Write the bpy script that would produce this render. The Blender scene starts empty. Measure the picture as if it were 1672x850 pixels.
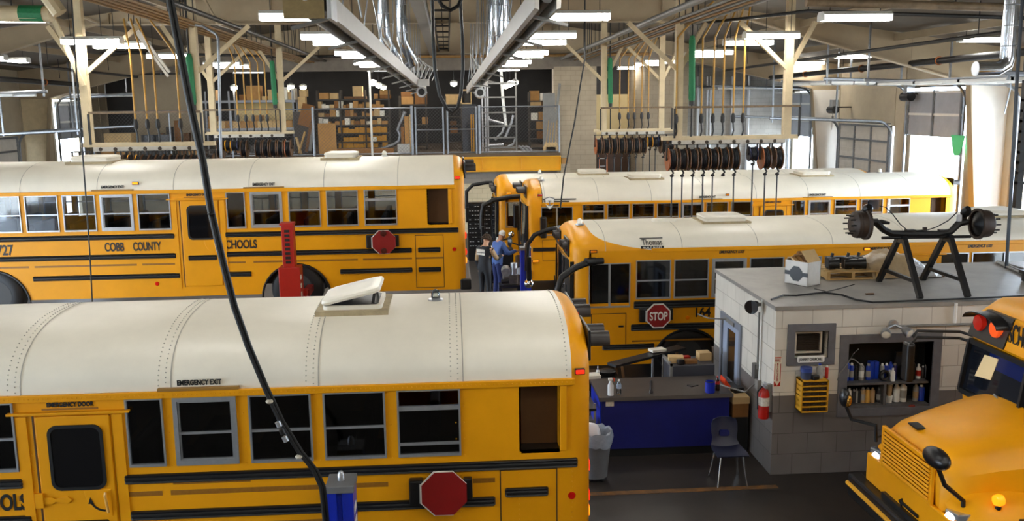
import bpy, math, random
from mathutils import Vector, Matrix, Euler
random.seed(7)
SC = bpy.context.scene
COL = SC.collection
PI = math.pi
# ---------------------------------------------------------------- camera
F = 1500.0
cam = bpy.data.cameras.new('camera')
cam.sensor_width = 36.0
cam.lens = 36.0 * F / 1672
cam.clip_end = 400
camo = bpy.data.objects.new('camera', cam)
COL.objects.link(camo)
CPOS = Vector((0, 0, 5.2))
MROT = (Matrix.Rotation(math.radians(-3.85), 3, 'Z') @ Matrix.Rotation(math.radians(90 - 9.83), 3, 'X')
        @ Matrix.Rotation(math.radians(-0.7), 3, 'Z'))
camo.matrix_world = Matrix.Translation(CPOS) @ MROT.to_4x4()
SC.camera = camo


def at(px, py, X=None, Y=None, Z=None):
    """the point of the place seen at a spot of the 1672x850 photograph, on a given wall / depth / height"""
    d = MROT @ Vector(((px - 836) / F, (425 - py) / F, -1))
    if X is not None: t = (X - CPOS.x) / d.x
    elif Y is not None: t = (Y - CPOS.y) / d.y
    else: t = (Z - CPOS.z) / d.z
    return CPOS + t * d


# ---------------------------------------------------------------- exposure, sky, sun
SC.view_settings.view_transform = 'Standard'
SC.view_settings.look = 'None'
SC.view_settings.exposure = 0.0
SC.view_settings.gamma = 1.0
SC.view_settings.use_curve_mapping = False
LAMP = 44.0        # radiance of the fluorescent lenses
SKY = 25.0          # overcast daylight outside
w = bpy.data.worlds.new('sky')
SC.world = w
w.use_nodes = True
nt = w.node_tree
nt.nodes['Background'].inputs[0].default_value = (0.70, 0.84, 1.0, 1)
nt.nodes['Background'].inputs[1].default_value = SKY
sun = bpy.data.lights.new('sun', 'SUN')
sun.energy = 5.0
sun.angle = 0.02
sun.color = (1.0, 0.93, 0.82)
suno = bpy.data.objects.new('sun', sun)
COL.objects.link(suno)
suno.location = (40, 20, 30)
suno.rotation_euler = Vector((0.12, 0.22, -0.97)).to_track_quat('-Z', 'Y').to_euler()


def portal(x, y, z, sx, sy, rot):
    l = bpy.data.lights.new('daylight_portal', 'AREA')
    l.shape = 'RECTANGLE'
    l.size = sx
    l.size_y = sy
    l.cycles.is_portal = True
    o = bpy.data.objects.new('daylight_portal', l)
    COL.objects.link(o)
    o.location = (x, y, z)
    o.rotation_euler = rot


portal(15.8, 29.2, 2.0, 4.0, 3.4, (0, PI / 2, 0))
portal(15.8, 40.6, 1.8, 3.6, 2.4, (0, PI / 2, 0))
portal(15.8, 21.5, 2.6, 5.2, 6.2, (0, PI / 2, 0))
portal(-16.2, 41.0, 1.9, 3.8, 2.4, (0, -PI / 2, 0))
portal(-16.2, 26.0, 2.2, 4.4, 4.6, (0, -PI / 2, 0))
for py_ in (0.0, 5.25, 11.75, 18.25): portal(-16.2, py_, 2.5, 5.0, 4.5, (0, -PI / 2, 0))
portal(15.8, 8.0, 2.5, 5.0, 4.5, (0, PI / 2, 0))


# ---------------------------------------------------------------- materials
def lin(c):
    return tuple((x / 12.92 if x <= 0.04045 else ((x + 0.055) / 1.055) ** 2.4) for x in [v / 255 for v in c])


MATS = {}


def mat(name, rgb, rough=0.5, metal=0.0, noise=0.0, scale=4.0, rgb2=None, emit=0.0, bump=0.0, coat=0.0, alpha=1.0):
    if name in MATS: return MATS[name]
    m = bpy.data.materials.new(name)
    m.use_nodes = True
    t = m.node_tree
    b = t.nodes['Principled BSDF']
    c = lin(rgb)
    b.inputs['Base Color'].default_value = (*c, 1)
    b.inputs['Roughness'].default_value = rough
    b.inputs['Metallic'].default_value = metal
    if coat: b.inputs['Coat Weight'].default_value = coat
    if noise or rgb2:
        tc = t.nodes.new('ShaderNodeTexCoord')
        n = t.nodes.new('ShaderNodeTexNoise')
        n.inputs['Scale'].default_value = scale
        n.inputs['Detail'].default_value = 5
        n.inputs['Roughness'].default_value = 0.65
        r = t.nodes.new('ShaderNodeValToRGB')
        r.color_ramp.elements[0].position = 0.35
        r.color_ramp.elements[1].position = 0.68
        c2 = lin(rgb2) if rgb2 else tuple(x * (1 - noise) for x in c)
        r.color_ramp.elements[0].color = (*c2, 1)
        r.color_ramp.elements[1].color = (*c, 1)
        t.links.new(tc.outputs['Object'], n.inputs['Vector'])
        t.links.new(n.outputs['Fac'], r.inputs['Fac'])
        t.links.new(r.outputs['Color'], b.inputs['Base Color'])
        if bump:
            bp = t.nodes.new('ShaderNodeBump')
            bp.inputs['Strength'].default_value = bump
            bp.inputs['Distance'].default_value = 0.02
            t.links.new(n.outputs['Fac'], bp.inputs['Height'])
            t.links.new(bp.outputs['Normal'], b.inputs['Normal'])
    if emit:
        b.inputs['Emission Color'].default_value = (*c, 1)
        b.inputs['Emission Strength'].default_value = emit
    if 'yellow paint' in name: b.inputs['Specular IOR Level'].default_value = 0.3
    MATS[name] = m
    return m


def glassy(name, rgb, see=0.5, rough=0.05):
    if name in MATS: return MATS[name]
    m = bpy.data.materials.new(name)
    m.use_nodes = True
    t = m.node_tree
    t.nodes.remove(t.nodes['Principled BSDF'])
    out = t.nodes['Material Output']
    tr = t.nodes.new('ShaderNodeBsdfTransparent')
    tr.inputs[0].default_value = (*[see * x for x in lin(rgb)], 1)
    gl = t.nodes.new('ShaderNodeBsdfGlossy')
    gl.inputs[0].default_value = (0.9, 0.92, 0.95, 1)
    gl.inputs['Roughness'].default_value = rough
    fr = t.nodes.new('ShaderNodeFresnel')
    fr.inputs[0].default_value = 1.6
    mx = t.nodes.new('ShaderNodeMixShader')
    t.links.new(fr.outputs[0], mx.inputs[0])
    t.links.new(tr.outputs[0], mx.inputs[1])
    t.links.new(gl.outputs[0], mx.inputs[2])
    t.links.new(mx.outputs[0], out.inputs[0])
    MATS[name] = m
    return m


def blockwall(name, rgb, rgb_low=None, zsplit=0.0, mortar=None, bw=0.4, bh=0.2, axis='xz', dirt=0.25):
    """painted concrete block: mortar joints, an optional darker paint band below zsplit"""
    if name in MATS: return MATS[name]
    m = bpy.data.materials.new(name)
    m.use_nodes = True
    t = m.node_tree
    b = t.nodes['Principled BSDF']
    b.inputs['Roughness'].default_value = 0.55
    g = t.nodes.new('ShaderNodeNewGeometry')
    s = t.nodes.new('ShaderNodeSeparateXYZ')
    t.links.new(g.outputs['Position'], s.inputs[0])
    ad = t.nodes.new('ShaderNodeMath')
    ad.operation = 'ADD'
    t.links.new(s.outputs['X'], ad.inputs[0])
    t.links.new(s.outputs['Y'], ad.inputs[1])
    cb = t.nodes.new('ShaderNodeCombineXYZ')
    t.links.new(ad.outputs[0], cb.inputs[0])
    t.links.new(s.outputs['Z'], cb.inputs[1])
    br = t.nodes.new('ShaderNodeTexBrick')
    br.inputs['Scale'].default_value = 1.0
    br.inputs['Brick Width'].default_value = bw
    br.inputs['Row Height'].default_value = bh
    br.inputs['Mortar Size'].default_value = 0.006
    br.inputs['Mortar Smooth'].default_value = 0.3
    br.inputs['Bias'].default_value = 0.0
    t.links.new(cb.outputs[0], br.inputs['Vector'])
    c = lin(rgb)
    n = t.nodes.new('ShaderNodeTexNoise')
    n.inputs['Scale'].default_value = 1.3
    n.inputs['Detail'].default_value = 6
    t.links.new(g.outputs['Position'], n.inputs['Vector'])
    r = t.nodes.new('ShaderNodeValToRGB')
    r.color_ramp.elements[0].position = 0.3
    r.color_ramp.elements[1].position = 0.65
    r.color_ramp.elements[0].color = (*[x * (1 - dirt) for x in c], 1)
    r.color_ramp.elements[1].color = (*c, 1)
    t.links.new(n.outputs['Fac'], r.inputs['Fac'])
    col = r.outputs['Color']
    if rgb_low:
        gt = t.nodes.new('ShaderNodeMath')
        gt.operation = 'GREATER_THAN'
        gt.inputs[1].default_value = zsplit
        t.links.new(s.outputs['Z'], gt.inputs[0])
        r2 = t.nodes.new('ShaderNodeValToRGB')
        c2 = lin(rgb_low)
        r2.color_ramp.elements[0].position = 0.3
        r2.color_ramp.elements[1].position = 0.65
        r2.color_ramp.elements[0].color = (*[x * (1 - dirt) for x in c2], 1)
        r2.color_ramp.elements[1].color = (*c2, 1)
        t.links.new(n.outputs['Fac'], r2.inputs['Fac'])
        mx = t.nodes.new('ShaderNodeMix')
        mx.data_type = 'RGBA'
        t.links.new(gt.outputs[0], mx.inputs['Factor'])
        t.links.new(r2.outputs['Color'], mx.inputs['A'])
        t.links.new(col, mx.inputs['B'])
        col = mx.outputs['Result']
    mo = t.nodes.new('ShaderNodeMix')
    mo.data_type = 'RGBA'
    mo.blend_type = 'MULTIPLY'
    mo.inputs['B'].default_value = (0.62, 0.60, 0.57, 1) if not mortar else (*mortar, 1)
    t.links.new(br.outputs['Fac'], mo.inputs['Factor'])
    t.links.new(col, mo.inputs['A'])
    t.links.new(mo.outputs['Result'], b.inputs['Base Color'])
    bp = t.nodes.new('ShaderNodeBump')
    bp.invert = True
    bp.inputs['Strength'].default_value = 0.5
    bp.inputs['Distance'].default_value = 0.01
    t.links.new(br.outputs['Fac'], bp.inputs['Height'])
    t.links.new(bp.outputs['Normal'], b.inputs['Normal'])
    MATS[name] = m
    return m


YEL = mat('bus yellow paint', (232, 156, 6), 0.42, noise=0.10, scale=1.5)
YELD = mat('darker yellow tape', (150, 96, 8), 0.5, noise=0.2, scale=30)
WHT = mat('cream white roof paint', (232, 224, 206), 0.42, noise=0.10, scale=1.1)
SEAM = mat('roof seam grey', (176, 170, 156), 0.6, noise=0.2)
BLK = mat('black rubber', (14, 14, 16), 0.45, noise=0.2, scale=9)
BLKM = mat('black satin metal', (18, 18, 20), 0.35, noise=0.2, scale=9)
ALU = mat('aluminium', (176, 178, 182), 0.35, 0.7, noise=0.12, scale=12)
GALV = mat('galvanized steel', (150, 154, 160), 0.38, 0.75, noise=0.25, scale=9)
SHINY = mat('shiny spiral duct', (205, 212, 222), 0.18, 0.95, noise=0.18, scale=14)
STEEL = mat('grey painted steel', (128, 126, 122), 0.5, noise=0.2, scale=6)
RAILG = mat('grey exhaust rail', (150, 146, 140), 0.45, noise=0.12, scale=5)
TAN = mat('tan frame paint', (166, 148, 120), 0.6, noise=0.14, scale=1.2)
TANL = mat('light tan paint', (205, 186, 150), 0.6, noise=0.2, scale=3)
ROOFM = mat('dull tan roof liner', (104, 94, 80), 0.75, noise=0.2, scale=0.8)
WALLM = mat('tan wall panel', (178, 164, 140), 0.65, noise=0.18, scale=0.9)
DARKW = mat('dark grey wall', (46, 43, 42), 0.7, noise=0.3, scale=1.2)
DPIPE = mat('dark iron pipe', (44, 42, 42), 0.5, 0.2, noise=0.3, scale=8)
BPIPE = mat('brown painted pipe', (150, 112, 62), 0.5, noise=0.25, scale=6)
GOLD = mat('ochre air pipe', (186, 138, 52), 0.45, noise=0.2, scale=8)
GREENT = mat('green hose sleeve', (28, 122, 74), 0.6, noise=0.25, scale=40)
REDP = mat('red paint', (176, 26, 14), 0.4, noise=0.15, scale=4)
REDS = mat('stop sign red', (140, 14, 12), 0.45, noise=0.12, scale=6)
REDL = mat('red lens', (200, 18, 10), 0.2)
AMBL = mat('amber lens', (240, 130, 10), 0.2)
REDON = mat('lit red lens', (255, 40, 20), 0.2, emit=1.5)
AMBON = mat('lit amber lens', (255, 140, 20), 0.2, emit=1.6)
WHITEP = mat('white paint', (236, 236, 232), 0.4, noise=0.06, scale=6)
INTER = mat('bus interior dark', (40, 38, 36), 0.7, noise=0.2)
SEATM = mat('charcoal vinyl seat', (38, 40, 48), 0.5, noise=0.2, scale=12)
BROWNB = mat('brown bulkhead', (92, 58, 20), 0.6, noise=0.2)
BUSG = glassy('bus window glass', (232, 234, 236), 0.78)
DIMG = glassy('dim bus window glass', (170, 172, 176), 0.6)
CLEARG = glassy('clear glass', (235, 240, 240), 0.95)
BLUE = mat('blue lift paint', (22, 44, 170), 0.35, noise=0.15, scale=5)
NAVY = mat('navy bench panel', (10, 18, 104), 0.5, noise=0.25, scale=3)
CARD = mat('cardboard', (178, 132, 74), 0.75, noise=0.18, scale=6)
CARDL = mat('pale cardboard', (205, 172, 120), 0.75, noise=0.15, scale=6)
CARDD = mat('dark cardboard', (138, 92, 44), 0.75, noise=0.2, scale=6)
WOOD = mat('raw pine', (190, 152, 92), 0.7, noise=0.3, scale=8)
WOODD = mat('old brown wood', (116, 80, 44), 0.7, noise=0.3, scale=8)
ORANGE = mat('orange bin plastic', (226, 150, 22), 0.5, noise=0.1)
CONC = mat('office roof deck', (150, 146, 140), 0.42, noise=0.3, scale=1.6)
TXT = mat('black lettering', (12, 12, 12), 0.5)
TXTW = mat('white lettering', (230, 226, 215), 0.5)
CHROME = mat('chrome', (220, 222, 226), 0.08, 1.0)
REELB = mat('rusty brown reel steel', (96, 62, 32), 0.5, noise=0.35, scale=9)
REELO = mat('orange brown reel side', (156, 86, 42), 0.45, noise=0.25, scale=9)
HOSE = mat('black hose', (22, 22, 26), 0.4)
LENS = mat('fluorescent lens', (255, 252, 244), 0.4, emit=LAMP)
BULB = mat('pendant lamp globe', (255, 244, 222), 0.4, emit=45)
FIXT = mat('white enamel fixture', (226, 226, 222), 0.35)
SKIN = mat('skin', (182, 130, 98), 0.55, noise=0.08)
SKIN2 = mat('fair skin', (204, 156, 122), 0.55, noise=0.08)
HAIR = mat('brown curly hair', (74, 54, 34), 0.8, noise=0.5, scale=60, bump=0.8)
HAIRD = mat('dark hair', (30, 24, 20), 0.7, noise=0.4, scale=60)


# ---------------------------------------------------------------- mesh helpers
ORG = {}


class G:
    """collects shapes; build() links them as ONE mesh object"""

    def __init__(s):
        s.v = []
        s.f = []

    def add(s, v, f):
        n = len(s.v)
        s.v += [tuple(p) for p in v]
        s.f += [tuple(i + n for i in q) for q in f]
        return s

    def box(s, x0, x1, y0, y1, z0, z1):
        return s.add([(x0, y0, z0), (x1, y0, z0), (x1, y1, z0), (x0, y1, z0), (x0, y0, z1), (x1, y0, z1), (x1, y1, z1), (x0, y1, z1)],
                     [(0, 3, 2, 1), (4, 5, 6, 7), (0, 1, 5, 4), (1, 2, 6, 5), (2, 3, 7, 6), (3, 0, 4, 7)])

    def cbox(s, c, sz, rot=(0, 0, 0)):
        R = Euler(rot).to_matrix()
        c = Vector(c)
        h = [q / 2 for q in sz]
        v = [c + R @ Vector((a * h[0], b * h[1], d * h[2])) for d in (-1, 1) for a, b in ((-1, -1), (1, -1), (1, 1), (-1, 1))]
        return s.add(v, [(0, 3, 2, 1), (4, 5, 6, 7), (0, 1, 5, 4), (1, 2, 6, 5), (2, 3, 7, 6), (3, 0, 4, 7)])

    def bar(s, p, q, w=0.05, h=0.05):
        p, q = Vector(p), Vector(q)
        d = (q - p).normalized()
        up = Vector((0, 0, 1)) if abs(d.z) < 0.95 else Vector((0, 1, 0))
        a = d.cross(up).normalized()
        b = a.cross(d)
        a, b = a * w / 2, b * h / 2
        v = [p - a - b, p + a - b, p + a + b, p - a + b, q - a - b, q + a - b, q + a + b, q - a + b]
        return s.add(v, [(0, 1, 2, 3), (7, 6, 5, 4), (0, 4, 5, 1), (1, 5, 6, 2), (2, 6, 7, 3), (3, 7, 4, 0)])

    def tube(s, pts, r, n=8, cap=True):
        P = [Vector(p) for p in pts]
        k = len(P)
        R = r if isinstance(r, (list, tuple)) else [r] * k
        up = None
        rings = []
        for i in range(k):
            d = (P[min(i + 1, k - 1)] - P[max(i - 1, 0)]).normalized()
            if up is None: up = Vector((0, 0, 1)) if abs(d.z) < 0.9 else Vector((0, 1, 0))
            a = d.cross(up)
            if a.length < 1e-4: a = d.cross(Vector((1, 0, 0)))
            a.normalize()
            b = a.cross(d).normalized()
            up = b
            rings.append([P[i] + (a * math.cos(2 * PI * j / n) + b * math.sin(2 * PI * j / n)) * R[i] for j in range(n)])
        return s.loft(rings, cap)

    def loft(s, rings, cap=True, closed=True):
        n = len(rings[0])
        v = [p for r in rings for p in r]
        f = []
        for i in range(len(rings) - 1):
            for j in range(n if closed else n - 1):
                k = (j + 1) % n
                f.append((i * n + j, i * n + k, (i + 1) * n + k, (i + 1) * n + j))
        if cap:
            f.append(tuple(range(n - 1, -1, -1)))
            f.append(tuple((len(rings) - 1) * n + j for j in range(n)))
        return s.add(v, f)

    def lathe(s, prof, c=(0, 0, 0), ax='z', n=20):
        c = Vector(c)
        rings = []
        for r, h in prof:
            ring = []
            for j in range(n):
                a = 2 * PI * j / n
                x, y = r * math.cos(a), r * math.sin(a)
                ring.append(c + (Vector((x, y, h)) if ax == 'z' else Vector((x, h, y)) if ax == 'y' else Vector((h, x, y))))
            rings.append(ring)
        return s.loft(rings)

    def prism(s, poly, d0, d1, pl='xz'):
        def P(u, v, d):
            return (u, d, v) if pl == 'xz' else (d, u, v) if pl == 'yz' else (u, v, d)
        n = len(poly)
        v = [P(a, b, d0) for a, b in poly] + [P(a, b, d1) for a, b in poly]
        f = [tuple(range(n)), tuple(range(2 * n - 1, n - 1, -1))]
        f += [(i, (i + 1) % n + 0, (i + 1) % n + n, i + n) for i in range(n)]
        return s.add(v, f)

    def ell(s, c, r, nu=16, nv=10):
        c = Vector(c)
        r = r if isinstance(r, (tuple, list)) else (r, r, r)
        rings = []
        for i in range(nv + 1):
            t = PI * (i + 0.02) / (nv + 0.04)
            rings.append([c + Vector((r[0] * math.sin(t) * math.cos(2 * PI * j / nu), r[1] * math.sin(t) * math.sin(2 * PI * j / nu), -r[2] * math.cos(t))) for j in range(nu)])
        return s.loft(rings)

    def torus(s, c, R, r, ax='z', n=24, m=8):
        c = Vector(c)
        rings = []
        for i in range(n + 1):
            a = 2 * PI * i / n
            ring = []
            for j in range(m):
                b = 2 * PI * j / m
                q = R + r * math.cos(b)
                x, y, h = q * math.cos(a), q * math.sin(a), r * math.sin(b)
                ring.append(c + (Vector((x, y, h)) if ax == 'z' else Vector((x, h, y)) if ax == 'y' else Vector((h, x, y))))
            rings.append(ring)
        return s.loft(rings, cap=False)

    def build(s, name, m, parent=None, smooth=False, bevel=0, loc=None, sub=0):
        me = bpy.data.meshes.new(name)
        if parent is not None: o = ORG[parent.name]
        elif loc is not None: o = Vector(loc)
        else:
            xs, ys, zs = zip(*s.v)
            o = Vector(((min(xs) + max(xs)) / 2, (min(ys) + max(ys)) / 2, min(zs)))
        me.from_pydata([tuple(Vector(p) - o) for p in s.v], [], s.f)
        me.validate()
        import bmesh
        bm = bmesh.new()
        bm.from_mesh(me)
        bmesh.ops.recalc_face_normals(bm, faces=bm.faces)
        bm.to_mesh(me)
        bm.free()
        me.materials.append(m)
        if smooth:
            for p in me.polygons: p.use_smooth = True
            me.set_sharp_from_angle(angle=math.radians(38))
        ob = bpy.data.objects.new(name, me)
        COL.objects.link(ob)
        if parent is not None: ob.parent = parent
        else: ob.location = o
        ORG[ob.name] = o
        if bevel:
            b = ob.modifiers.new('bevel', 'BEVEL')
            b.width = bevel
            b.segments = 2
            b.limit_method = 'ANGLE'
        return ob


def tag(o, label, cat, group=None):
    o['label'] = label
    o['category'] = cat
    if group: o['group'] = group
    return o


def thing(name, label, cat, loc, group=None):
    o = bpy.data.objects.new(name, None)
    o.empty_display_size = 0.1
    COL.objects.link(o)
    o.location = loc
    ORG[o.name] = Vector(loc)
    return tag(o, label, cat, group)


def struct(o):
    o['kind'] = 'structure'
    return o


def dup(root, loc, label=None, group=None, rotz=None):
    r = root.copy()
    COL.objects.link(r)
    r.location = loc
    if rotz is not None: r.rotation_euler = (0, 0, rotz)
    if label: r['label'] = label
    if group: r['group'] = group
    ORG[r.name] = Vector(loc)
    for ch in list(root.children):
        c = ch.copy()
        COL.objects.link(c)
        c.parent = r
        for g in list(ch.children):
            d = g.copy()
            COL.objects.link(d)
            d.parent = c
    return r


def text(name, s, h, p, face, m, parent, sx=1.0, d=0.004, align='CENTER', shear=0.0, fit=None, bold=0.0):
    """raised lettering; h = cap height, p = middle of the baseline, face '-y', '-x' ; fit = wanted width"""
    cu = bpy.data.curves.new(name, 'FONT')
    cu.body = s
    cu.size = h / 0.7
    cu.align_x = align
    cu.extrude = d
    cu.shear = shear
    cu.offset = bold
    ob = bpy.data.objects.new(name, cu)
    COL.objects.link(ob)
    dg = bpy.context.evaluated_depsgraph_get()
    me = bpy.data.meshes.new_from_object(ob.evaluated_get(dg))
    bpy.data.objects.remove(ob)
    xs = [v.co.x for v in me.vertices]
    if fit and xs: sx = fit / (max(xs) - min(xs))
    R = Euler((PI / 2, 0, 0)).to_matrix() if face == '-y' else Euler((PI / 2, 0, -PI / 2)).to_matrix()
    o = ORG[parent.name]
    for v in me.vertices:
        q = R @ Vector((v.co.x * sx, v.co.y, v.co.z)) + Vector(p) - o
        v.co = q
    me.materials.clear()
    me.materials.append(m)
    t = bpy.data.objects.new(name, me)
    COL.objects.link(t)
    t.parent = parent
    ORG[t.name] = o
    return t


ORD = ['first', 'second', 'third', 'fourth', 'fifth', 'sixth', 'seventh', 'eighth', 'ninth', 'tenth', 'eleventh', 'twelfth',
       'thirteenth', 'fourteenth', 'fifteenth', 'sixteenth', 'seventeenth', 'eighteenth', 'nineteenth', 'twentieth']
# ================================================================ THE SETTING
XL, XR, YF, YB = -16.3, 15.9, -6.0, 46.0


def roofz(x): return 8.8 - 0.14 * abs(x + 0.4)


FLOORM = mat('dark shop concrete', (58, 50, 44), 0.5, scale=0.55, rgb2=(38, 33, 30), bump=0.05)
BLOCKT = blockwall('tan block wall', (172, 156, 132), dirt=0.2)
BLOCKG = blockwall('white grey block wall', (196, 194, 190), dirt=0.25)
struct(G().box(XL, XR, YF, YB, -0.2, 0).build('floor', FLOORM))
g = G().prism([(XL - .3, roofz(XL - .3)), (-0.4, 8.8), (XR + .3, roofz(XR + .3)), (XR + .3, roofz(XR) + .2), (-0.4, 9.1), (XL - .3, roofz(XL) + .2)], YF, YB, 'xz')
struct(g.build('ceiling', ROOFM))
struct(G().box(XL - .3, XR + .3, YF - .3, YF, 0, 9).build('wall_front', WALLM))
struct(G().box(XL - .3, XR + .3, YB, YB + .3, 0, 9).build('wall_back', DARKW))


def sidewall(name, x0, x1, ops):
    """wall along Y with door openings (y0, y1, head height)"""
    g = G()
    y = YF
    for a, b, h in ops:
        g.box(x0, x1, y, a, 0, 7)
        g.box(x0, x1, a, b, h, 7)
        y = b
    g.box(x0, x1, y, YB, 0, 7)
    # ribs of the panelling
    xi = x0 if x0 > 0 else x1
    s = -1 if x0 > 0 else 1
    y = YF + .5
    while y < YB:
        if all(not (a - .05 < y < b + .05) for a, b, h in ops):
            g.box(min(xi, xi + s * .03), max(xi, xi + s * .03), y, y + .05, 0.05, 6.4)
        y += 0.9
    return struct(g.build(name, WALLM))


sidewall('wall_right', XR, XR + .25, [(5.75, 10.25, 5.0), (18.4, 24.6, 5.3), (27.5, 30.9, 5.5), (32.1, 36.4, 5.5), (39.4, 41.8, 5.5)])
sidewall('wall_left', XL - .25, XL, [(-2.5, 2.2, 5.0), (3.0, 7.5, 5.0), (9.5, 14.0, 5.0), (16.0, 20.5, 5.0), (23.8, 28.2, 5.3), (30.6, 36.0, 5.5), (39.8, 42.2, 5.5)])

# block walls at the far end
struct(G().box(4.3, 6.05, 37.6, 38.2, 0, 6.55).build('wall_pier', BLOCKT))
g = G().box(6.05, 8.2, 42, 42.2, 0, 5.45)
struct(g.build('wall_recess', mat('cream recess wall', (214, 192, 142), 0.6, noise=0.12, scale=1)))
struct(G().box(6.05, 8.2, 42, 42.2, 5.45, 7.4).build('wall_recess_upper', DARKW))
struct(G().prism([(8.2, 40.2), (8.5, 39.8), (9.9, 39.6), (10.4, 39.75), (10.4, 42.2), (8.2, 42.2)], 0, 7.6, 'xy').build('wall_return', BLOCKT))
struct(G().box(10.4, XR, 42, 42.25, 0, 7.4).build('wall_far', BLOCKG))
struct(G().box(-14.2, 4.3, 36.5, 36.75, 0, 3.0).build('wall_mezzanine', blockwall('mezzanine base block', (150, 142, 132), (214, 198, 164), 2.0, dirt=0.2)))
struct(G().box(XL, 4.3, 37.5, 37.65, 6.45, 7.9).build('wall_header', mat('grey brown header', (120, 110, 98), 0.7, noise=0.2)))
struct(G().box(4.3, 10.4, 37.6, 37.7, 6.55, 8.0).build('wall_header_right', mat('grey brown header', (120, 110, 98))))
struct(G().box(-12.9, -10.6, 39.6, 39.9, 3.2, 6.45).build('wall_panel_left', WALLM))

# rigid frames
FR = []


def frame(y, zc, n):
    k = 6.95 + (zc - 7.3)
    low = [(15.3, 0.0), (14.72, 5.55), (9.6, k), (8.4, zc), (-9.2, zc), (-10.4, k), (-15.2, 5.55), (-15.9, 0.0)]
    poly = [(XR, 0), (XR, roofz(XR) - .02), (-0.4, 8.78), (XL, roofz(XL) - .02), (XL, 0)] + low[::-1]
    g = G().prism(poly, y - .01, y + .01, 'xz')
    for a, b in zip(low[:-1], low[1:]):
        n_ = Vector((a[1] - b[1], 0, b[0] - a[0])).normalized() * .018
        g.loft([[Vector((p[0], y - .13, p[1])) - n_, Vector((p[0], y + .13, p[1])) - n_, Vector((p[0], y + .13, p[1])) + n_, Vector((p[0], y - .13, p[1])) + n_] for p in (a, b)])
    for i in range(-4, 5):      # web stiffeners
        x = i * 2.1 - .4
        g.bar((x, y - .03, zc), (x, y - .03, roofz(x) - .05), 0.02, 0.09)
    struct(g.build('trim_%d' % n, TAN))
    g = G().prism([(15.32, 0.0), (14.75, 5.5), (XR, 5.5), (XR, 0)], y - .03, y - .012, 'xz')
    struct(g.build('trim_%d' % (n + 50), mat('daylit column white', (242, 238, 230), .6, noise=.12, scale=.8)))  # whitened facing, its colour imitates strong daylight on the column web
    g = G().prism([(-15.92, 0.0), (-15.23, 5.5), (XL, 5.5), (XL, 0)], y - .03, y - .012, 'xz')
    struct(g.build('trim_%d' % (n + 60), TANL))


frame(14.5, 7.3, 1)
frame(25.5, 7.3, 2)
frame(36.9, 7.08, 3)
# purlins
for i, x in enumerate((-12.5, -9.8, -7, -4.2, -1.6, 1.6, 4.2, 7, 9.8, 12.5)):
    zz = roofz(x) - .16
    struct(G().box(x - .04, x + .04, YF, 37.4, zz - .1, zz + .08).build('trim_%d' % (10 + i), TAN))
# diagonal flange braces
i = 30
for y, zc in ((25.5, 7.3), (36.5, 7.08)):
    for x in (-9, -6, -2.5, 3.0, 6.2, 9.0):
        struct(G().bar((x, y - .1, zc + .02), (x, y - 1.3, roofz(x) - .2), .06, .06).build('trim_%d' % i, TAN))
        i += 1

# ---------------------------------------------------------------- overhead doors
DOORM = mat('pale blue grey door section', (176, 180, 188), 0.5, noise=0.12, scale=3)
DOORB = mat('tan grey door section', (204, 198, 188), 0.55, noise=0.14, scale=3)


def overhead(n, side, y0, y1, zb, zt, m, raised):
    X = XR if side > 0 else XL
    root = bpy.data.objects.new('door_%d' % n, None)
    COL.objects.link(root)
    root.location = (X, (y0 + y1) / 2, 0)
    ORG[root.name] = Vector(root.location)
    struct(root)
    xs = X - side * 0.12
    z = zb
    h = 0.72
    while z < zt - .1:
        z1 = min(z + h, zt)
        g = G().box(xs - .03, xs + .03, y0, y1, z + .005, z1 - .005)
        for q in range(1, 4):
            g.box(xs - side * .03 - .012, xs - side * .03 + .012, y0 + .05, y1 - .05, z + q * (z1 - z) / 4 - .012, z + q * (z1 - z) / 4 + .012)
        g.build('door_section', m, root)
        g = G().box(xs - .06, xs + .06, y0, y1, z1 - .05, z1 + .03)
        g.build('section_rail', WHITEP if raised else GALV, root)
        z = z1
    nst = 3 if (y1 - y0) < 4 else 4
    for q in range(nst):
        yy = y0 + .06 + q * (y1 - y0 - .12) / (nst - 1)
        G().box(xs - .07, xs + .07, yy - .05, yy + .05, zb, zt).build('stile', GALV, root)
    # tracks
    for yy in (y0 - .08, y1 + .08):
        pts = [(X - side * .16, yy, 0.02), (X - side * .16, yy, zt - .35)]
        for a in range(1, 7):
            t = a / 6 * PI / 2
            pts.append((X - side * (.16 + .55 * (1 - math.cos(t))), yy, zt - .35 + .55 * math.sin(t)))
        pts.append((X - side * 4.6, yy, zt + .35))
        G().tube(pts, .05, 6).build('track', GALV, root)
    for xx in (2.2, 4.5):
        for yy in (y0 - .08, y1 + .08):
            G().bar((X - side * xx, yy, zt + .2), (X - side * xx, yy, roofz(X - side * xx) - .05), .05, .05).build('track_hanger', GALV, root)
    if raised:
        for k in range(5):
            xa = X - side * (.75 + k * .72)
            xb = X - side * (.75 + (k + 1) * .72 - .03)
            g = G().box(min(xa, xb), max(xa, xb), y0, y1, zt + .26, zt + .31)
            g.build('door_section', m, root)
            g = G()
            for q in range(nst):
                yy = y0 + .06 + q * (y1 - y0 - .12) / (nst - 1)
                g.box(min(xa, xb), max(xa, xb), yy - .05, yy + .05, zt + .2, zt + .26)
            g.box(min(xa, xb), min(xa, xb) + .06, y0, y1, zt + .2, zt + .27)
            g.build('section_rail', WHITEP, root)
    # torsion shaft
    G().tube([(X - side * .3, y0 - .3, zt + .1), (X - side * .3, y1 + .3, zt + .1)], .025, 6).build('torsion_shaft', DPIPE, root)
    return root


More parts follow.
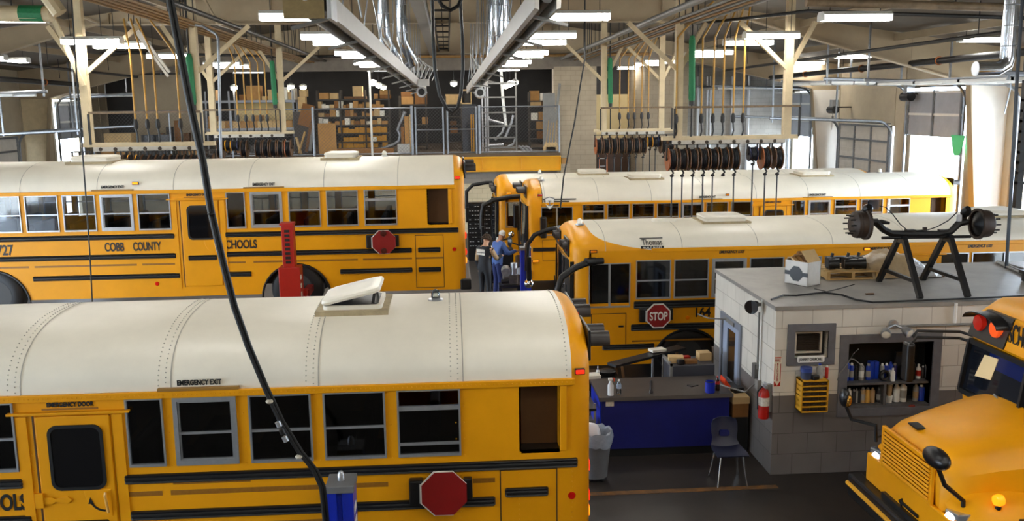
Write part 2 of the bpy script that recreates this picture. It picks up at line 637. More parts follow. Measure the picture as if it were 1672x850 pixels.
overhead(1, 1, 27.5, 30.9, 3.9, 5.4, DOORM, True)
overhead(2, 1, 32.1, 36.4, 0.0, 4.15, DOORB, False)
overhead(3, 1, 39.4, 41.8, 3.5, 5.4, DOORM, True)
overhead(4, 1, 18.4, 24.6, 5.15, 5.3, DOORM, True)
overhead(5, -1, 30.6, 36.0, 0.0, 4.1, DOORB, False)
overhead(6, -1, 39.8, 42.2, 3.85, 5.4, DOORM, True)
overhead(7, -1, 23.8, 28.2, 4.8, 5.3, DOORM, True)
struct(G().box(XR - .02, XR + .04, 32.1, 36.4, 4.15, 5.5).build('wall_right_infill', WALLM))
struct(G().box(XL - .04, XL + .02, 30.6, 36.0, 4.1, 5.5).build('wall_left_infill', WALLM))

# ---------------------------------------------------------------- outside
struct(G().box(16.16, 120, -60, 120, -0.25, -0.02).build('ground', mat('pale sunlit yard', (190, 186, 178), 0.9, noise=0.12, scale=0.3)))
struct(G().box(-120, -16.6, -60, 120, -0.25, -0.02).build('ground_left', mat('pale sunlit yard', (190, 186, 178))))
# yellow floor line
struct(G().box(1.6, 4.35, 11.45, 11.56, 0.0, 0.004).build('floor_line', mat('worn ochre floor paint', (132, 88, 34), 0.6, scale=5, rgb2=(84, 62, 42))))
# ================================================================ SCHOOL BUSES
def octagon(cx, cz, r):
    return [(cx + r * math.cos(PI / 8 + k * PI / 4), cz + r * math.sin(PI / 8 + k * PI / 4)) for k in range(8)]


def rrect(x0, x1, z0, z1, r, n=5):
    P = []
    for cx, cz, a0 in ((x1 - r, z1 - r, 0), (x0 + r, z1 - r, 90), (x0 + r, z0 + r, 180), (x1 - r, z0 + r, 270)):
        for k in range(n + 1):
            a = math.radians(a0 + 90 * k / n)
            P.append((cx + r * math.cos(a), cz + r * math.sin(a)))
    return P


def ringxz(g, outer, inner, d0, d1):
    """a frame between two outlines with as many points"""
    n = len(outer)
    v = []
    for d in (d0, d1):
        v += [(a, d, b) for a, b in outer] + [(a, d, b) for a, b in inner]
    f = []
    for i in range(n):
        j = (i + 1) % n
        f += [(i, j, n + j, n + i), (2 * n + i, 3 * n + i, 3 * n + j, 2 * n + j), (i, 2 * n + i, 2 * n + j, j), (n + i, n + j, 3 * n + j, 3 * n + i)]
    return g.add(v, f)


class Bus:
    def __init__(s, label, xr, y0, dz, L, zs=1.66, zt=2.41, zg=2.45, ztop=3.11, capr=0.2, capf=0.5, swoosh=0.0, axles=(-3.3, -9.0), skirt=0.42):
        s.xr, s.y0, s.dz, s.L, s.zs, s.zt, s.zg, s.ztop, s.capr, s.capf, s.skirt = xr, y0, dz, L, zs, zt, zg, ztop, capr, capf, skirt
        s.xf = xr - L
        s.y1 = y0 + 2.44
        s.axles = axles
        s.glass = BUSG
        s.root = thing('school_bus', label, 'bus', (xr - L / 2, y0 + 1.22, dz))
        s.sw = swoosh
        s.openL = []

    def b(s, g, name, m, parent=None, **k):
        return g.build(name, m, parent or s.root, **k)

    def Z(s, z): return z + s.dz

    def curve(s, ins=0.0, n=22):
        P = []
        hw = 1.22 - ins
        h = s.ztop - s.zg - ins
        for i in range(n + 1):
            t = PI * i / n
            c, q = math.cos(t), math.sin(t)
            e = 2 / 2.35
            P.append((s.y0 + 1.22 - math.copysign(abs(c) ** e, c) * hw, s.Z(s.zg + abs(q) ** e * h)))
        return P

    def profile(s, ins):
        z0 = s.Z(s.skirt + ins * .3)
        c = s.curve(ins)
        return [(s.y0 + ins, z0), (s.y0 + ins, s.Z(1.2))] + c + [(s.y1 - ins, s.Z(1.2)), (s.y1 - ins, z0)]

    def cap(s, xa, xb, name, r=0.2):
        """rounded end: full section at xa, rounded over into the end face at xb"""
        g = G()
        sg = 1 if xb > xa else -1
        rings = [[(xa, y, z) for y, z in s.profile(0)]]
        rings.append([(xb - sg * r, y, z) for y, z in s.profile(0)])
        for k in range(1, 6):
            a = PI / 2 * k / 5
            rings.append([(xb - sg * r * (1 - math.sin(a)), y, z) for y, z in s.profile(r * (1 - math.cos(a)) * .8)])
        g.loft(rings, True)
        return s.b(g, name, YEL, smooth=True)

    def sides(s):
        xa, xb = s.xf + s.capf, s.xr - s.capr
        for side, (ya, yb) in (('left', (s.y0, s.y0 + .05)), ('right', (s.y1 - .05, s.y1))):
            P = [(xa, s.Z(s.zs)), (xa, s.Z(s.skirt))]
            for ax in sorted(s.axles):
                cx = s.xr + ax
                r = .65
                if cx - r < xa or cx + r > xb: continue
                a0 = math.asin(max(-1, min(1, (s.skirt - .34) / r)))
                for k in range(17):
                    a = PI - a0 - (PI - 2 * a0) * k / 16
                    P.append((cx + r * math.cos(a), s.Z(.34 + r * math.sin(a))))
            P += [(xb, s.Z(s.skirt)), (xb, s.Z(s.zs))]
            g = G().prism(P, ya, yb)
            # window band
            ops = sorted(s.openL)
            x = xa
            for (o0, o1, z0, z1) in ops:
                g.box(x, o0, ya, yb, s.Z(s.zs), s.Z(s.zg))
                if z0 > s.zs + .01: g.box(o0, o1, ya, yb, s.Z(s.zs), s.Z(z0))
                if z1 < s.zg - .01: g.box(o0, o1, ya, yb, s.Z(z1), s.Z(s.zg))
                x = o1
            g.box(x, xb, ya, yb, s.Z(s.zs), s.Z(s.zg))
            s.b(g, 'side_panel', YEL)
        for ax in s.axles:
            for yy, sg in ((s.y0, -1), (s.y1, 1)):
                cx = s.xr + ax
                if cx < s.xf: continue
                g = G()
                pts = [(cx + .66 * math.cos(a), yy + sg * .012, s.Z(.34 + .66 * math.sin(a))) for a in [PI * k / 16 for k in range(17)]]
                g.tube(pts, .022, 6)
                s.b(g, 'wheel_arch_trim', BLK)
                g = G()
                yc = yy - sg * .2
                g.lathe([(.28, -.13), (.44, -.14), (.5, -.1), (.5, .1), (.44, .14), (.28, .13)], (cx, yc, s.Z(.5)), 'y', 28)
                wh = s.b(g, 'wheel', BLK, smooth=True)
                g = G().lathe([(.02, sg * .02), (.1, sg * .1), (.12, sg * .02), (.25, sg * .04), (.29, sg * .135)], (cx, yc, s.Z(.5)), 'y', 24)
                s.b(g, 'rim', mat('dull dark rim', (58, 56, 54), .5, .3), wh, smooth=True)
        # dark inner wheel wells, floor, end bulkhead
        s.b(G().box(s.xf + .35, s.xr - .1, s.y0 + .4, s.y1 - .4, s.Z(.55), s.Z(.98)), 'chassis', BLK)
        s.b(G().box(s.xf + .2, s.xr - .1, s.y0 + .05, s.y1 - .05, s.Z(.98), s.Z(1.03)), 'cabin_floor', INTER)

    def roof(s, seams=(), rivets=False):
        xe = s.xr - s.capr
        c = s.curve()
        ci = s.curve(.05)
        def xs(z):
            u = max(0, 1 - (z - s.Z(s.zg)) / (s.ztop - s.zg))
            return s.xf + s.capf + .02 + s.sw * u ** 2.5
        n = len(c)
        g = G()
        ring = c + ci[::-1]
        g.loft([[(xs(z), y, z) for y, z in ring], [(xe, y, z) for y, z in ring]], True)
        s.b(g, 'roof', WHT, smooth=True)
        if s.sw:
            g = G()
            g.loft([[(s.xf + s.capf, y, z) for y, z in ring], [(xs(z), y, z) for y, z in ring]], True)
            s.b(g, 'roof_front', YEL, smooth=True)
        co = s.curve(-.004)
        for r in seams:
            x = s.xr + r
            g = G().loft([[(x - .006, y, z) for y, z in co], [(x + .006, y, z) for y, z in co]], False, False)
            s.b(g, 'roof_seam', SEAM, smooth=True)
        if rivets:
            g = G()
            for r in list(seams) + [-s.capr + .04]:
                for dx in ((-.05, -.12) if r < -.3 else (-.09,)):
                    L = 0
                    for i in range(1, n // 2 + 4):
                        a, b_ = Vector((0, *co[i - 1])), Vector((0, *co[i]))
                        k = max(1, round((b_ - a).length / .055))
                        for q in range(k):
                            p = a.lerp(b_, (q + (.5 if dx < -.1 else 0)) / k)
                            g.ell((s.xr + r + dx, p.y, p.z), .0075, 6, 3)
            s.b(g, 'roof_rivets', SEAM)['kind'] = 'stuff'
        # gutter rail
        for yy, sg in ((s.y0, -1), (s.y1, 1)):
            g = G().box(s.xf + s.capf + s.sw, xe + .03, min(yy, yy + sg * .035), max(yy, yy + sg * .035), s.Z(s.zg - .035), s.Z(s.zg + .035))
            s.b(g, 'gutter_rail', YEL, bevel=.008)
        if rivets:
            g = G()
            x = s.xr - 7.5
            while x < xe:
                g.ell((x, s.y0 - .035, s.Z(s.zg)), .008, 6, 3)
                x += .045
            for x in [s.xr + o for o in (-1.28, -1.36, -2.00, -2.71, -3.43, -4.15, -4.62, -4.68, -5.46, -5.52)]:
                z = s.Z(1.72)
                while z < s.Z(2.38):
                    g.ell((x, s.y0, z), .008, 6, 3)
                    z += .17
            for x in [s.xr + o for o in (-.74, -.2, -1.33, -4.62, -5.48)]:
                z = s.Z(.95)
                while z < s.Z(1.56):
                    g.ell((x, s.y0, z), .008, 6, 3)
                    z += .055
            s.b(g, 'side_rivets', YEL)['kind'] = 'stuff'

    def window(s, r0, r1, z0=None, z1=None, style='std', absx=False, far=True):
        x0, x1 = (r0, r1) if absx else (s.xr + r0, s.xr + r1)
        z0 = s.zs + .07 if z0 is None else z0
        z1 = s.zt if z1 is None else z1
        s.openL.append((x0, x1, z0, z1))
        y = s.y0
        t = .011 if style != 'exit' else .036
        g = G()
        A, B = s.Z(z0), s.Z(z1)
        e = .007
        ringxz(g, [(x0 - e, A - e), (x1 + e, A - e), (x1 + e, B + e), (x0 - e, B + e)], [(x0 + t, A + t + .01), (x1 - t, A + t + .01), (x1 - t, B - t), (x0 + t, B - t)], y - .022, y + .03)
        if style == 'exit':
            ringxz(g, [(x0 + .04, A + .045), (x1 - .04, A + .045), (x1 - .04, B - .04), (x0 + .04, B - .04)], [(x0 + .052, A + .06), (x1 - .052, A + .06), (x1 - .052, B - .052), (x0 + .052, B - .052)], y - .01, y + .02)
        h = B - A
        zm = A + h * .47
        if style in ('std', 'exit'):
            g.box(x0 + t, x1 - t, y - .012, y + .02, zm - .012, zm + .012)
        elif style == 'open':
            g.box(x0 + t, x1 - t, y - .012, y + .02, B - h * .31, B - h * .24)
            g.box(x0 + t, x1 - t, y - .012, y + .02, B - h * .84, B - h * .80)
        elif style == 'slide':
            xm = x0 + (x1 - x0) * .5
            g.box(xm - .018, xm + .018, y - .015, y + .02, A, B)
        w_ = s.b(g, 'window', ALU, bevel=0)
        zz = B - h * .27 if style == 'open' else B - t
        s.b(G().box(x0 + t, x1 - t, y + .008, y + .014, A + t, zz), 'pane', s.glass, w_)
        if far:
            yy = s.y1
            g = G()
            ringxz(g, [(x0 - e, A - e), (x1 + e, A - e), (x1 + e, B + e), (x0 - e, B + e)], [(x0 + t, A + t), (x1 - t, A + t), (x1 - t, B - t), (x0 + t, B - t)], yy - .03, yy + .015)
            g.box(x0 + t, x1 - t, yy - .02, yy + .01, zm - .012, zm + .012)
            w_ = s.b(g, 'window', ALU)
            s.b(G().box(x0 + t, x1 - t, yy - .014, yy - .008, A + t, B - t), 'pane', s.glass, w_)

    def rail(s, r0, r1, zc, h=.105, absx=False, out=0.0):
        x0, x1 = (r0, r1) if absx else (s.xr + r0, s.xr + r1)
        z0 = s.Z(zc) - h / 2
        P = [(s.y0 + .01, z0), (s.y0 - .022, z0 + .008), (s.y0 - .03, z0 + h * .14), (s.y0 - .022, z0 + h * .30), (s.y0 - .034, z0 + h * .42), (s.y0 - .034, z0 + h * .58),
             (s.y0 - .022, z0 + h * .70), (s.y0 - .03, z0 + h * .86), (s.y0 - .022, z0 + h - .008), (s.y0 + .01, z0 + h)]
        P = [(y - out, z) for y, z in P]
        e = .015
        mid = (s.Z(zc))
        def sc(f): return [(s.y0 + (y - s.y0) * f, mid + (z - mid) * (1 - (1 - f) * .4)) for y, z in P]
        g = G().loft([[(x, y, z) for y, z in q] for x, q in ((x0, sc(.4)), (x0 + e, P), (x1 - e, P), (x1, sc(.4)))])
        s.b(g, 'rub_rail', BLK)

    def tape(s, r0, r1, zc, h=.06):
        s.b(G().box(s.xr + r0, s.xr + r1, s.y0 - .003, s.y0 + .01, s.Z(zc) - h / 2, s.Z(zc) + h / 2), 'reflective_tape', YELD)

    def panel_line(s, r0, r1, z0, z1, t=.012, m=None):
        g = G()
        x0, x1 = s.xr + r0, s.xr + r1
        A, B = s.Z(z0), s.Z(z1)
        ringxz(g, [(x0 - t, A - t), (x1 + t, A - t), (x1 + t, B + t), (x0 - t, B + t)], [(x0, A), (x1, A), (x1, B), (x0, B)], s.y0 - .004, s.y0 + .01)
        return s.b(g, 'hatch_gap', m or mat('dark panel gap', (70, 44, 6), 0.7))

    def emergency_door(s, r0=-5.40, r1=-4.70, z0=.62, z1=2.27, arrow=False):
        x0, x1 = s.xr + r0, s.xr + r1
        y = s.y0
        d = s.b(G().box(x0, x1, y - .025, y + .02, s.Z(z0), s.Z(z1)), 'emergency_door', YEL, bevel=.008)
        g = G()
        for xx in (x0 - .03, x1 + .015): g.box(xx, xx + .016, y - .006, y + .01, s.Z(z0 - .02), s.Z(z1))
        s.b(g, 'door_gap', mat('dark panel gap', (70, 44, 6), 0.7), d)
        s.b(G().box(x0 - .25, x1 + .2, y - .05, y, s.Z(z1 + .02), s.Z(z1 + .045)), 'rain_rail', YEL, d, bevel=.006)
        for xx in (x0 - .13, x1 + .07):
            s.b(G().box(xx - .05, xx + .05, y - .014, y + .01, s.Z(z0 - .05), s.Z(z1)), 'door_frame', YEL, d)
        wa, wb = x0 + .11, x1 - .07
        g = G()
        ringxz(g, rrect(wa, wb, s.Z(1.52), s.Z(2.18), .09), rrect(wa + .03, wb - .03, s.Z(1.55), s.Z(2.15), .07), y - .04, y - .02)
        s.b(g, 'window_gasket', BLK, d)
        s.b(G().prism(rrect(wa + .02, wb - .02, s.Z(1.54), s.Z(2.16), .07), y - .031, y - .027), 'door_window', mat('dark tinted glass', (16, 16, 18), 0.06), d)
        # quarter round handle recess with lever
        hx, hz = x1 - .04, s.Z(1.235)
        P = [(hx, hz + .28)] + [(hx - .26 + .0 * k, hz + .28) for k in (0,)]
        P += [(hx - .26 * math.cos(a), hz + .28 - .28 * math.sin(a)) for a in [PI / 2 * k / 8 for k in range(1, 9)]]
        g = G().prism(P, y - .032, y - .02)
        s.b(g, 'handle_recess', YEL, d, bevel=.006)
        s.b(G().tube([(hx - .05, y - .04, hz + .25), (hx - .05, y - .06, hz + .22), (hx - .03, y - .06, hz + .05)], .014, 8), 'handle', mat('pale yellow lever', (214, 160, 70), 0.4), d)
        if arrow:
            g = G()
            arc = [(hx - .05 - .15 * math.sin(a), hz + .19 - .13 * math.cos(a)) for a in [.1 + 1.1 * k / 8 for k in range(9)]]
            for (a, b_), (c, e) in zip(arc[:-1], arc[1:]):
                g.bar((a, y - .035, b_), (c, y - .035, e), .006, .018)
            ex, ez = arc[-1]
            g.prism([(ex - .035, ez - .005), (ex + .02, ez - .01), (ex - .012, ez + .06)], y - .038, y - .033)
            s.b(g, 'arrow_mark', TXT, d)
            for hz2 in (1.42,):
                g = G().box(x0 - .06, x0 + .02, y - .05, y - .02, s.Z(hz2 - .07), s.Z(hz2 + .08))
                g.prism([(x0 + .02, s.Z(hz2 + .035)), (x0 + .1, s.Z(hz2 + .035)), (x0 + .13, s.Z(hz2 + .015)), (x0 + .25, s.Z(hz2 + .035)), (x0 + .29, s.Z(hz2)), (x0 + .25, s.Z(hz2 - .035)), (x0 + .13, s.Z(hz2 - .015)), (x0 + .1, s.Z(hz2 - .035)), (x0 + .02, s.Z(hz2 - .035))], y - .04, y - .02)
                s.b(g, 'hinge', YEL, d, bevel=.004)
        return d

    def stop_arm(s, r, zc, words=False, lamps=False, R=.25):
        cx, cz = s.xr + r, s.Z(zc)
        y = s.y0
        arm = s.b(G().box(cx - .34, cx - .2, y - .11, y, cz - .12, cz + .13), 'stop_arm', BLKM, bevel=.015)
        s.b(G().box(cx + .2, cx + .29, y - .08, y, cz - .1, cz + .12), 'stop_arm_bumper', BLKM, arm, bevel=.015)
        s.b(G().prism(octagon(cx, cz, R), y - .135, y - .12), 'stop_plate_edge', mat('white sign border', (226, 222, 214), 0.4), arm)
        s.b(G().prism(octagon(cx + (0 if words else .008), cz, R * (.9 if words else .965)), y - .142, y - .115), 'stop_plate', REDS, arm)
        s.b(G().box(cx - .24, cx - .19, y - .125, y - .1, cz - .1, cz + .1), 'hinge_plate', ALU, arm)
        if words:
            text('lettering', 'STOP', .15, (cx, y - .145, cz - .075), '-y', TXTW, s.root, fit=.33, bold=.004)
        if lamps:
            for q in (-.17, .17):
                s.b(G().lathe([(.01, -.03), (.05, -.025), (.06, 0)], (cx, y - .142, cz + q), 'y', 16), 'stop_lamp', mat('dark red lamp', (70, 16, 12), 0.3), arm)
        return arm

    def hatch(s, r, lift=0.0, w=.62, yo=-.1):
        """roof escape hatch"""
        x = s.xr + r
        yc = s.y0 + 1.22 + yo
        z = s.Z(s.ztop)
        t = s.b(G().box(x - w / 2 - .07, x + w / 2 + .07, yc - .42, yc + .42, z - .06, z + .012), 'hatch_flange', mat('aged sealant', (176, 158, 122), 0.7, noise=.3, scale=8))
        s.b(G().prism(rrect(x - w / 2, x + w / 2, yc - .35, yc + .35, .07), z, z + .055, 'xy'), 'hatch_curb', WHT, t)
        if lift:
            s.b(G().prism(rrect(x - w / 2 + .05, x + w / 2 - .04, yc - .3, yc + .3, .05), z + .05, z + .058, 'xy'), 'hatch_well', BLK, t)
        P = []
        rings = []
        for ins, h in ((0.0, 0), (-.012, .025), (0, .05), (.06, .065), (.1, .062), (.13, .05), (.2, .055)):
            rings.append([(a, b_, h) for a, b_ in rrect(-w / 2 + ins, w / 2 - ins, -.35 + ins, .35 - ins, max(.02, .08 - ins * .3))])
        R = Matrix.Rotation(-lift, 3, 'Y')
        piv = Vector((x - w / 2, yc, z + .055))
        rings = [[piv + R @ Vector((p[0] + w / 2, p[1], p[2])) for p in q] for q in rings]
        lid = s.b(G().loft(rings), 'hatch_lid', WHT, t, smooth=True)
        if lift:
            for yy in (-.26, .26):
                s.b(G().bar((x + w / 2 - .1, yc + yy, z + .05), piv + R @ Vector((w - .06, yy, 0)), .03, .02), 'hatch_stay', BLK, t)
        return t

    def conform(s, ob, lift=0.0):
        """bend flat lettering onto the curved side of the roof"""
        o = ORG[ob.name]
        for v in ob.data.vertices:
            z = v.co.z + o.z - s.Z(s.zg)
            q = max(0, min(.98, z / (s.ztop - s.zg)))
            sn = q ** (2.35 / 2)
            v.co.y += 1.22 * (1 - math.sqrt(1 - sn * sn) ** (2 / 2.35)) - lift
        return ob

    def strobe(s, r, clear=True, yo=0.0):
        p = (s.xr + r, s.y0 + 1.22 + yo, s.Z(s.ztop) - .005)
        t = s.b(G().lathe([(.085, 0), (.085, .012), (.05, .03)], p, 'z', 18), 'strobe_base', ALU, smooth=True)
        s.b(G().lathe([(.05, .03), (.048, .08), (.035, .11), (.012, .125)], p, 'z', 16), 'strobe_dome', mat('milky strobe dome', (232, 228, 214), 0.2) if not clear else CLEARG, t, smooth=True)

    def lamp_hoods(s, x, sg, zc=2.74, offs=(.42, .74), far=True, hl=.24):
        """black visor panel with hooded warning lamps on an end face"""
        for base in ([s.y0, 1], [s.y1, -1]) if far else ([s.y0, 1],):
            ya = base[0] + base[1] * (offs[0] - .18)
            yb = base[0] + base[1] * (offs[1] + .18)
            v = s.b(G().box(min(x, x + sg * .03), max(x, x + sg * .03), min(ya, yb), max(ya, yb), s.Z(zc - .16), s.Z(zc + .16)), 'lamp_panel', BLKM, bevel=.01)
            for k, o in enumerate(offs):
                yy = base[0] + base[1] * o
                s.b(G().lathe([(.01, sg * .055), (.07, sg * .05), (.085, sg * .03)], (x, yy, s.Z(zc)), 'x', 18), 'warning_lamp', mat('unlit red lens', (96, 14, 10), .25) if k == 0 else AMBL, v)
                # hood: open half tube
                g = G()
                ro, ri = [], []
                for q in range(13):
                    a = -.25 + (PI + .5) * q / 12
                    ro.append((yy + .105 * math.cos(a), s.Z(zc) + .105 * math.sin(a)))
                    ri.append((yy + .098 * math.cos(a), s.Z(zc) + .098 * math.sin(a)))
                ring = ro + ri[::-1]
                g.loft([[(x + sg * .02, a, b_) for a, b_ in ring], [(x + sg * hl, a, b_) for a, b_ in ring]])
                s.b(g, 'lamp_hood', mat('dark brown hood plastic', (40, 32, 28), 0.5), v, smooth=True)

    def marker(s, r, z, m=None, w=.1, absx=False):
        x = r if absx else s.xr + r
        t = s.b(G().box(x - w / 2, x + w / 2, s.y0 - .03, s.y0 + .01, s.Z(z - .03), s.Z(z + .03)), 'marker_lamp', BLK, bevel=.006)
        s.b(G().box(x - w * .42, x + w * .42, s.y0 - .042, s.y0 - .028, s.Z(z - .02), s.Z(z + .02)), 'lens', m or REDON, t, bevel=.006)

    def reflector(s, r, z, m=None, absx=False):
        x = r if absx else s.xr + r
        s.b(G().lathe([(.005, -.018), (.035, -.015), (.04, 0)], (x, s.y0, s.Z(z)), 'y', 16), 'reflector', m or REDL)

    def rear(s):
        s.cap(s.xr - s.capr, s.xr, 'rear_cap')
        s.b(G().box(s.xr - .12, s.xr + .1, s.y0 + .0, s.y1, s.Z(.40), s.Z(.62)), 'rear_bumper', BLK, bevel=.03)
        s.lamp_hoods(s.xr, 1)
        for yy in (s.y0 + .28, s.y1 - .28):
            for z, m in ((1.45, REDON), (1.12, REDON), (.95, AMBON)):
                s.b(G().lathe([(.005, .04), (.06, .03), (.075, 0)], (s.xr - .01, yy, s.Z(z)), 'x', 16), 'tail_lamp', m, smooth=True)
        for k in range(3):
            s.b(G().box(s.xr - .03, s.xr + .015, s.y0 + 1.0 + .2 * k, s.y0 + 1.1 + .2 * k, s.Z(s.ztop - .2), s.Z(s.ztop - .15)), 'clearance_lamp', REDL)

    def vent_opening(s, r0=-.71, r1=-.32):
        x0, x1 = s.xr + r0, s.xr + r1
        A, B = s.zs + .07, s.zt
        s.openL.append((x0, x1, A, B))
        y = s.y0
        v = s.b(G().box(x0, x1, y + .22, y + .25, s.Z(A), s.Z(B)), 'vent_recess', BROWNB)
        g = G().box(x0 - .02, x0, y, y + .25, s.Z(A), s.Z(B)).box(x0, x1, y, y + .25, s.Z(B), s.Z(B + .02)).box(x0, x1, y, y + .25, s.Z(A - .02), s.Z(A))
        s.b(g, 'vent_frame', mat('black brown vent frame', (34, 24, 14), 0.6), v)
        s.b(G().box(x1, x1 + .07, y - .025, y + .22, s.Z(A), s.Z(B)), 'vent_flap', YEL, v, bevel=.008)

    def seats(s, r0, r1, step=.74):
        x = s.xr + r0
        while x > s.xr + r1:
            for ya in (s.y0 + .15, s.y0 + 1.3):
                g = G().box(x - .05, x + .06, ya, ya + .98, s.Z(1.3), s.Z(1.86))
                g.box(x - .5, x, ya, ya + .98, s.Z(1.3), s.Z(1.45))
                s.b(g, 'seat', SEATM, bevel=.03)
            x -= step

    def front_face(s, wz0=1.05, wz1=2.36):
        x = s.xf
        g = G()
        # windshield as a shallow curved band
        for k in range(1):
            rings = []
            for q in range(9):
                u = q / 8
                y = s.y0 + .1 + (s.y1 - s.y0 - .2) * u
                bul = .10 * (1 - (2 * u - 1) ** 2)
                rings.append([(x + .03, y, s.Z(wz0)), (x - .02 - bul, y, s.Z(wz0)), (x + .02 - bul, y, s.Z(wz1)), (x + .05, y, s.Z(wz1))])
            g.loft(rings)
        ws = s.b(g, 'windshield', mat('dark windshield glass', (20, 24, 32), 0.05), smooth=True)
        for yy in (s.y0 + .1, s.y0 + 1.22, s.y1 - .1):
            bul = .11 if abs(yy - s.y0 - 1.22) < .1 else .03
            s.b(G().bar((x - bul, yy, s.Z(wz0)), (x + .02 - bul, yy, s.Z(wz1)), .05, .05), 'windshield_pillar', BLK, ws)
        for a, b_ in ((.5, .75), (1.94, 1.7)):
            s.b(G().tube([(x - .09, s.y0 + a, s.Z(wz0)), (x - .14, s.y0 + b_, s.Z(wz0 + .75))], .012, 6), 'wiper', BLK, ws)
        s.b(G().box(x - .16, x + .1, s.y0, s.y1, s.Z(.40), s.Z(.72)), 'front_bumper', BLK, bevel=.04)
        for yy in (s.y0 + .3, s.y1 - .3):
            s.b(G().lathe([(.01, -.05), (.09, -.04), (.11, 0)], (x, yy, s.Z(.9)), 'x', 18), 'headlamp', mat('pale lamp glass', (226, 230, 235), 0.1), smooth=True)


# --- the two near and middle-left buses share their pattern of openings
def pattern(b, first_front, open1=True, exit2=True):
    b.vent_opening()
    b.window(-1.93, -1.32, style='open')
    b.window(-2.65, -2.06)
    b.window(-3.37, -2.78)
    b.window(-4.09, -3.50, style='exit')
    b.window(-4.54, -4.20, style='narrow')
    x, k = -5.60, 0
    while b.xr + x - .6 > first_front:
        b.window(x - .59, x, style='exit' if k == 1 else 'std')
        x -= .69
        k += 1
    return x


SEAMS = [-1.28 - 1.41 * k for k in range(8)]

# ---- nearest bus
near = Bus('large yellow school bus with white roof nearest the camera, its roof hatch propped open', 1.37, 8.75, 0, 11.6, ztop=3.05)
nb = near
nb.glass = DIMG
pattern(nb, nb.xf + 1.2)
nb.sides()
nb.roof(SEAMS, True)
nb.rear()
nb.cap(nb.xf + nb.capf, nb.xf, 'front_cap')
nb.front_face()
nb.emergency_door(arrow=True)
nb.rail(-4.61, -.14, 1.595)
nb.rail(-10, -5.57, 1.595)
nb.rail(-4.58, -.98, 1.215)
nb.rail(-5.27, -4.78, 1.15, out=.028)
nb.rail(-10, -5.52, 1.215)
nb.rail(-2.6, -.98, .83)
nb.rail(-4.58, -4.05, .83)
nb.panel_line(-.92, -.36, .5, 1.535)
nb.rail(-.88, -.44, 1.30)
nb.rail(-.88, -.44, .83)
for a, b_ in ((-4.62, -4.26), (-4.18, -2.05), (-1.2, -.98)): nb.tape(a, b_, 1.44, .05)
nb.tape(-4.15, -3.4, 1.535, .02)
for a, b_ in ((-4.62, -4.2), (-4.1, -2.6)): nb.tape(a, b_, 1.08, .04)
nb.tape(-5.63, -5.52, 1.44, .05)
nb.tape(-5.38, -4.98, 1.40, .05)
nb.stop_arm(-1.50, 1.375)
nb.hatch(-2.42, math.radians(13))
nb.strobe(-1.55)
nb.marker(-.12, 2.55)
nb.reflector(-.2, 1.24)
nb.seats(-1.6, -10)
text('lettering', 'EMERGENCY EXIT', .05, (nb.xr - 3.83, nb.y0 - .004, nb.Z(2.535)), '-y', TXT, nb.root, fit=.42, bold=.0022)
nb.b(G().box(nb.xr - 4.22, nb.xr - 3.45, nb.y0 - .045, nb.y0 + .02, nb.Z(2.49), nb.Z(2.515)), 'exit_rail', mat('ochre trim', (150, 108, 40), 0.5))
text('lettering', 'EMERGENCY DOOR', .042, (nb.xr - 5.06, nb.y0 - .004, nb.Z(2.36)), '-y', TXT, nb.root, fit=.44, bold=.0022)
nb.tape(-5.33, -4.8, 2.335, .02)
for wd, r_, ft in (('SCHOOLS', -5.88, .66), ('COUNTY', -7.4, .52), ('COBB', -8.1, .36)): text('lettering', wd, .16, (nb.xr + r_, nb.y0 - .004, nb.Z(1.33)), '-y', TXT, nb.root, fit=ft, bold=.006)

# ---- raised bus, middle left
bl = Bus('long yellow school bus raised on lifts at the left, number 727 on its side', .29, 17.8, 1.14, 11.6, ztop=2.98)
b = bl
xend = pattern(b, b.xf + 1.1)
b.sides()
b.roof(SEAMS)
b.rear()
b.cap(b.xf + b.capf, b.xf, 'front_cap')
b.front_face()
b.emergency_door()
b.rail(-4.6, -.13, 1.60)
b.rail(-10.8, -5.55, 1.60)
b.rail(-4.6, -1.05, 1.22)
b.rail(-5.32, -4.78, 1.17, out=.028)
b.rail(-10.8, -5.55, 1.22)
b.rail(-2.45, -1.05, .83)
b.rail(-4.62, -4.15, .83)
b.rail(-8.25, -5.5, .83)
b.panel_line(-.97, -.44, .48, 1.50)
b.rail(-.93, -.49, 1.22)
b.rail(-.93, -.49, .83)
for a, b2 in ((-4.62, -4.25), (-4.1, -2.1), (-2.0, -1.05), (-.97, -.44), (-6.2, -5.55), (-8.2, -6.3), (-9.6, -8.3)): b.tape(a, b2, 1.06, .035)
b.stop_arm(-1.58, 1.41, lamps=True, R=.25)
b.hatch(-2.45)
b.hatch(-7.3, w=.75)
b.strobe(-1.6, False)
b.marker(-.13, 2.62)
b.marker(-6.2, 2.62, AMBON, .12)
b.reflector(-.22, 1.22)
b.reflector(-5.95, .68)
b.seats(-1.6, -10.4)
for r in (-3.82, -6.63):
    text('lettering', 'EMERGENCY EXIT', .05, (b.xr + r, b.y0 - .004, b.Z(2.535)), '-y', TXT, b.root, fit=.42, bold=.0022)
    b.b(G().box(b.xr + r - .38, b.xr + r + .38, b.y0 - .045, b.y0 + .02, b.Z(2.485), b.Z(2.51)), 'exit_rail', mat('ochre trim', (150, 108, 40), 0.5))
text('lettering', 'EMERGENCY DOOR', .042, (b.xr - 5.06, b.y0 - .004, b.Z(2.36)), '-y', TXT, b.root, fit=.44, bold=.0022)
b.tape(-5.33, -4.8, 2.335, .02)
zl = b.Z(1.335)
text('lettering', 'COBB', .16, (at(187, 405, Y=b.y0).x, b.y0 - .004, zl), '-y', TXT, b.root, fit=.36, bold=.006)
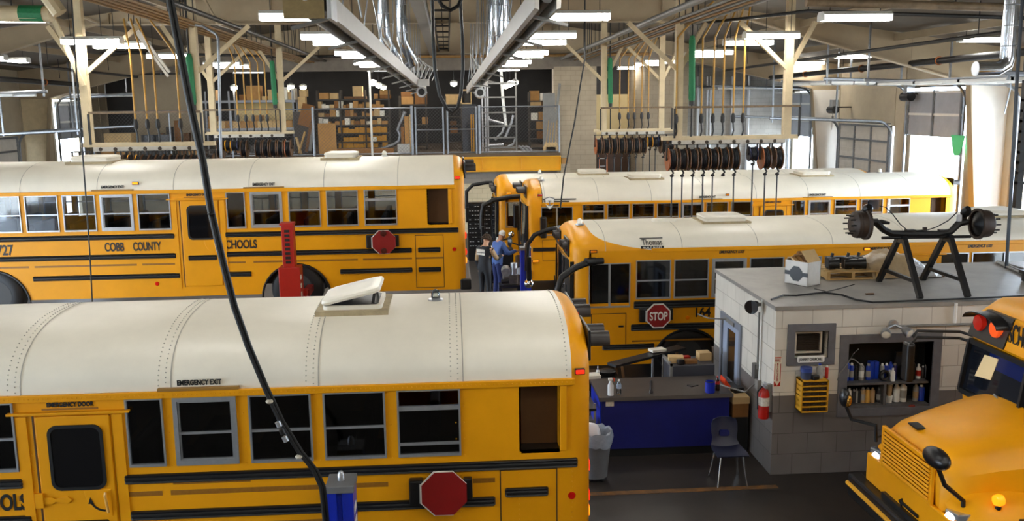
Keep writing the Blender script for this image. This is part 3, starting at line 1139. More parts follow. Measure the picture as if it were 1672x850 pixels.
text('lettering', 'COUNTY', .16, (at(240, 403, Y=b.y0).x, b.y0 - .004, zl), '-y', TXT, b.root, fit=.52, bold=.006)
text('lettering', 'SCHOOLS', .16, (at(391, 400, Y=b.y0).x, b.y0 - .004, zl), '-y', TXT, b.root, fit=.66, bold=.006)
text('lettering', '727', .19, (at(8, 407, Y=b.y0).x, b.y0 - .004, zl - .03), '-y', TXT, b.root, fit=.3, bold=.006)


def mirror_arm(b, pts, r, name='mirror_arm', head=None, ball=None):
    a = b.b(G().tube(pts, r, 10), name, BLK, smooth=True)
    if head: b.b(G().cbox(head[0], head[1]), 'mirror_head', BLKM, a, bevel=.02)
    if ball: b.b(G().ell(ball, .1, 16, 10), 'convex_mirror', CHROME, a, smooth=True)
    return a


# ---- bus in the second row on the right, STOP sign folded out
bt = Bus('yellow school bus behind the block office, red STOP sign on its side and number 164', 14.2, 16.3, 0, 12.0, zs=1.53, zt=2.31, zg=2.5, ztop=2.88, capf=.34, swoosh=1.1, axles=(-3.5, -9.85), skirt=.36)
b = bt
b.glass = DIMG
b.window(2.50, 3.25, 1.46, 2.27, 'slide', absx=True, far=False)
xx = 3.37
k = 0
while xx < 13.4:
    if not (8.0 < xx < 8.6):
        b.window(xx, xx + .63, style='exit' if k == 2 else 'std', absx=True)
    xx += .705
    k += 1
b.sides()
b.roof([-11.4 + 1.41 * k for k in range(8)])
b.rear()
b.cap(b.xf + b.capf, b.xf - .02, 'front_cap', .3)
b.front_face(1.0, 2.3)
b.emergency_door(-5.9, -5.2)
b.lamp_hoods(b.xf - .02, -1, 2.52, (.45, .75), hl=.12)
b.rail(3.33, 14, 1.485, .15, True)
b.rail(3.28, 14, 1.06, .13, True)
b.rail(2.75, 3.72, .70, .11, True)
b.rail(4.9, 10.0, .70, .11, True)
b.tape(3.3 - 14.2, 4.9 - 14.2, .8, .03)
b.panel_line(2.55 - 14.2, 3.18 - 14.2, .75, 1.33)
b.b(G().box(3.05, 3.14, b.y0 - .02, b.y0, 1.08, 1.11), 'latch', BLK)
b.stop_arm(3.76 - 14.2, 1.30, words=True, R=.245)
text('lettering', '164', .17, (4.61, b.y0 - .004, 1.235), '-y', TXT, b.root, fit=.28, bold=.006)
b.reflector(4.34, 1.22, AMBL, True)
b.hatch(-8.95, 0, .8)
b.hatch(-3.4, 0, .8)
b.strobe(-11.75, False, -.35)
b.b(G().prism(rrect(3.9, 4.35, b.y0 + 1.0, b.y0 + 1.25, .05), 2.86, 2.93, 'xy'), 'roof_vent', WHT, bevel=.02)
b.marker(2.58, 2.5, AMBL, .13, True)
for px in (1195, 1600):
    p = at(px, 408, Y=b.y0)
    text('lettering', 'EMERGENCY EXIT', .055, (p.x, b.y0 - .004, 2.41), '-y', TXT, b.root, fit=.48, shear=.15, bold=.0022)
text('lettering', 'EMERGENCY DOOR', .055, (at(1440, 404, Y=b.y0).x, b.y0 - .004, 2.41), '-y', TXT, b.root, fit=.5, bold=.0022)
b.marker(at(1415, 401, Y=b.y0).x, 2.43, AMBON, .12, True)
p = at(1065, 407, Y=b.y0)
b.conform(text('maker_lettering', 'Thomas', .1, (p.x, b.y0 - .012, 2.595), '-y', TXT, b.root, fit=.37), .012)
g = G().box(p.x - .21, p.x + .21, b.y0 - .012, b.y0 + .01, 2.70, 2.71)
for k in range(6): g.box(p.x - .21 + .07 * k, p.x - .14 + .07 * k, b.y0 - .014, b.y0 + .01, 2.53, 2.575)
b.conform(b.b(g, 'maker_plate', TXT), .01)
b.conform(text('maker_lettering', 'BUILT BUSES', .028, (p.x, b.y0 - .018, 2.538), '-y', TXTW, b.root, fit=.34), .014)
yo = b.y0
mirror_arm(b, [(2.75, yo - .03, 2.33), (2.5, yo - .1, 2.33), (2.2, yo - .25, 2.25), (1.95, yo - .35, 2.1), (1.88, yo - .38, 1.9), (1.87, yo - .38, 1.45)], .06,
           head=((1.87, yo - .38, 1.35), (.1, .22, .5)), ball=(1.85, yo - .38, .98))
g = G().tube([(2.6, yo - .07, 2.33), (2.5, yo - .1, 2.33), (2.42, yo - .14, 2.33)], .075, 10)
b.b(g, 'arm_boot', BLK, smooth=True)
yo = b.y1
mirror_arm(b, [(2.25, yo - .05, 2.62), (2.0, yo + .1, 2.55), (1.75, yo + .15, 2.45), (1.6, yo + .15, 2.25), (1.58, yo + .15, 1.7)], .05,
           head=((1.62, yo + .15, 1.75), (.1, .2, .5)), ball=(1.62, yo + .15, 1.42))
b.seats(-1.2, -10.2)

# ---- bus in the third row, winged shield on its roof side
bi = Bus('yellow school bus in the third row with a winged shield emblem on its white roof', 13.62, 23.75, .1, 11.6, axles=(-3.3, -9.4), capf=.38, ztop=3.0)
b = bi
b.vent_opening()
for r0, r1, st in ((-1.93, -1.32, 'open'), (-2.65, -2.06, 'std'), (-3.37, -2.78, 'open'), (-4.09, -3.5, 'exit'), (-4.54, -4.2, 'narrow')): b.window(r0, r1, style=st)
for k in range(7): b.window(-5.62 - .66 * k - .57, -5.62 - .66 * k, style='exit' if k == 2 else 'open' if k == 6 else 'std')
b.window(2.38, 3.2, 1.62, 2.36, 'slide', absx=True)
b.sides()
b.roof(SEAMS)
b.rear()
b.cap(b.xf + b.capf, b.xf, 'front_cap', .22)
b.front_face(.95, 2.4)
b.emergency_door()
b.lamp_hoods(b.xf, -1, 2.74, (.4, .72))
b.rail(-10.1, -.13, 1.52)
b.hatch(-3.6, 0, .8)
b.hatch(-8.3, 0, .8)
b.b(G().prism(rrect(4.9, 5.4, b.y0 + .95, b.y0 + 1.25, .05), b.Z(2.98), b.Z(3.04), 'xy'), 'roof_vent', WHT, bevel=.02)
b.strobe(-11.15, False, -.4)
b.strobe(-1.6, False)
b.marker(2.35, 2.68, REDL, .13, True)
b.marker(-6.3, 2.6, AMBL)
for px in (1155, 1335):
    p = at(px, 318, Y=b.y0)
    text('lettering', 'EMERGENCY EXIT', .05, (p.x, b.y0 - .004, b.Z(2.53)), '-y', TXT, b.root, fit=.45, bold=.0022)
    b.b(G().box(p.x - .4, p.x + .4, b.y0 - .045, b.y0 + .02, b.Z(2.485), b.Z(2.505)), 'exit_rail', mat('ochre trim', (150, 108, 40), 0.5))
text('lettering', 'EMERGENCY DOOR', .042, (b.xr - 5.06, b.y0 - .004, b.Z(2.36)), '-y', TXT, b.root, fit=.44, bold=.0022)
# winged shield emblem
p = at(897, 331, Y=b.y0 + .05)
ez = p.z
g = G()
for k, (x0, x1) in enumerate(((-.19, .70), (-.16, .52), (-.13, .38), (-.1, .24))):
    zz = ez + .09 - .055 * k
    g.prism([(p.x + x0, zz + .018), (p.x + x1, zz + .018), (p.x + x1, zz - .012), (p.x + x0 + .04, zz - .012)], b.y0 - .006, b.y0 + .01)
b.conform(b.b(g, 'emblem_wings', TXT), .01)
sh = lambda f: [(p.x - .13 * f, ez + .13 * f), (p.x, ez + .165 * f), (p.x + .13 * f, ez + .13 * f), (p.x + .12 * f, ez - .02), (p.x + .07 * f, ez - .12 * f), (p.x, ez - .17 * f), (p.x - .07 * f, ez - .12 * f), (p.x - .12 * f, ez - .02)]
b.conform(b.b(G().prism(sh(1), b.y0 - .012, b.y0 + .01), 'emblem_shield_edge', mat('emblem grey', (120, 120, 122), 0.5)), .012)
b.conform(b.b(G().prism(sh(.85), b.y0 - .02, b.y0 + .01), 'emblem_shield', WHITEP), .016)
g = G().box(p.x - .012, p.x + .012, b.y0 - .026, b.y0, ez - .06, ez + .06).box(p.x - .045, p.x + .045, b.y0 - .026, b.y0, ez + .05, ez + .07).box(p.x - .045, p.x + .045, b.y0 - .026, b.y0, ez - .07, ez - .05)
b.conform(b.b(g, 'emblem_letter', mat('emblem grey', (120, 120, 122), 0.5)), .022)
b.panel_line(2.42 - b.xr, 3.2 - b.xr, .95, 1.5)
b.b(G().box(2.15, 3.3, b.y0 - .02, b.y0 + .01, b.Z(1.2), b.Z(1.3)), 'rub_rail', BLK)
b.marker(2.22, .95, AMBON, .18, True)
b.b(G().cbox((2.42, b.y0 - .12, 1.95), (.16, .2, .55)), 'mirror_head', BLKM, bevel=.03)
b.b(G().tube([(2.3, b.y0, 1.75), (2.35, b.y0 - .12, 1.75)], .03), 'mirror_arm', BLK)
mirror_arm(b, [(2.1, b.y0 + .1, 1.45), (1.75, b.y0 - .05, 1.5), (1.6, b.y0 - .05, 1.55)], .02)
b.b(G().lathe([(.01, .06), (.15, .03), (.17, 0), (.1, -.06)], (1.55, b.y0 - .05, 1.6), 'x', 20), 'crossover_mirror', BLKM, smooth=True)
b.seats(-1.6, -10.2)

# ---- rearmost bus
bz = Bus('partly hidden yellow school bus in the rearmost row with black looped mirror arms', 13.0, 27.1, -.0, 11.6, zs=1.53, zt=2.3, zg=2.45, ztop=2.98, capf=.34, swoosh=.9, axles=(-3.3, -9.4))
b = bz
b.window(1.65, 2.3, 1.5, 2.25, 'slide', absx=True, far=False)
for k in range(12): b.window(2.6 + k * .8, 3.25 + k * .8, absx=True)
b.sides()
b.roof([-1.28 - 1.41 * k for k in range(7)])
b.rear()
b.cap(b.xf + b.capf, b.xf, 'front_cap', .3)
b.front_face(.95, 2.3)
b.lamp_hoods(b.xf, -1, 2.55, (.45, .75), hl=.14)
b.rail(2.0, 12.5, 1.45, .12, True)
b.hatch(-8.6, 0, .8)
b.strobe(-10.2, False)
b.marker(1.75, 2.52, AMBON, .16, True)
yo = b.y0
mirror_arm(b, [(2.1, yo, 2.42), (1.8, yo - .12, 2.42), (1.3, yo - .25, 2.35), (.98, yo - .3, 2.2), (.93, yo - .3, 1.9), (.93, yo - .3, 1.5)], .07, head=((.95, yo - .3, 1.35), (.1, .22, .5)))
mirror_arm(b, [(1.55, b.y1, 2.62), (1.2, b.y1 + .1, 2.62), (.75, b.y1 + .1, 2.55), (.55, b.y1 + .1, 2.35), (.53, b.y1 + .1, 1.8)], .06, head=((.55, b.y1 + .1, 1.6), (.1, .2, .5)))
mirror_arm(b, [(1.45, yo + .1, 1.2), (1.5, yo - .2, 1.15), (1.75, yo - .25, 1.2)], .03, ball=(1.8, yo - .25, 1.32))
b.b(G().cbox((1.95, yo - .15, 1.85), (.16, .2, .7)), 'mirror_head', BLKM, bevel=.03)
# ================================================================ OVERHEAD: LIGHTS, RACKS, RAILS, PIPES
ROWS = {
    'left centre row': [(425, 28, 1), (492, 60, 1), (512, 70, 1), (547, 87, 1), (558, 92, 1), (578, 103, 1), (587, 107, 1), (600, 114, 1)],
    'right centre row': [(995, 27, -1), (940, 58, -1), (924, 69, -1), (895, 86, -1), (887, 91, -1), (867, 101, -1), (861, 106, -1), (848, 113, -1)],
    'left side row': [(73, 30, -1), (103, 68, 1), (155, 75, 1), (241, 92, 1), (333, 105, 1), (352, 109, 1), (382, 117, 1)],
    'right side row': [(1340, 29, 1), (1215, 59, 1), (1182, 70, 1), (1130, 86, 1), (1118, 91, 1), (1052, 101, 1), (1034, 105, 1), (1008, 111, 1)],
    'far right row by the wall': [(1567, 65, 1), (1363, 92, 1), (1296, 103, 1)],
    'far left row by the wall': [(47, 99, -1), (10, 95, -1), (81, 119, 1)],
}
LZ = 6.5
RW = {'left centre row': 0, 'right centre row': 1, 'left side row': 2, 'right side row': 3, 'far right row by the wall': 4, 'far left row by the wall': 5}
proto = None


def make_light(lab):
    t = thing('shop_light', lab, 'ceiling light', (0, 0, LZ))
    L, W = 1.22, .32
    g = G().prism([(-W / 2 + .01, LZ + .10), (-W / 2 + .05, LZ + .02), (-.05, LZ), (.05, LZ), (W / 2 - .05, LZ + .02), (W / 2 - .01, LZ + .10)], -L / 2 + .015, L / 2 - .015, 'yz')
    g.build('lens', LENS, t)
    g = G().prism([(-W / 2, LZ + .10), (W / 2, LZ + .10), (W / 2 - .06, LZ + .16), (-W / 2 + .06, LZ + .16)], -L / 2, L / 2, 'yz')
    g.box(-L / 2, -L / 2 + .012, -W / 2, W / 2, LZ + .0, LZ + .12).box(L / 2 - .012, L / 2, -W / 2, W / 2, LZ + .0, LZ + .12)
    g.build('housing', FIXT, t)
    for x in (-.45, .45): G().tube([(x, 0, LZ + .07), (x, 0, LZ + 1)], .008, 5).build('hanger_wire', DPIPE, t)
    return t


def put_light(t, x, y):
    t.location = (x, y, LZ)
    for c in t.children:
        if c.name.startswith('hanger_wire'): c.scale.z = roofz(x) + .03 - LZ


for row, lst in ROWS.items():
    for k, (px, py, sd) in enumerate(lst):
        p = at(px, py, Z=LZ + .06)
        lab = 'lit fluorescent shop light, %s from the front of the %s' % (ORD[k], row)
        x = p.x + sd * .61
        if proto is None:
            proto = make_light(lab)
            proto['group'] = 'fluorescent shop lights'
            put_light(proto, x, p.y)
        else: put_light(dup(proto, (x, p.y, LZ), lab), x, p.y)
# unseen lights added to brighten the near bus and the office front
for x in (-6.5, -1.8, 1.8, 5.5, 9.5):
    for y in ((0.5, 3.5) if x > 0 else (3.5,)) + ((7.0,) if x > 5 else (8.6 if x > 0 else 9.3,) if abs(x) < 2 else ()):
        put_light(dup(proto, (x, y, LZ), 'added fluorescent light outside the frame, brightening the near end of the shop', 'fluorescent shop lights'), x - 1.5 if y > 9 else x, y)


# ---------------------------------------------------------------- hose reel racks
def make_reel(name, face, kind='hose'):
    R = .27 if kind == 'hose' else .17
    m = {'hose': REELB, 'orange': REELO, 'blue': mat('blue black reel', (24, 30, 62), 0.5), 'yellow': mat('yellow reel case', (226, 160, 30), 0.4)}[face]
    t = thing(name, 'x', 'hose reel', (0, 0, 0))
    w2 = .085
    # root at the hook above the reel
    zc = -R - .07
    for sx in (-1, 1):
        mm = REELB if (face == 'orange' and sx > 0) else m
        G().lathe([(.03, sx * w2), (R * .8, sx * w2), (R * .97, sx * (w2 + .012)), (R, sx * (w2 - .004)), (R * .97, sx * (w2 - .014)), (.03, sx * (w2 - .016))], (0, 0, zc), 'x', 26).build('side_disc', mm, t, smooth=True)
    g = G()
    prof = [(.06, -w2 + .02)] + [(R * .84 + (.012 if k % 2 else 0), -w2 + .02 + (2 * w2 - .04) * k / 10) for k in range(11)] + [(.06, w2 - .02)]
    g.lathe(prof, (0, 0, zc), 'x', 22).build('hose_coil', HOSE, t, smooth=True)
    g = G().bar((-w2 - .03, 0, 0), (-w2 - .03, 0, zc - .03), .02, .07).bar((w2 + .03, 0, 0), (w2 + .03, 0, zc - .03), .02, .07).box(-w2 - .05, w2 + .05, -.05, .05, -.012, .012)
    g.tube([(-w2 - .04, 0, zc), (w2 + .04, 0, zc)], .025, 8)
    g.build('bracket', DPIPE, t)
    return t, R, zc


def drop(t, R, zc, L, ball=True, loc=(0, 0, 0)):
    """the hose that hangs from the reel: guide arm, stopper and the free length"""
    ORG[t.name] = Vector(t.location)
    o = Vector(t.location)
    g = G().tube([o + Vector(q) for q in ((0, -R * .2, zc - R * .85), (.03, -R * .4, zc - R * 1.15), (0, -R * .3, zc - R * 1.3))], .022, 6)
    g.ell(o + Vector((0, -R * .3, zc - R * 1.38)), (.05, .04, .035), 8, 6)
    g.build('hose_guide', DPIPE, t, smooth=True)
    if L: G().tube([o + Vector((0, -R * .3, zc - R * 1.35)), o + Vector((.005, -R * .3, zc - R * 1.35 - L))], .017, 6).build('hanging_hose', HOSE, t)


def rack(lab, xs, Y, z, posts, strut, where, reels, drops, green, ztop, bundle):
    r = thing('hose_reel_rack', lab, 'rack', ((xs[0] + xs[1]) / 2, Y, z), 'suspended hose reel racks')
    G().box(xs[0], xs[1], Y - .09, Y + .09, z, z + .09).build('top_beam', TANL, r)
    G().box(xs[0] + .25, xs[1] - .3, Y - .05, Y + .05, z - .1, z).build('reel_channel', mat('off white channel', (206, 200, 188), 0.5, noise=.2, scale=9), r)
    n = int((xs[1] - xs[0] - .6) / .32)
    for k in range(n):
        G().lathe([(.005, -.062), (.04, -.06), (.045, -.048)], (xs[0] + .4 + k * .32, Y, z - .05), 'y', 10).build('channel_plug', mat('dark brown plug', (60, 48, 34), .6), r)
    for px in posts:
        zr = roofz(px)
        G().box(px - .085, px + .085, Y - .085, Y + .085, z + .08, zr - .1).build('hanger_post', TANL, r)
        for sg in (-1, 1):
            G().bar((px, Y, z + 1.55), (px + sg * (.62 if sg * px > 0 else 1.2), Y + sg * .1, 6.9), .09, .09).build('brace', TANL, r)
    G().box(strut[0], strut[1], Y - .12, Y - .075, z + .72, z + .77).build('strut_channel', mat('rust speckled strut', (126, 104, 78), .6, noise=.5, scale=30), r)
    for sx in strut:
        G().box(sx - .02, sx + .02, Y - .12, Y - .08, z + .05, z + .72).build('strut_leg', DPIPE, r)
    for k, (px, kind, L) in enumerate(reels):
        if kind not in PROT: PROT[kind] = make_reel('hose_reel', {'hose': 'hose', 'orange': 'orange', 'blue': 'blue', 'yellow': 'yellow'}[kind], 'hose' if kind in ('hose', 'orange') else 'small')
        pt, R, zc = PROT[kind]
        desc = {'hose': 'rust brown hose reel', 'orange': 'hose reel with an orange brown side', 'blue': 'small blue black hose reel', 'yellow': 'small yellow cased reel'}[kind]
        lb = '%s, %s from the left on the %s' % (desc, ORD[k], where)
        if kind not in USED:
            USED.add(kind)
            t = pt
            t.location = (px, Y, z - .1)
            t['label'] = lb
            t['group'] = 'reels on the ' + where
        else: t = dup(pt, (px, Y, z - .1), lb, 'reels on the ' + where)
        HANG.append((t, R, zc, L))
    for k, px in enumerate(drops):
        t = thing('air_drop_pipe', 'thin ochre air pipe dropping to the %s, %s from the left' % (where, ORD[k]), 'pipe', (px, Y - .1, z + .1), 'air pipes above the ' + where)
        G().tube([(px, Y - .1, z + .55), (px, Y - .1, ztop - .35), (px + (bundle - px) * .12, Y - .1, ztop - .1), (px + (bundle - px) * .45, Y - .1, ztop + .45)], .022, 8).build('pipe', GOLD, t, smooth=True)
        G().tube([(px, Y - .1, z + .38), (px, Y - .1, z + .42), (px, Y - .1, z + .52), (px, Y - .1, z + .6)], [.03, .05, .05, .03], 8).build('valve', DPIPE, t, smooth=True)
        G().tube([(px, Y - .1, z + .4), (px + .02, Y - .1, z + .2), (px, Y - .06, z + .08)], .02, 6).build('hose', HOSE, t, smooth=True)
    for px in green:
        t = thing('hose_sleeve', 'bright green tube hanging above the ' + where, 'tube', (px, Y - .1, z + .1))
        G().tube([(px, Y - .1, z + .85), (px, Y - .1, z + .95), (px - .02, Y - .1, ztop - .4), (px - .02, Y - .1, ztop - .3)], [.05, .075, .075, .05], 12).build('sleeve', GREENT, t, smooth=True)
        G().tube([(px, Y - .1, z + .08), (px, Y - .1, z + .85)], .018, 6).build('hose', HOSE, t)
        G().tube([(px, Y - .1, z + .78), (px, Y - .1, z + .9)], .06, 10).build('cuff', DPIPE, t)
        G().tube([(px - .02, Y - .1, ztop - .3), (px - .02, Y - .1, roofz(px))], .02, 6).build('hanger', DPIPE, t)


PROT, USED, HANG = {}, set(), []
X21 = lambda px, py=200: at(px, py, Y=21.0).x
X29 = lambda px, py=200: at(px, py, Y=29.0).x
z21 = at(1190, 221, Y=21).z
z29 = at(1020, 210, Y=29).z
rack('tan hose reel rack hanging in front of the white block wall at right', (X21(1081), X21(1303)), 21.0, z21 - .09, [X21(1108, 150), X21(1286, 150)], (X21(1100, 185), X21(1303, 185)), 'near right rack',
     [(X21(1097), 'orange', 2.6), (X21(1114), 'hose', 2.6), (X21(1131), 'hose', 2.6), (X21(1148), 'hose', 2.6), (X21(1164), 'hose', 2.6), (X21(1181), 'hose', 0), (X21(1199), 'hose', 2.6), (X21(1230), 'blue', 2.8), (X21(1250), 'orange', 2.6), (X21(1270), 'hose', 2.6)],
     [X21(a, 150) for a in (1103, 1144, 1163, 1179, 1196, 1212)], [X21(1128, 150)], 6.9, 7.0)
rack('tan hose reel rack hanging by the cream recess at the back right', (X29(970), X29(1100)), 29.0, z29 - .09, [X29(986, 150), X29(1080, 150)], (X29(980, 182), X29(1096, 182)), 'back right rack',
     [(X29(977), 'orange', 2.2), (X29(989), 'hose', 2.2), (X29(1002), 'hose', 2.2), (X29(1014), 'hose', 2.2), (X29(1026), 'hose', 2.2), (X29(1038), 'hose', 2.2), (X29(1049.5), 'hose', 2.2), (X29(1061), 'yellow', 2.2), (X29(1070), 'blue', 2.2), (X29(1083), 'hose', 0), (X29(1094), 'hose', 0)],
     [X29(a, 150) for a in (1011, 1025, 1035, 1047, 1058)], [X29(996, 150)], 6.8, 7.0)
z21 = at(240, 232, Y=21).z
z29 = at(420, 214, Y=29).z
rack('tan hose reel rack hanging behind the raised bus at left', (X21(131), X21(349)), 21.0, z21 - .09, [X21(139, 150), X21(321, 150)], (X21(147, 190), X21(330, 190)), 'near left rack',
     [(X21(122), 'hose', 0), (X21(134), 'orange', 0), (X21(193), 'hose', 0), (X21(202), 'hose', 0), (X21(213), 'yellow', 0)] + [(X21(224 + 11.6 * k), 'hose', 0) for k in range(11)],
     [X21(a, 150) for a in (220, 239, 256, 293)], [X21(316, 150)], 6.6, -7.0)
rack('tan hose reel rack hanging in front of the grey pallet rack at left', (X29(335), X29(479)), 29.0, z29 - .09, [X29(345, 150), X29(459, 150)], (X29(335, 185), X29(458, 185)), 'back left rack',
     [(X29(358), 'hose', 0), (X29(371), 'yellow', 0), (X29(382), 'blue', 0), (X29(397), 'hose', 0)] + [(X29(421 + 12 * k), 'hose', 1.6) for k in range(4)] + [(X29(469), 'orange', 1.6)],
     [X29(a, 150) for a in (387, 400, 412, 424, 435)], [X29(449, 150)], 6.8, -7.0)
for h in HANG: drop(*h)

# ---------------------------------------------------------------- exhaust extraction rails
def exrail(lab, p0, p1, side):
    p0, p1 = Vector(p0), Vector(p1)
    t = thing('exhaust_rail', lab, 'exhaust rail', tuple((p0 + p1) / 2))
    d = p1 - p0
    S = [(-.13, .13), (-.04, .18), (.04, .18), (.13, .13), (.13, -.09), (.085, -.105), (.085, .1), (-.085, .1), (-.085, -.105), (-.13, -.09)]
    G().loft([[p + Vector((a, 0, b)) for a, b in S] for p in (p0, p1)]).build('rail_shell', RAILG, t)
    G().loft([[p + Vector((.06 * math.cos(q * PI / 6), 0, .02 + .06 * math.sin(q * PI / 6))) for q in range(12)] for p in (p0 + d * .002, p1 - d * .002)]).build('suction_tube', DPIPE, t, smooth=True)
    for k in range(9):
        p = p0 + d * ((k + .3) / 9)
        G().cbox(p + Vector((side * .1, 0, -.13)), (.4, .1, .03), (0, side * .25, 0)).build('flange_clip', STEEL, t)
        for sx in (-.13, .13):
            G().tube([p + Vector((sx, 0, .2)), p + Vector((sx * .3, 0, .75)), Vector((p.x, p.y, roofz(p.x) - .1))], .012, 5).build('chain', GALV, t)
    return t


RL0, RL1 = Vector((-1.22, 8.6, 6.12)), at(690, 147, Y=31)
RR0, RR1 = Vector((1.0, 9.2, 6.18)), at(768, 148, Y=31)
e1 = exrail('long grey exhaust extraction rail, the left one, with a tan box at its end', RL0, RL1, -1)
e2 = exrail('long grey exhaust extraction rail, the right one, with a dark tube inside', RR0, RR1, 1)
G().cbox(RL0 + Vector((-.04, -.02, .08)), (.36, .04, .5)).build('end_plate', mat('yellowish end plate', (150, 128, 84), .6, noise=.25, scale=14), e1)
G().cbox(RL0 + Vector((.18, .22, .08)), (.04, .45, .5)).build('side_plate', GALV, e1)
G().ell(RL0 + Vector((-.02, -.06, .02)), .04, 10, 8).build('knob', WHITEP, e1, smooth=True)
for e, p in ((e1, RL1), (e2, RR1)):
    q = p + Vector((.12, -5.5, -.02))
    G().tube([q + Vector((0, -.25, -.1)), q + Vector((0, .25, -.12))], .14, 16).build('fan_collar', ALU, e, smooth=True)
    G().tube([q + Vector((0, -.26, -.1)), q + Vector((0, -.255, -.1))], .09, 14).build('fan_mouth', BLK, e)
    G().cbox(q + Vector((0, 0, .15)), (.42, .3, .18)).build('junction_box', WHITEP, e)
    sg = 1
    for k in range(5):
        a = p + Vector((.1 * k - .2, -4.6 + 1.0 * k, .2))
        G().tube([q + Vector((.1 * k - .2, .3, .3)), a + Vector((.1, -.3, .75 - .07 * k)), a + Vector((.3, .3, .45)), a + Vector((.12, .6, .1))], .014, 6).build('cable', mat('white cable', (196, 196, 192), .5), e, smooth=True)


def duct(lab, pts, r):
    t = thing('spiral_duct', lab, 'duct', pts[-1])
    G().tube(pts, r, 18).build('duct', SHINY, t, smooth=True)
    P0, P1 = Vector(pts[0]), Vector(pts[1])
    n = int((P0 - P1).length / .3)
    for k in range(n):
        c = P0.lerp(P1, (k + .5) / n)
        G().torus(c, r, .008, 'z', 18, 5).build('duct_seam', ALU, t, smooth=True)
    return t


for px, nm in ((627, 'left exhaust rail, nearer'), (656, 'left exhaust rail, farther')):
    a = at(px, 50, Y=21.5 + (px - 627) * .05)
    duct('shiny vertical spiral duct dropping onto the ' + nm + ' of two', [(a.x, a.y, roofz(a.x) - .05), (a.x, a.y, 6.7), (a.x + .1, a.y + .15, 6.45), (a.x + .22, a.y + .5, 6.2), (-1.13, a.y + .9, 6.05)], .13)
for px, nm in ((806, 'left'), (823, 'right')):
    a = at(px, 40, Y=21.5)
    duct('shiny vertical spiral duct above the right exhaust rail, the %s of two' % nm, [(a.x, a.y, roofz(a.x) - .05), (a.x, a.y, 6.5), (a.x - .02, a.y + .1, 6.3), (a.x - .06, a.y + .3, 6.1)], .13)
a = at(1648, 60, Y=13.8)
t = duct('shiny duct with an elbow at the top right by the wall', [(a.x, a.y, 7.3), (a.x, a.y, at(1648, 92, Y=13.8).z), (a.x - .02, a.y, at(1645, 104, Y=13.8).z), (a.x - .15, a.y, at(1632, 112, Y=13.8).z), (a.x - .5, a.y, at(1610, 112, Y=13.8).z)], .11)

# ridge beam and cable tray
t = thing('cable_tray', 'dark ladder type cable tray running along the ridge', 'cable tray', (-.09, 28, 7.15))
for x in (-.28, .1): G().box(x - .02, x + .02, 14, 42, 7.15, 7.25).build('side_rail', DPIPE, t)
for k in range(13): G().box(-.28, .1, 14.5 + k * 2.1, 14.6 + k * 2.1, 7.16, 7.2).build('rung', DPIPE, t)
for k in range(5):
    G().tube([(-.09, 15 + 5.2 * k, 7.2), (-.09, 15 + 5.2 * k, 8.75)], .012, 5).build('hanger_rod', DPIPE, t)
struct(G().box(-.62, -.38, 10, 37.5, 6.95, 7.28).build('trim_40', mat('grey ridge girder', (138, 134, 128), .5, noise=.15, scale=2)))

# pipes that run along the shop
def pipe(lab, pts, r, m, hang=(), cat='pipe', name='overhead_pipe', n=10):
    t = thing(name, lab, cat, pts[0])
    G().tube(pts, r, n).build('pipe', m, t, smooth=True)
    for q in hang:
        q = Vector(q)
        G().tube([q, (q.x, q.y, roofz(q.x) - .05)], .012, 5).build('hanger_rod', DPIPE, t)
    return t


for k in range(5):
    x = -5.2 - .13 * k
    pipe('brown pipe in the bundle under the left roof, %s from the ridge' % ORD[k], [(x, 11, 6.95 - .01 * k), (x, 37.4, 6.8 - .01 * k)], .028, BPIPE, [(x, 14, 6.93), (x, 20, 6.9), (x, 27, 6.87), (x, 34, 6.83)])
    x = 5.0 + .14 * k
    pipe('brown pipe in the bundle under the right roof, %s from the ridge' % ORD[k], [(x, 11, 6.95 - .01 * k), (x, 37.4, 6.8 - .01 * k)], .028, BPIPE if k % 2 else STEEL, [(x, 14, 6.93), (x, 20, 6.9), (x, 27, 6.87), (x, 34, 6.83)])
pipe('thick grey pipe beside the brown bundle under the right roof', [(4.6, 11, 7.0), (4.6, 37.4, 6.85)], .065, STEEL, [(4.6, 16, 6.97), (4.6, 30, 6.9)])
pipe('black pipe beside the brown bundle under the left roof', [(-4.75, 11, 7.0), (-4.75, 37.4, 6.85)], .05, DPIPE, [(-4.75, 16, 6.97), (-4.75, 30, 6.9)])
for s, nm in ((1, 'right'), (-1, 'left')):
    x = 13.0 if s > 0 else -13.8
    pipe('heavy dark sprinkler main along the %s wall' % nm, [(x, 9, 6.25), (x, 37, 6.0)], .09, DPIPE, [(x, 12 + 4.5 * k, 6.2) for k in range(6)])
    x -= s * 1.9
    pipe('thinner dark pipe inboard of the sprinkler main on the %s side' % nm, [(x, 9, 6.5), (x, 37, 6.3)], .045, DPIPE, [(x, 14 + 5 * k, 6.45) for k in range(5)])
    for k in range(5):
        y = 14.8 + 4.6 * k
        xx = 13.0 if s > 0 else -13.8
        o = G().torus((xx, y, 6.25 - (y - 9) / 28 * .25), .1, .02, 'y', 14, 6).build('pipe_clamp', mat('rust orange clamp', (150, 84, 30), .5), None)
        tag(o, 'rust orange clamp on the %s sprinkler main, %s from the front' % (nm, ORD[k]), 'pipe clamp', 'pipe clamps')
pipe('tan and grey pipe crossing the top right corner of the picture', [at(1316, 4, Y=16), at(1500, 8, Y=16), at(1690, 14, Y=16)], .075, mat('mottled tan pipe', (150, 128, 100), .5, noise=.4, scale=5), [at(1400, 6, Y=16), at(1560, 9, Y=16), at(1650, 11, Y=16)])
pipe('dark conduit crossing under the frame at the top right', [at(1060, 48, Y=24.6), at(1320, 18, Y=18), at(1690, 30, Y=15)], .035, DPIPE, [at(1320, 18, Y=18)])
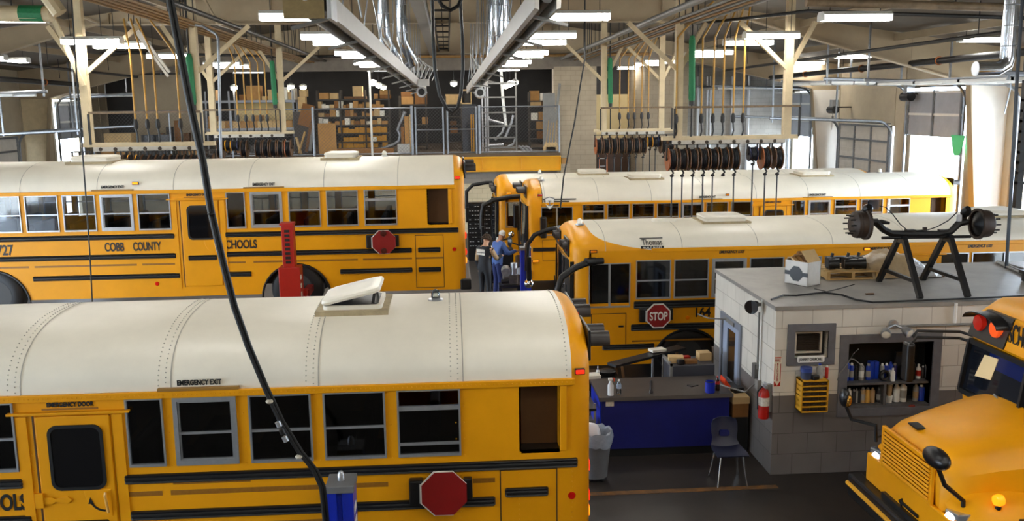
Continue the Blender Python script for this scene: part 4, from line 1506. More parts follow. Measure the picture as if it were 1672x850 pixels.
pipe('long brown pipe along the far frame below the beam', [at(440, 92, Y=36), at(760, 92, Y=36), at(1060, 88, Y=36)], .06, BPIPE, [at(520, 92, Y=36), at(840, 91, Y=36)])
pipe('black pipe running below the far beam at left centre', [at(150, 84, Y=35), at(440, 92, Y=35), at(560, 92, Y=35)], .05, DPIPE, [at(300, 88, Y=35), at(500, 92, Y=35)])
pipe('large tan pipe in the top left corner with a green band', [at(-20, 22, Y=13.5), at(60, 23, Y=13.5), at(84, 23, Y=13.5)], .11, TANL, [at(20, 22, Y=13.5)])
G().tube([at(34, 22, Y=13.5), at(72, 22.7, Y=13.5)], .115, 12).build('green_band', GREENT, bpy.data.objects[[o.name for o in COL.objects if o.get('label', '').startswith('large tan pipe')][0]])
t = thing('bracing_strut', 'short thick tan strut ending at the top left corner', 'strut', at(85, 15, Y=13.3))
G().tube([at(75, -10, Y=13.3), at(98, 22, Y=13.3)], .1, 10).build('strut', TANL, t)
G().bar(at(86, 27, Y=20.9), at(137, 140, Y=20.9), .09, .09).build('brace', TANL, t)
for k, (a, b_) in enumerate((((210, 35), (275, 125)), ((218, 40), (277, 118)))):
    t = thing('bracing_strut', 'pale diagonal strut beside the brown pipe bundle at left, the %s of two' % ('lower' if k == 0 else 'upper'), 'strut', at(*b_, Y=22))
    G().bar(at(*a, Y=22), at(*b_, Y=22), .06, .06).build('strut', mat('pale grey paint', (176, 170, 160), .5), t)
    G().tube([at(*a, Y=22), at(a[0], a[1] - 40, Y=22)], .012, 5).build('hanger_rod', DPIPE, t)
pipe('grey conduit bending down from the ceiling to the raised bus at left', [at(240, 30, Y=20.5), at(330, 42, Y=20.5), at(352, 55, Y=20.5), at(356, 62, Y=20.5), at(361, 258, Y=20.5)], .03, GALV, [at(300, 38, Y=20.5)])

# ---------------------------------------------------------------- hanging cables and hoses
Y8 = 8.05
t = thing('power_cable', 'thick black bundled cable hanging in front of the buses down to the blue lift', 'cable', at(530, 845, Y=Y8))
P = [at(px, py, Y=Y8) for px, py in ((262, -90), (275, 0), (292, 90), (310, 180), (328, 260), (342, 345), (362, 430), (380, 500), (403, 565), (430, 630), (457, 688), (488, 738), (512, 768), (524, 795), (527, 822), (532, 870), (536, 930))]
G().tube([Vector((P[0].x - .2, Y8, roofz(-3)))] + P, .019, 8).build('cable', BLK, t, smooth=True)
G().tube([p + Vector((.028, .01, 0)) for p in P], .016, 8).build('second_cable', BLK, t, smooth=True)
for px, py in ((453, 688), (459, 700), (464, 712)):
    p = at(px, py, Y=Y8 - .02)
    q = at(px + 4, py + 8, Y=Y8 - .02)
    G().tube([p, q], .027, 10).build('coupling', ALU if py != 700 else BLK, t, smooth=True)
for px, py in ((345, 349), (440, 655), (488, 745)):
    p = at(px, py, Y=Y8 - .01)
    G().ell(p, (.035, .035, .02), 10, 6).build('cable_tie', mat('pale tie', (190, 180, 160), .5) if py != 349 else BLK, t)
t = thing('air_hose', 'long black hose loop hanging down in front of the mezzanine gate', 'hose', at(738, 184, Y=13))
P = [at(px, py, Y=13) for px, py in ((702, -60), (706, 0), (707, 60), (710, 115), (718, 155), (730, 178), (739, 184), (747, 176), (753, 150), (756, 110), (755, 60), (752, 10), (750, -60))]
G().tube([(P[0].x, 13, roofz(0) - .1)] + P + [(P[-1].x, 13, roofz(0) - .1)], .024, 8).build('hose', BLK, t, smooth=True)
t = thing('air_hose', 'short black hose loop at the top beside the cable tray', 'hose', at(735, 17, Y=12.5))
P = [at(px, py, Y=12.5) for px, py in ((708, -60), (712, -8), (722, 9), (735, 17), (748, 10), (756, -8), (758, -60))]
G().tube([(P[0].x, 12.5, roofz(0) - .1)] + P + [(P[-1].x, 12.5, roofz(0) - .1)], .026, 8).build('hose', BLK, t, smooth=True)
def cable(lab, Y, pts, r, name='hanging_cable', m=None):
    P = [at(a, b_, Y=Y) for a, b_ in pts]
    t = thing(name, lab, 'cable', P[-1])
    G().tube([(P[0].x, Y, roofz(P[0].x))] + P, r, 6).build('cable', m or BLK, t, smooth=True)
cable('thin black cable hanging in front of the raised bus at left', 12, [(117, 0), (121, 60), (127, 150), (134, 240), (141, 330), (147, 420), (151, 500)], .010)
cable('thin black hose hanging in front of the grey block pier', 22, [(955, 40), (955, 95), (949, 130), (938, 200), (920, 290), (915, 340)], .018)
cable('dark pole hanging at the right down to the office roof', 14.2, [(1668, 20), (1660, 140), (1652, 290), (1643, 440)], .03, m=mat('dark blue grey pole', (34, 40, 48), .5))
cable('thin wire hanging before the bright right wall', 22.5, [(1652, 110), (1650, 145), (1640, 185)], .02, m=GALV)
# ================================================================ THE MEZZANINE
DZ = 3.2
struct(G().box(-14.2, 4.38, 36.0, YB, DZ - .12, DZ).build('floor_mezzanine', mat('mezzanine decking', (96, 80, 62), .7, noise=.3, scale=2)))
t = thing('deck_beam', 'yellow steel edge beam of the mezzanine with stiffener plates', 'beam', (-4.9, 36.05, 2.5))
G().box(-14.2, 4.38, 36.02, 36.06, 2.52, 3.08).build('web', mat('crane yellow', (232, 166, 22), .45, noise=.1, scale=2), t)
for z in (2.5, 3.03): G().box(-14.2, 4.38, 35.92, 36.16, z, z + .05).build('flange', MATS['crane yellow'], t)
for k in range(13): G().box(-14 + 1.53 * k, -13.97 + 1.53 * k, 35.94, 36.02, 2.55, 3.03).build('stiffener', MATS['crane yellow'], t)
struct(G().box(4.38, 4.75, 35.95, 36.3, 0, 2.75).build('trim_41', BLOCKT))
tag(G().box(4.42, 4.68, 36.0, 36.25, 2.75, 2.98).build('carton', CARD), 'small cardboard carton on the block post at the end of the yellow beam', 'box')

M36 = lambda px, py=215: at(px, py, Y=36.0).x
FT = at(515, 178, Y=36).z - DZ
posts = [(M36(150), 0), (M36(277), 0), (M36(378), 0), (M36(511.6), 1), (M36(673), 1), (M36(679), 0), (M36(724), 0), (M36(731), 0), (M36(778), 0), (M36(783), 1), (M36(913), 0)]


def mesh_wire(x0, x1, z0, z1, y, p=.13, r=.003):
    g = G()
    h = z1 - z0
    for sg in (1, -1):
        c = x0 - (h if sg > 0 else 0)
        while c < x1 + (0 if sg > 0 else h):
            pts = []
            a, b_ = c, c + sg * h          # at z0, at z1
            t0, t1 = 0.0, 1.0
            lo, hi = min(a, b_), max(a, b_)
            if hi > x0 and lo < x1:
                def tt(x): return (x - a) / (b_ - a)
                ts = sorted((tt(max(lo, x0)), tt(min(hi, x1))))
                P = [(a + (b_ - a) * q, y, z0 + h * q) for q in ts]
                if abs(ts[1] - ts[0]) > .01: g.tube(P, r, 3, False)
            c += p
    return g


def fence(lab, px0, px1, posts, gate=False, mid=False):
    x0, x1 = M36(px0), M36(px1)
    t = thing('chain_link_gate' if gate else 'chain_link_fence', lab, 'gate' if gate else 'fence', ((x0 + x1) / 2, 36.05, DZ))
    for p, big in posts:
        r = .055 if big else .035
        G().tube([(p, 36.05, DZ), (p, 36.05, DZ + FT + (.08 if big else .03))], r, 10).build('post', GALV, t, smooth=True)
    for z in [FT] + ([.06] if True else []) + ([FT * .53] if mid else []):
        G().tube([(x0, 36.05, DZ + z), (x1, 36.05, DZ + z)], .024, 8).build('rail', GALV, t, smooth=True)
    w_ = mesh_wire(x0, x1, DZ + .06, DZ + FT, 36.05).build('wire_mesh', mat('dull fence wire', (104, 104, 106), .5, .3), t)
    return t


fence('chain link fence on the mezzanine behind the left hose reel racks', 150, 511, posts[0:3])
fence('chain link fence panel before the parts shelving with two heavy posts', 512, 673, posts[3:5])
fence('chain link gate leaf on the left of the pair, with a middle rail', 679, 725, posts[5:7], True, True)
fence('chain link gate leaf on the right of the pair, before a dark grey sheet', 731, 778, posts[7:9], True, True)
fence('chain link fence at the right end of the mezzanine, brooms behind it', 783, 913, posts[9:11])
tag(G().tube([at(603, 117, Y=35.2), (at(603, 117, Y=35.2).x, 35.2, 0)], .04, 10).build('conduit_pole', mat('white pole', (206, 204, 196), .5), None), 'thin white pole rising in front of the parts shelving', 'pole')


# shelving and cartons
def shelf(name, lab, px0, px1, Y, depth, levels, uprights, m, thick=.05):
    x0, x1 = at(px0, 200, Y=Y).x, at(px1, 200, Y=Y).x
    t = thing(name, lab, 'shelving', ((x0 + x1) / 2, Y + depth / 2, DZ))
    zt = at(px0, min(levels), Y=Y).z + .35
    for u in uprights:
        x = at(u, 200, Y=Y).x
        for yy in (Y, Y + depth):
            G().box(x - .03, x + .03, yy - .03, yy + .03, DZ, zt).build('upright', m, t)
    zs = []
    for l in levels:
        z = at((px0 + px1) / 2, l, Y=Y).z
        zs.append(z)
        G().box(x0, x1, Y - .02, Y + depth, z - thick, z).build('shelf_board', m, t)
    return x0, x1, zs


RB = random.Random(11)


def boxes(lab, grp, px0, px1, Y, z, hr, wr, mats, gap=.04, skip=.1, dep=.35, cat='box', name='carton', maxn=40):
    x, xe = at(px0, 200, Y=Y).x, at(px1, 200, Y=Y).x
    n = 0
    while x < xe - wr[0] and n < maxn:
        w_ = RB.uniform(*wr)
        if x + w_ > xe: break
        if RB.random() > skip:
            h = RB.uniform(*hr)
            d = RB.uniform(dep * .7, dep)
            y = Y + .06
            o = G().box(x, x + w_, y, y + d, z, z + h)
            o.box(x + w_ * .44, x + w_ * .56, y - .003, y + d, z + h, z + h + .002)
            tag(o.build(name, RB.choice(mats)), lab, cat, grp)
            n += 1
        x += w_ + RB.uniform(0, gap)


PW = mat('white parts box', (226, 220, 206), .6)
SHD = mat('dark shelving', (62, 54, 46), .55, noise=.2)
YB_ = mat('ochre parts bin', (190, 134, 30), .6, noise=.15)
mix1 = [CARD, CARDL, CARDD, PW, PW, CARD]
x0, x1, zs = shelf('parts_shelving', 'dark parts shelving bank in the middle of the mezzanine, seven boards high', 519, 637, 39.0, .5, [241, 231, 217, 203.5, 190, 176, 161.5], [519, 557, 597, 636], SHD)
names = ['bottom', 'second', 'third', 'fourth', 'fifth', 'sixth', 'top']
for k, z in enumerate(zs):
    if k < 3:
        boxes('ochre parts bin on the %s board of the parts shelving' % names[k], 'ochre bins on the %s board' % names[k], 551, 635, 39.0, z, (.16, .27), (.17, .24), [YB_], .02, .12, .4, 'bin', 'parts_bin')
        if k: boxes('white parts box standing among the bins on the %s board' % names[k], 'white boxes among the bins on the %s board' % names[k], 606, 634, 38.75, z, (.12, .2), (.16, .22), [PW], .1, .5, .2, 'box', 'parts_box')
    elif k < 6:
        boxes('small carton or white box in the row on the %s board of the parts shelving' % names[k], 'small boxes on the %s board' % names[k], 520, 635, 39.0, z, (.12, .3), (.1, .24), mix1, .03, .05, .4, 'box', 'parts_box')
    else:
        for (a, b_, h, m, d) in ((521, 537, .26, CARD, 'leftmost brown carton'), (538, 551, .25, CARDL, 'pale rounded carton'), (561, 598, .1, WOODD, 'long flat brown carton'), (576, 592, .42, CARDL, 'pale square carton standing above the flat carton'), (610, 616, .2, CARD, 'small narrow carton'), (620, 638, .16, CARDD, 'lower wide carton')):
            X0, X1 = at(a, 160, Y=39).x, at(b_, 160, Y=39).x
            zb = z + (.1 if 'above' in d else 0)
            tag(G().box(X0, X1, 39.05, 39.45, zb, zb + h).build('carton', m, bevel=.01), d + ' on the top board of the parts shelving', 'box', 'cartons on the top board')
        X0, X1 = at(620, 160, Y=39).x, at(636, 160, Y=39).x
        tag(G().box(X0, X1, 39.05, 39.45, z + .16, z + .34).build('carton', CARD, bevel=.01), 'upper carton of the two stacked at the right of the top board', 'box', 'cartons on the top board')
# grey pallet rack at the left
GR = mat('grey pallet rack', (150, 152, 158), .5, noise=.12)
x0, x1, zs = shelf('pallet_rack', 'grey pallet rack of cartons on the mezzanine at left, with white pendant lamps above', 322, 484, 38.6, 1.0, [250, 209, 163.5], [338, 376, 480], GR, .1)
for (a, b_, h, m, d) in ((344, 352, .42, CARD, 'narrow brown'), (390, 401, .22, CARDD, 'low dark brown'), (402, 425, .58, CARD, 'tall brown white labelled'), (427, 434, .15, CARDL, 'flat pale'), (437, 447, .42, CARDL, 'pale square'), (449, 457, .28, CARD, 'small brown'), (463, 469, .5, PW, 'tall white'), (470, 475, .3, CARDL, 'small pale'), (475, 482, .45, PW, 'second tall white')):
    X0, X1 = at(a, 160, Y=38.6).x, at(b_, 160, Y=38.6).x
    o = G().box(X0, X1, 38.65, 39.2, zs[2], zs[2] + h)
    o = tag(o.build('carton', m, bevel=.01), d + ' carton on the top level of the grey pallet rack', 'box', 'cartons on the top level of the pallet rack')
boxes('brown carton in the lower tier on the middle level of the grey pallet rack', 'lower tier cartons of the pallet rack', 338, 478, 38.6, zs[1], (.27, .3), (.28, .42), [CARD, CARDL], .02, .02, .6)
boxes('brown carton in the upper tier on the middle level of the grey pallet rack', 'upper tier cartons of the pallet rack', 340, 466, 38.62, zs[1] + .3, (.2, .27), (.3, .42), [CARD, CARDL, CARD], .05, .3, .6)
boxes('dark brown part in the row on the lowest level of the grey pallet rack', 'parts on the lowest level of the pallet rack', 338, 478, 38.6, zs[0], (.3, .5), (.14, .4), [CARDD, WOODD, SHD], .1, .25, .5, 'part', 'stored_part')
tag(G().box(at(388, 190, Y=39.7).x, at(478, 190, Y=39.5).x, 39.5, 39.54, zs[1], zs[2] - .12).build('backing_sheet', mat('cream sheet', (206, 186, 134), .7)), 'cream sheet leaning behind the cartons of the grey pallet rack', 'sheet')
# bay at right of the exhaust rail
x0, x1, zs = shelf('parts_shelving', 'narrow dark shelving bay right of the silver exhaust pipe on the mezzanine', 653, 697, 40.0, .6, [237, 203, 170], [653, 696], SHD)
for (a, b_, lv, h, m, d) in ((655, 675, 2, .32, CARD, 'lower left'), (655, 673, 2.32, .2, CARDD, 'upper left'), (677, 697, 2, .5, CARDD, 'right hand'), (688, 697, 1, .3, CARD, 'small')):
    z = zs[int(lv)] + (lv - int(lv) + .0)
    tag(G().box(at(a, 160, Y=40).x, at(b_, 160, Y=40).x, 40.05, 40.5, z, z + h).build('carton', m, bevel=.01), d + ' carton in the narrow dark shelving bay', 'box', 'cartons in the narrow bay')
x0, x1, zs = shelf('parts_shelving', 'low dark shelving behind the gate below the big lit cartons', 726, 760, 40.0, .7, [245, 231, 217, 204, 190, 170], [728, 759], SHD)
boxes('dark part on the low shelving behind the gate', 'dark parts behind the gate', 735, 758, 40.0, zs[3], (.1, .25), (.15, .4), [CARDD, WOODD], .1, .1, .4, 'part', 'stored_part')
boxes('dark carton on the lower boards of the shelving behind the gate', 'dark cartons behind the gate', 735, 758, 40.0, zs[2], (.1, .25), (.15, .4), [CARDD, WOODD], .1, .1, .4)
a, b_ = at(727, 150, Y=40).x, at(750, 150, Y=40).x
tag(G().box(a, b_, 40.05, 40.6, zs[5], zs[5] + .42).build('carton', CARDL, bevel=.01), 'large lit yellowish carton on top of the shelving behind the gate', 'box')
a, b_ = at(752, 150, Y=39.6).x, at(770, 150, Y=39.6).x
zz = at(760, 170, Y=39.6).z
t = thing('open_carton', 'open carton on its side with a dark opening, beside the large lit carton', 'box', ((a + b_) / 2, 39.8, zz))
g = G().box(a, b_, 40.05, 40.1, zz, zz + .62).box(a, b_, 39.6, 40.1, zz, zz + .05).box(a, b_, 39.6, 40.1, zz + .57, zz + .62).box(a, a + .06, 39.6, 40.1, zz, zz + .62).box(b_ - .04, b_, 39.6, 40.1, zz, zz + .62)
g.build('carton_shell', CARDL, t)
G().box(a + .07, b_ - .05, 40.0, 40.04, zz + .06, zz + .56).build('dark_back', BLK, t)  # black sheet across the inner back of the carton
tag(G().box(a, b_, 39.6, 40.1, DZ, zz).build('cabinet', SHD), 'dark cabinet under the open carton', 'cabinet')
a, b_ = at(755, 200, Y=37.5).x, at(778, 200, Y=37.5).x
tag(G().box(a, b_, 37.5, 37.56, DZ, at(765, 170, Y=37.5).z).build('panel_sheet', mat('dark slate sheet', (58, 60, 66), .6)), 'tall dark slate grey sheet standing behind the right gate leaf', 'sheet')
for k, px in enumerate((769.5, 773)):
    x = at(px, 200, Y=37.3).x
    tag(G().cbox((x, 37.35, DZ + .75), (.05, .05, 1.5), (.05, 0, 0)).build('timber_batten', YB_), 'yellow batten leaning on the slate sheet, the %s of two' % ('left' if k == 0 else 'right'), 'batten', 'yellow battens')
# tube frame rack with pipes
P = lambda px, py, Y=37.2: at(px, py, Y=Y)
t = thing('tube_frame_rack', 'tall grey perforated frame rack holding silver exhaust pipes', 'rack', (P(816, 200).x, 37.5, DZ))
for px in (788, 793, 797, 843):
    x = P(px, 200).x
    G().box(x - .03, x + .03, 37.2, 37.26, DZ, P(px, 118 if px > 800 else 128).z).build('upright', ALU if px < 800 else STEEL, t)
for py in (136, 159, 184, 206, 225, 241):
    a, b_ = P(788, py), P(843, py)
    G().box(a.x, b_.x, 37.2, 37.26, a.z - .03, a.z + .03).build('crossbar', STEEL, t)
pp = lambda l: [P(x, y, 37.3) for x, y in l]
for lab, pts, r in (('long white tube slanting through the tube frame rack', [(818, 114), (821, 160), (826, 205)], .06), ('bent silver exhaust pipe high in the tube frame rack', [(797, 190), (800, 196), (812, 199), (822, 202)], .05), ('long bent silver pipe at the right of the tube frame rack', [(838, 188), (835, 200), (825, 224)], .05), ('straight silver pipe low in the tube frame rack', [(798, 237), (822, 236)], .05), ('curved silver pipe low at the right of the tube frame rack', [(842, 225), (838, 235), (828, 240)], .045), ('second long bent pipe in the middle of the tube frame rack', [(824, 204), (820, 216), (808, 228)], .045)):
    tag(G().tube(pp(pts), r, 8).build('exhaust_pipe', ALU if 'white' not in lab else WHITEP, smooth=True), lab, 'pipe', 'exhaust pipes in the frame rack')
for k in range(3):
    x = 850 + 6 * k
    tag(G().tube(pp([(x, 240), (x + 6, 246)][::-1] + [(x - 4, 239)]), .06, 8).build('exhaust_elbow', ALU, smooth=True), 'short silver pipe elbow on the mezzanine floor, %s from the left' % ORD[k], 'pipe', 'pipe elbows on the floor')
x0, x1, zs = shelf('parts_shelving', 'shelving of cartons at the right end of the mezzanine beside the block pier', 864, 900, 38.6, .5, [241, 226, 211, 196, 174, 164], [865, 899], SHD)
for (a, b_, lv, h, m, d) in ((866, 881, 5, .4, CARD, 'tall brown'), (882, 896, 5, .3, PW, 'white banded'), (866, 884, 4, .22, CARDL, 'low pale'), (886, 896, 4, .2, CARD, 'low brown'), (868, 878, 3, .3, PW, 'white and red'), (880, 892, 3, .34, CARD, 'brown middle'), (876, 888, 2, .34, CARD, 'brown lower'), (877, 889, 1, .3, CARDD, 'dark lower')):
    z = zs[lv]
    tag(G().box(at(a, 160, Y=38.6).x, at(b_, 160, Y=38.6).x, 38.65, 39.0, z, z + h).build('carton', m, bevel=.008), d + ' carton in the shelving beside the block pier', 'box', 'cartons beside the block pier')
a, b_ = P(887, 200).x, P(907, 200).x
tag(G().cbox(((a + b_) / 2, 37.35, DZ + 1.15), (b_ - a, .03, 2.3), (.03, 0, 0)).build('panel_sheet', STEEL), 'tall light grey sheet standing behind the brooms', 'sheet')
tag(G().bar(P(902, 245, 36.9), P(914, 136, 36.9), .1, .04).build('plank', STEEL), 'long grey plank leaning by the block pier', 'plank')
for k, (px, top) in enumerate(((896, 196), (900, 200), (904, 200), (909, 197))):
    t = thing('broom', 'corn broom with its handle up by the fence corner, %s from the left' % ORD[k], 'broom', (P(px, 240, 36.5).x, 36.5, DZ), 'brooms by the fence corner')
    b0 = P(892 + 5 * k, 232, 36.5)
    G().tube([b0, P(px, top, 36.6)], .014, 6).build('handle', WOOD, t)
    g = G().loft([[(b0.x + w_ * sx, 36.5 + dd * sy, z) for sx, sy in ((-1, -1), (1, -1), (1, 1), (-1, 1))] for w_, dd, z in ((.14, .05, DZ), (.12, .05, DZ + .2), (.03, .03, b0.z))])
    g.build('bristles', CARDL, t)
# cardboard sheets, vertical cartons, silver flexible pipe
a, b_ = at(520, 225, Y=36.6).x, at(549, 225, Y=36.6).x
tag(G().cbox(((a + b_) / 2, 36.6, DZ + .62), (b_ - a, .05, 1.24), (.04, 0, 0)).build('cardboard_sheet', CARD), 'big brown cardboard sheet standing on end behind the fence', 'cardboard')
a, b_ = at(550, 245, Y=36.5).x, at(643, 245, Y=36.5).x
tag(G().box(a, b_, 36.5, 36.9, DZ, DZ + .24).build('long_carton', CARDD), 'long low brown carton lying along the fence before the shelving', 'box')
for k, (p0, p1, top, m) in enumerate(((661, 668, 190, CARD), (669, 673, 187, CARDL), (655, 660, 207, CARDD))):
    a, b_ = at(p0, 220, Y=37.2).x, at(p1, 220, Y=37.2).x
    tag(G().box(a, b_, 37.2, 37.45, DZ, at(p0, top, Y=37.2).z).build('tall_carton', m), ['tall brown upright carton by the heavy fence post', 'pale narrow upright carton by the heavy fence post', 'short dark upright carton by the silver pipe'][k], 'box')
t = tag(G().tube([at(x, y, Y=37.6) for x, y in ((661, 182), (657, 195), (652, 205), (650, 212), (654, 220), (652, 230), (645, 235), (632, 240), (616, 247))], .075, 10).build('exhaust_pipe', GALV, smooth=True), 'long bent silver exhaust pipe hanging at the right of the parts shelving', 'pipe')
tag(G().box(at(649, 240, Y=36.7).x, at(669, 240, Y=36.7).x, 36.7, 37.0, DZ, at(660, 235, Y=36.7).z).build('crate', mat('white mesh crate', (196, 194, 188), .6, noise=.4, scale=30)), 'white mesh crate on the floor by the heavy fence post', 'crate')
# leaning boards left of the fence
for k, (x0_, y0_, x1_, y1_) in enumerate(((488, 250, 498, 215), (500, 248, 508, 200), (506, 246, 511, 205), (484, 224, 492, 253))):
    tag(G().bar(at(x0_, y0_, Y=37), at(x1_, y1_, Y=37.2), .11, .04).build('board', [WOOD, WOODD, STEEL, CARDL][k]), ['pale pine board', 'dark brown board', 'thin grey board', 'short pale board'][k] + ' leaning left of the heavy fence post', 'board', 'boards leaning by the fence')
tag(G().cbox(at(500, 188, Y=38.5), (.5, .06, .9), (0, .3, 0)).build('cardboard_sheet', CARDD), 'dark brown cardboard leaning behind the leaning boards', 'cardboard')
for k, (px, py, h, m) in enumerate(((494, 170, .6, CARDL), (496, 152, .28, CARDL))):
    p = at(px, py, Y=38.8)
    tag(G().box(p.x - .15, p.x + .15, 38.6, 39, p.z - h / 2, p.z + h / 2).build('carton', m), ['tall pale carton at the right end of the pallet rack', 'yellow lit carton above the tall pale one'][k], 'box')
p = at(494, 182, Y=38.8)
tag(G().box(p.x - .35, p.x + .35, 38.55, 39.1, DZ, at(494, 182, Y=38.8).z).build('cabinet', SHD), 'dark cabinet at the right end of the pallet rack', 'cabinet')
# left of the mezzanine
for k, (a, b_, t0, t1, m, lab) in enumerate(((172, 215, 217, 238, CARDL, 'large pale carton behind the left fence, the upper one'), (167, 215, 239, 262, CARD, 'large carton behind the left fence, the lower one'))):
    pa, pb = at(a, t1, Y=36.6), at(b_, t0, Y=36.6)
    z0 = max(DZ, pa.z) if k == 0 else DZ
    tag(G().box(pa.x, pb.x, 36.5, 37.1, z0, pb.z if k == 0 else at(a, 239, Y=36.6).z).build('carton', m, bevel=.01), lab, 'box')
for k, px in enumerate((243, 268)):
    p = at(px, 228, Y=36.9)
    t = thing('oil_drum', 'dark grey drum with a pale band behind the left fence, the %s of two' % ('left' if k == 0 else 'right'), 'drum', (p.x, 36.9, DZ), 'drums behind the left fence')
    G().lathe([(.05, 0), (.28, 0), (.29, .02), (.28, .3), (.29, .32), (.28, .34), (.28, .62), (.29, .64), (.28, .66), (.28, .88), (.05, .88)], (p.x, 36.9, DZ), 'z', 22).build('drum', mat('dark grey drum', (70, 72, 78), .4), t, smooth=True)
    G().lathe([(.283, .3), (.292, .31), (.292, .38), (.283, .39)], (p.x, 36.9, DZ), 'z', 22).build('band', WHITEP, t)
boxes('brown carton on the floor behind the fence right of the drums', 'cartons right of the drums', 287, 330, 37.0, DZ, (.3, .55), (.3, .5), [CARD, CARDD, WOODD], .05, .05)
for k in range(5):
    px = 256 + 14 * k
    x = at(px, 200, Y=38).x
    tag(G().box(x, x + .22, 38, 38.3, DZ, DZ + .9 + .25 * (k % 3)).build('stored_part', [WOODD, SHD, CARDD][k % 3]), 'dark upright stored part behind the drums, %s from the left' % ORD[k], 'part', 'upright parts behind the drums')
# pendant lamps over the mezzanine
for k, (px, py, Y) in enumerate(((382, 144, 39.5), (475, 142, 39.3), (495, 143, 40.5), (609, 136, 39.3), (618, 140, 41), (626, 143, 42.5), (741, 137, 38.6), (826, 141, 41.5), (833, 138, 40.2), (841, 135, 39))):
    p = at(px, py, Y=Y)
    t = thing('pendant_lamp', 'white lit pendant globe over the mezzanine, %s from the left' % ORD[k], 'pendant lamp', p, 'pendant lamps over the mezzanine')
    G().ell(p, (.13, .13, .1), 14, 8).build('globe', BULB, t, smooth=True)
    G().lathe([(.03, .08), (.17, .06), (.15, .1), (.05, .16)], p, 'z', 16).build('shade', FIXT, t, smooth=True)
    G().tube([(p.x, p.y, p.z + .12), (p.x, p.y, roofz(p.x) - .03)], .01, 5).build('cord', BLK, t)

# stepladder, cabinet and conduits at the back right
t = thing('step_ladder', 'orange sided stepladder with pale treads in the cream recess', 'ladder', (at(986, 262, Y=40).x, 40.2, 0))
xa, xb, zt_ = at(980, 262, Y=40).x, at(993, 262, Y=40).x, at(986, 246, Y=40).z
for x in (xa, xb):
    G().bar((x, 40, 0), (x, 40.4, zt_), .05, .08).build('side_rail', mat('orange fibreglass', (206, 110, 44), .5), t)
    G().bar((x, 40.9, 0), (x, 40.42, zt_), .04, .05).build('rear_rail', STEEL, t)
for k in range(9):
    z = .3 + k * (zt_ - .3) / 8
    G().box(xa, xb, 39.98 + .4 * z / zt_, 40.1 + .4 * z / zt_, z - .03, z).build('tread', ALU, t)
tag(G().box(6.3, 8.1, 41.2, 41.9, 0, 3.0).build('cupboard', mat('dark brown cupboard', (74, 48, 28), .6, noise=.2), bevel=.01), 'dark brown cupboard at the back of the cream recess behind the stepladder', 'cupboard')
for k, px in enumerate((1138, 1154, 1159, 1195, 1221)):
    x = at(px, 200, Y=41.9).x
    tag(G().tube([(x, 41.92, .5), (x, 41.92, 6.2)], .05 if px in (1154, 1159) else .08, 8).build('wall_conduit', mat('pale conduit', (206, 208, 212), .4, .3)), 'pale vertical conduit on the white grey block wall, %s from the left' % ORD[k], 'conduit', 'conduits on the block wall')
# ================================================================ THE BLOCK OFFICE AT RIGHT
OX, OY, OH, OB, OR = 4.39, 11.9, 2.42, 14.75, 10.6
OFFW = blockwall('office painted block', (214, 208, 196), (112, 106, 102), 1.15, bw=.42, bh=.3, dirt=.22)
A = lambda px, py, Y=OY: at(px, py, Y=Y)
wx0, wx1, wz0, wz1 = A(1383, 600).x, A(1521, 600).x, .93, 1.87
ax0, ax1, az0, az1 = A(1297, 560).x, A(1352, 560).x, 1.68, 2.06
g = G()
for (a, b_, z0, z1) in ((OX, ax0, 0, OH), (ax0, ax1, 0, az0), (ax0, ax1, az1, OH), (ax1, wx0, 0, OH), (wx0, wx1, 0, wz0), (wx0, wx1, wz1, OH), (wx1, OR, 0, OH)):
    g.box(a, b_, OY, OY + .2, z0, min(z1, OH - .06))
struct(g.build('wall_office_front', OFFW))
dy0, dy1, dzt = 13.3, 14.35, 1.80
g = G().box(OX, OX + .2, OY + .2, dy0, 0, OH - .06).box(OX, OX + .2, dy1, OB, 0, OH - .06).box(OX, OX + .2, dy0, dy1, dzt, OH - .06)
struct(g.build('wall_office_left', OFFW))
struct(G().box(OX + .2, OR, OB - .2, OB, 0, OH - .06).build('wall_office_back', OFFW))
struct(G().box(OR - .2, OR, OY + .2, OB - .2, 0, OH - .06).build('wall_office_right', OFFW))
struct(G().box(OX - .02, OR, OY - .02, OB + .02, OH - .06, OH - .004).build('ceiling_office', CONC))
OG = mat('blue grey trim paint', (124, 130, 142), .5, noise=.15, scale=5)
DG = mat('grey grimy trim', (104, 104, 108), .55, noise=.25, scale=5)
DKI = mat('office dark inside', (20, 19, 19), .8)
# door on the left wall
d = bpy.data.objects.new('door_8', None)
COL.objects.link(d)
d.location = (OX, (dy0 + dy1) / 2, 0)
ORG[d.name] = Vector(d.location)
struct(d)
g = G().box(OX - .03, OX + .12, dy0, dy0 + .09, 0, dzt).box(OX - .03, OX + .12, dy1 - .09, dy1, 0, dzt).box(OX - .03, OX + .12, dy0 + .09, dy1 - .09, dzt - .1, dzt)
g.build('door_frame', OG, d)
g = G()
e0, e1 = dy0 + .1, dy1 - .1
for (a, b_, z0, z1) in ((e0, e0 + .22, .02, dzt - .11), (e1 - .22, e1, .02, dzt - .11), (e0 + .22, e1 - .22, .02, .78), (e0 + .22, e1 - .22, 1.6, dzt - .11)): g.box(OX - .005, OX + .04, a, b_, z0, z1)
g.build('door_leaf', mat('light blue door paint', (150, 162, 184), .5, noise=.1), d)
G().box(OX + .01, OX + .025, e0 + .22, e1 - .22, .78, 1.6).build('door_window', mat('dim door glass', (52, 44, 38), .1), d)
g = G().box(OX - .05, OX - .01, e0 + .2, e1 - .2, dzt - .09, dzt - .03)
g.tube([(OX - .05, e1 - .3, dzt - .05), (OX - .32, e1 - .25, dzt - .04), (OX - .4, e1 + .1, dzt - .05)], .012, 6)
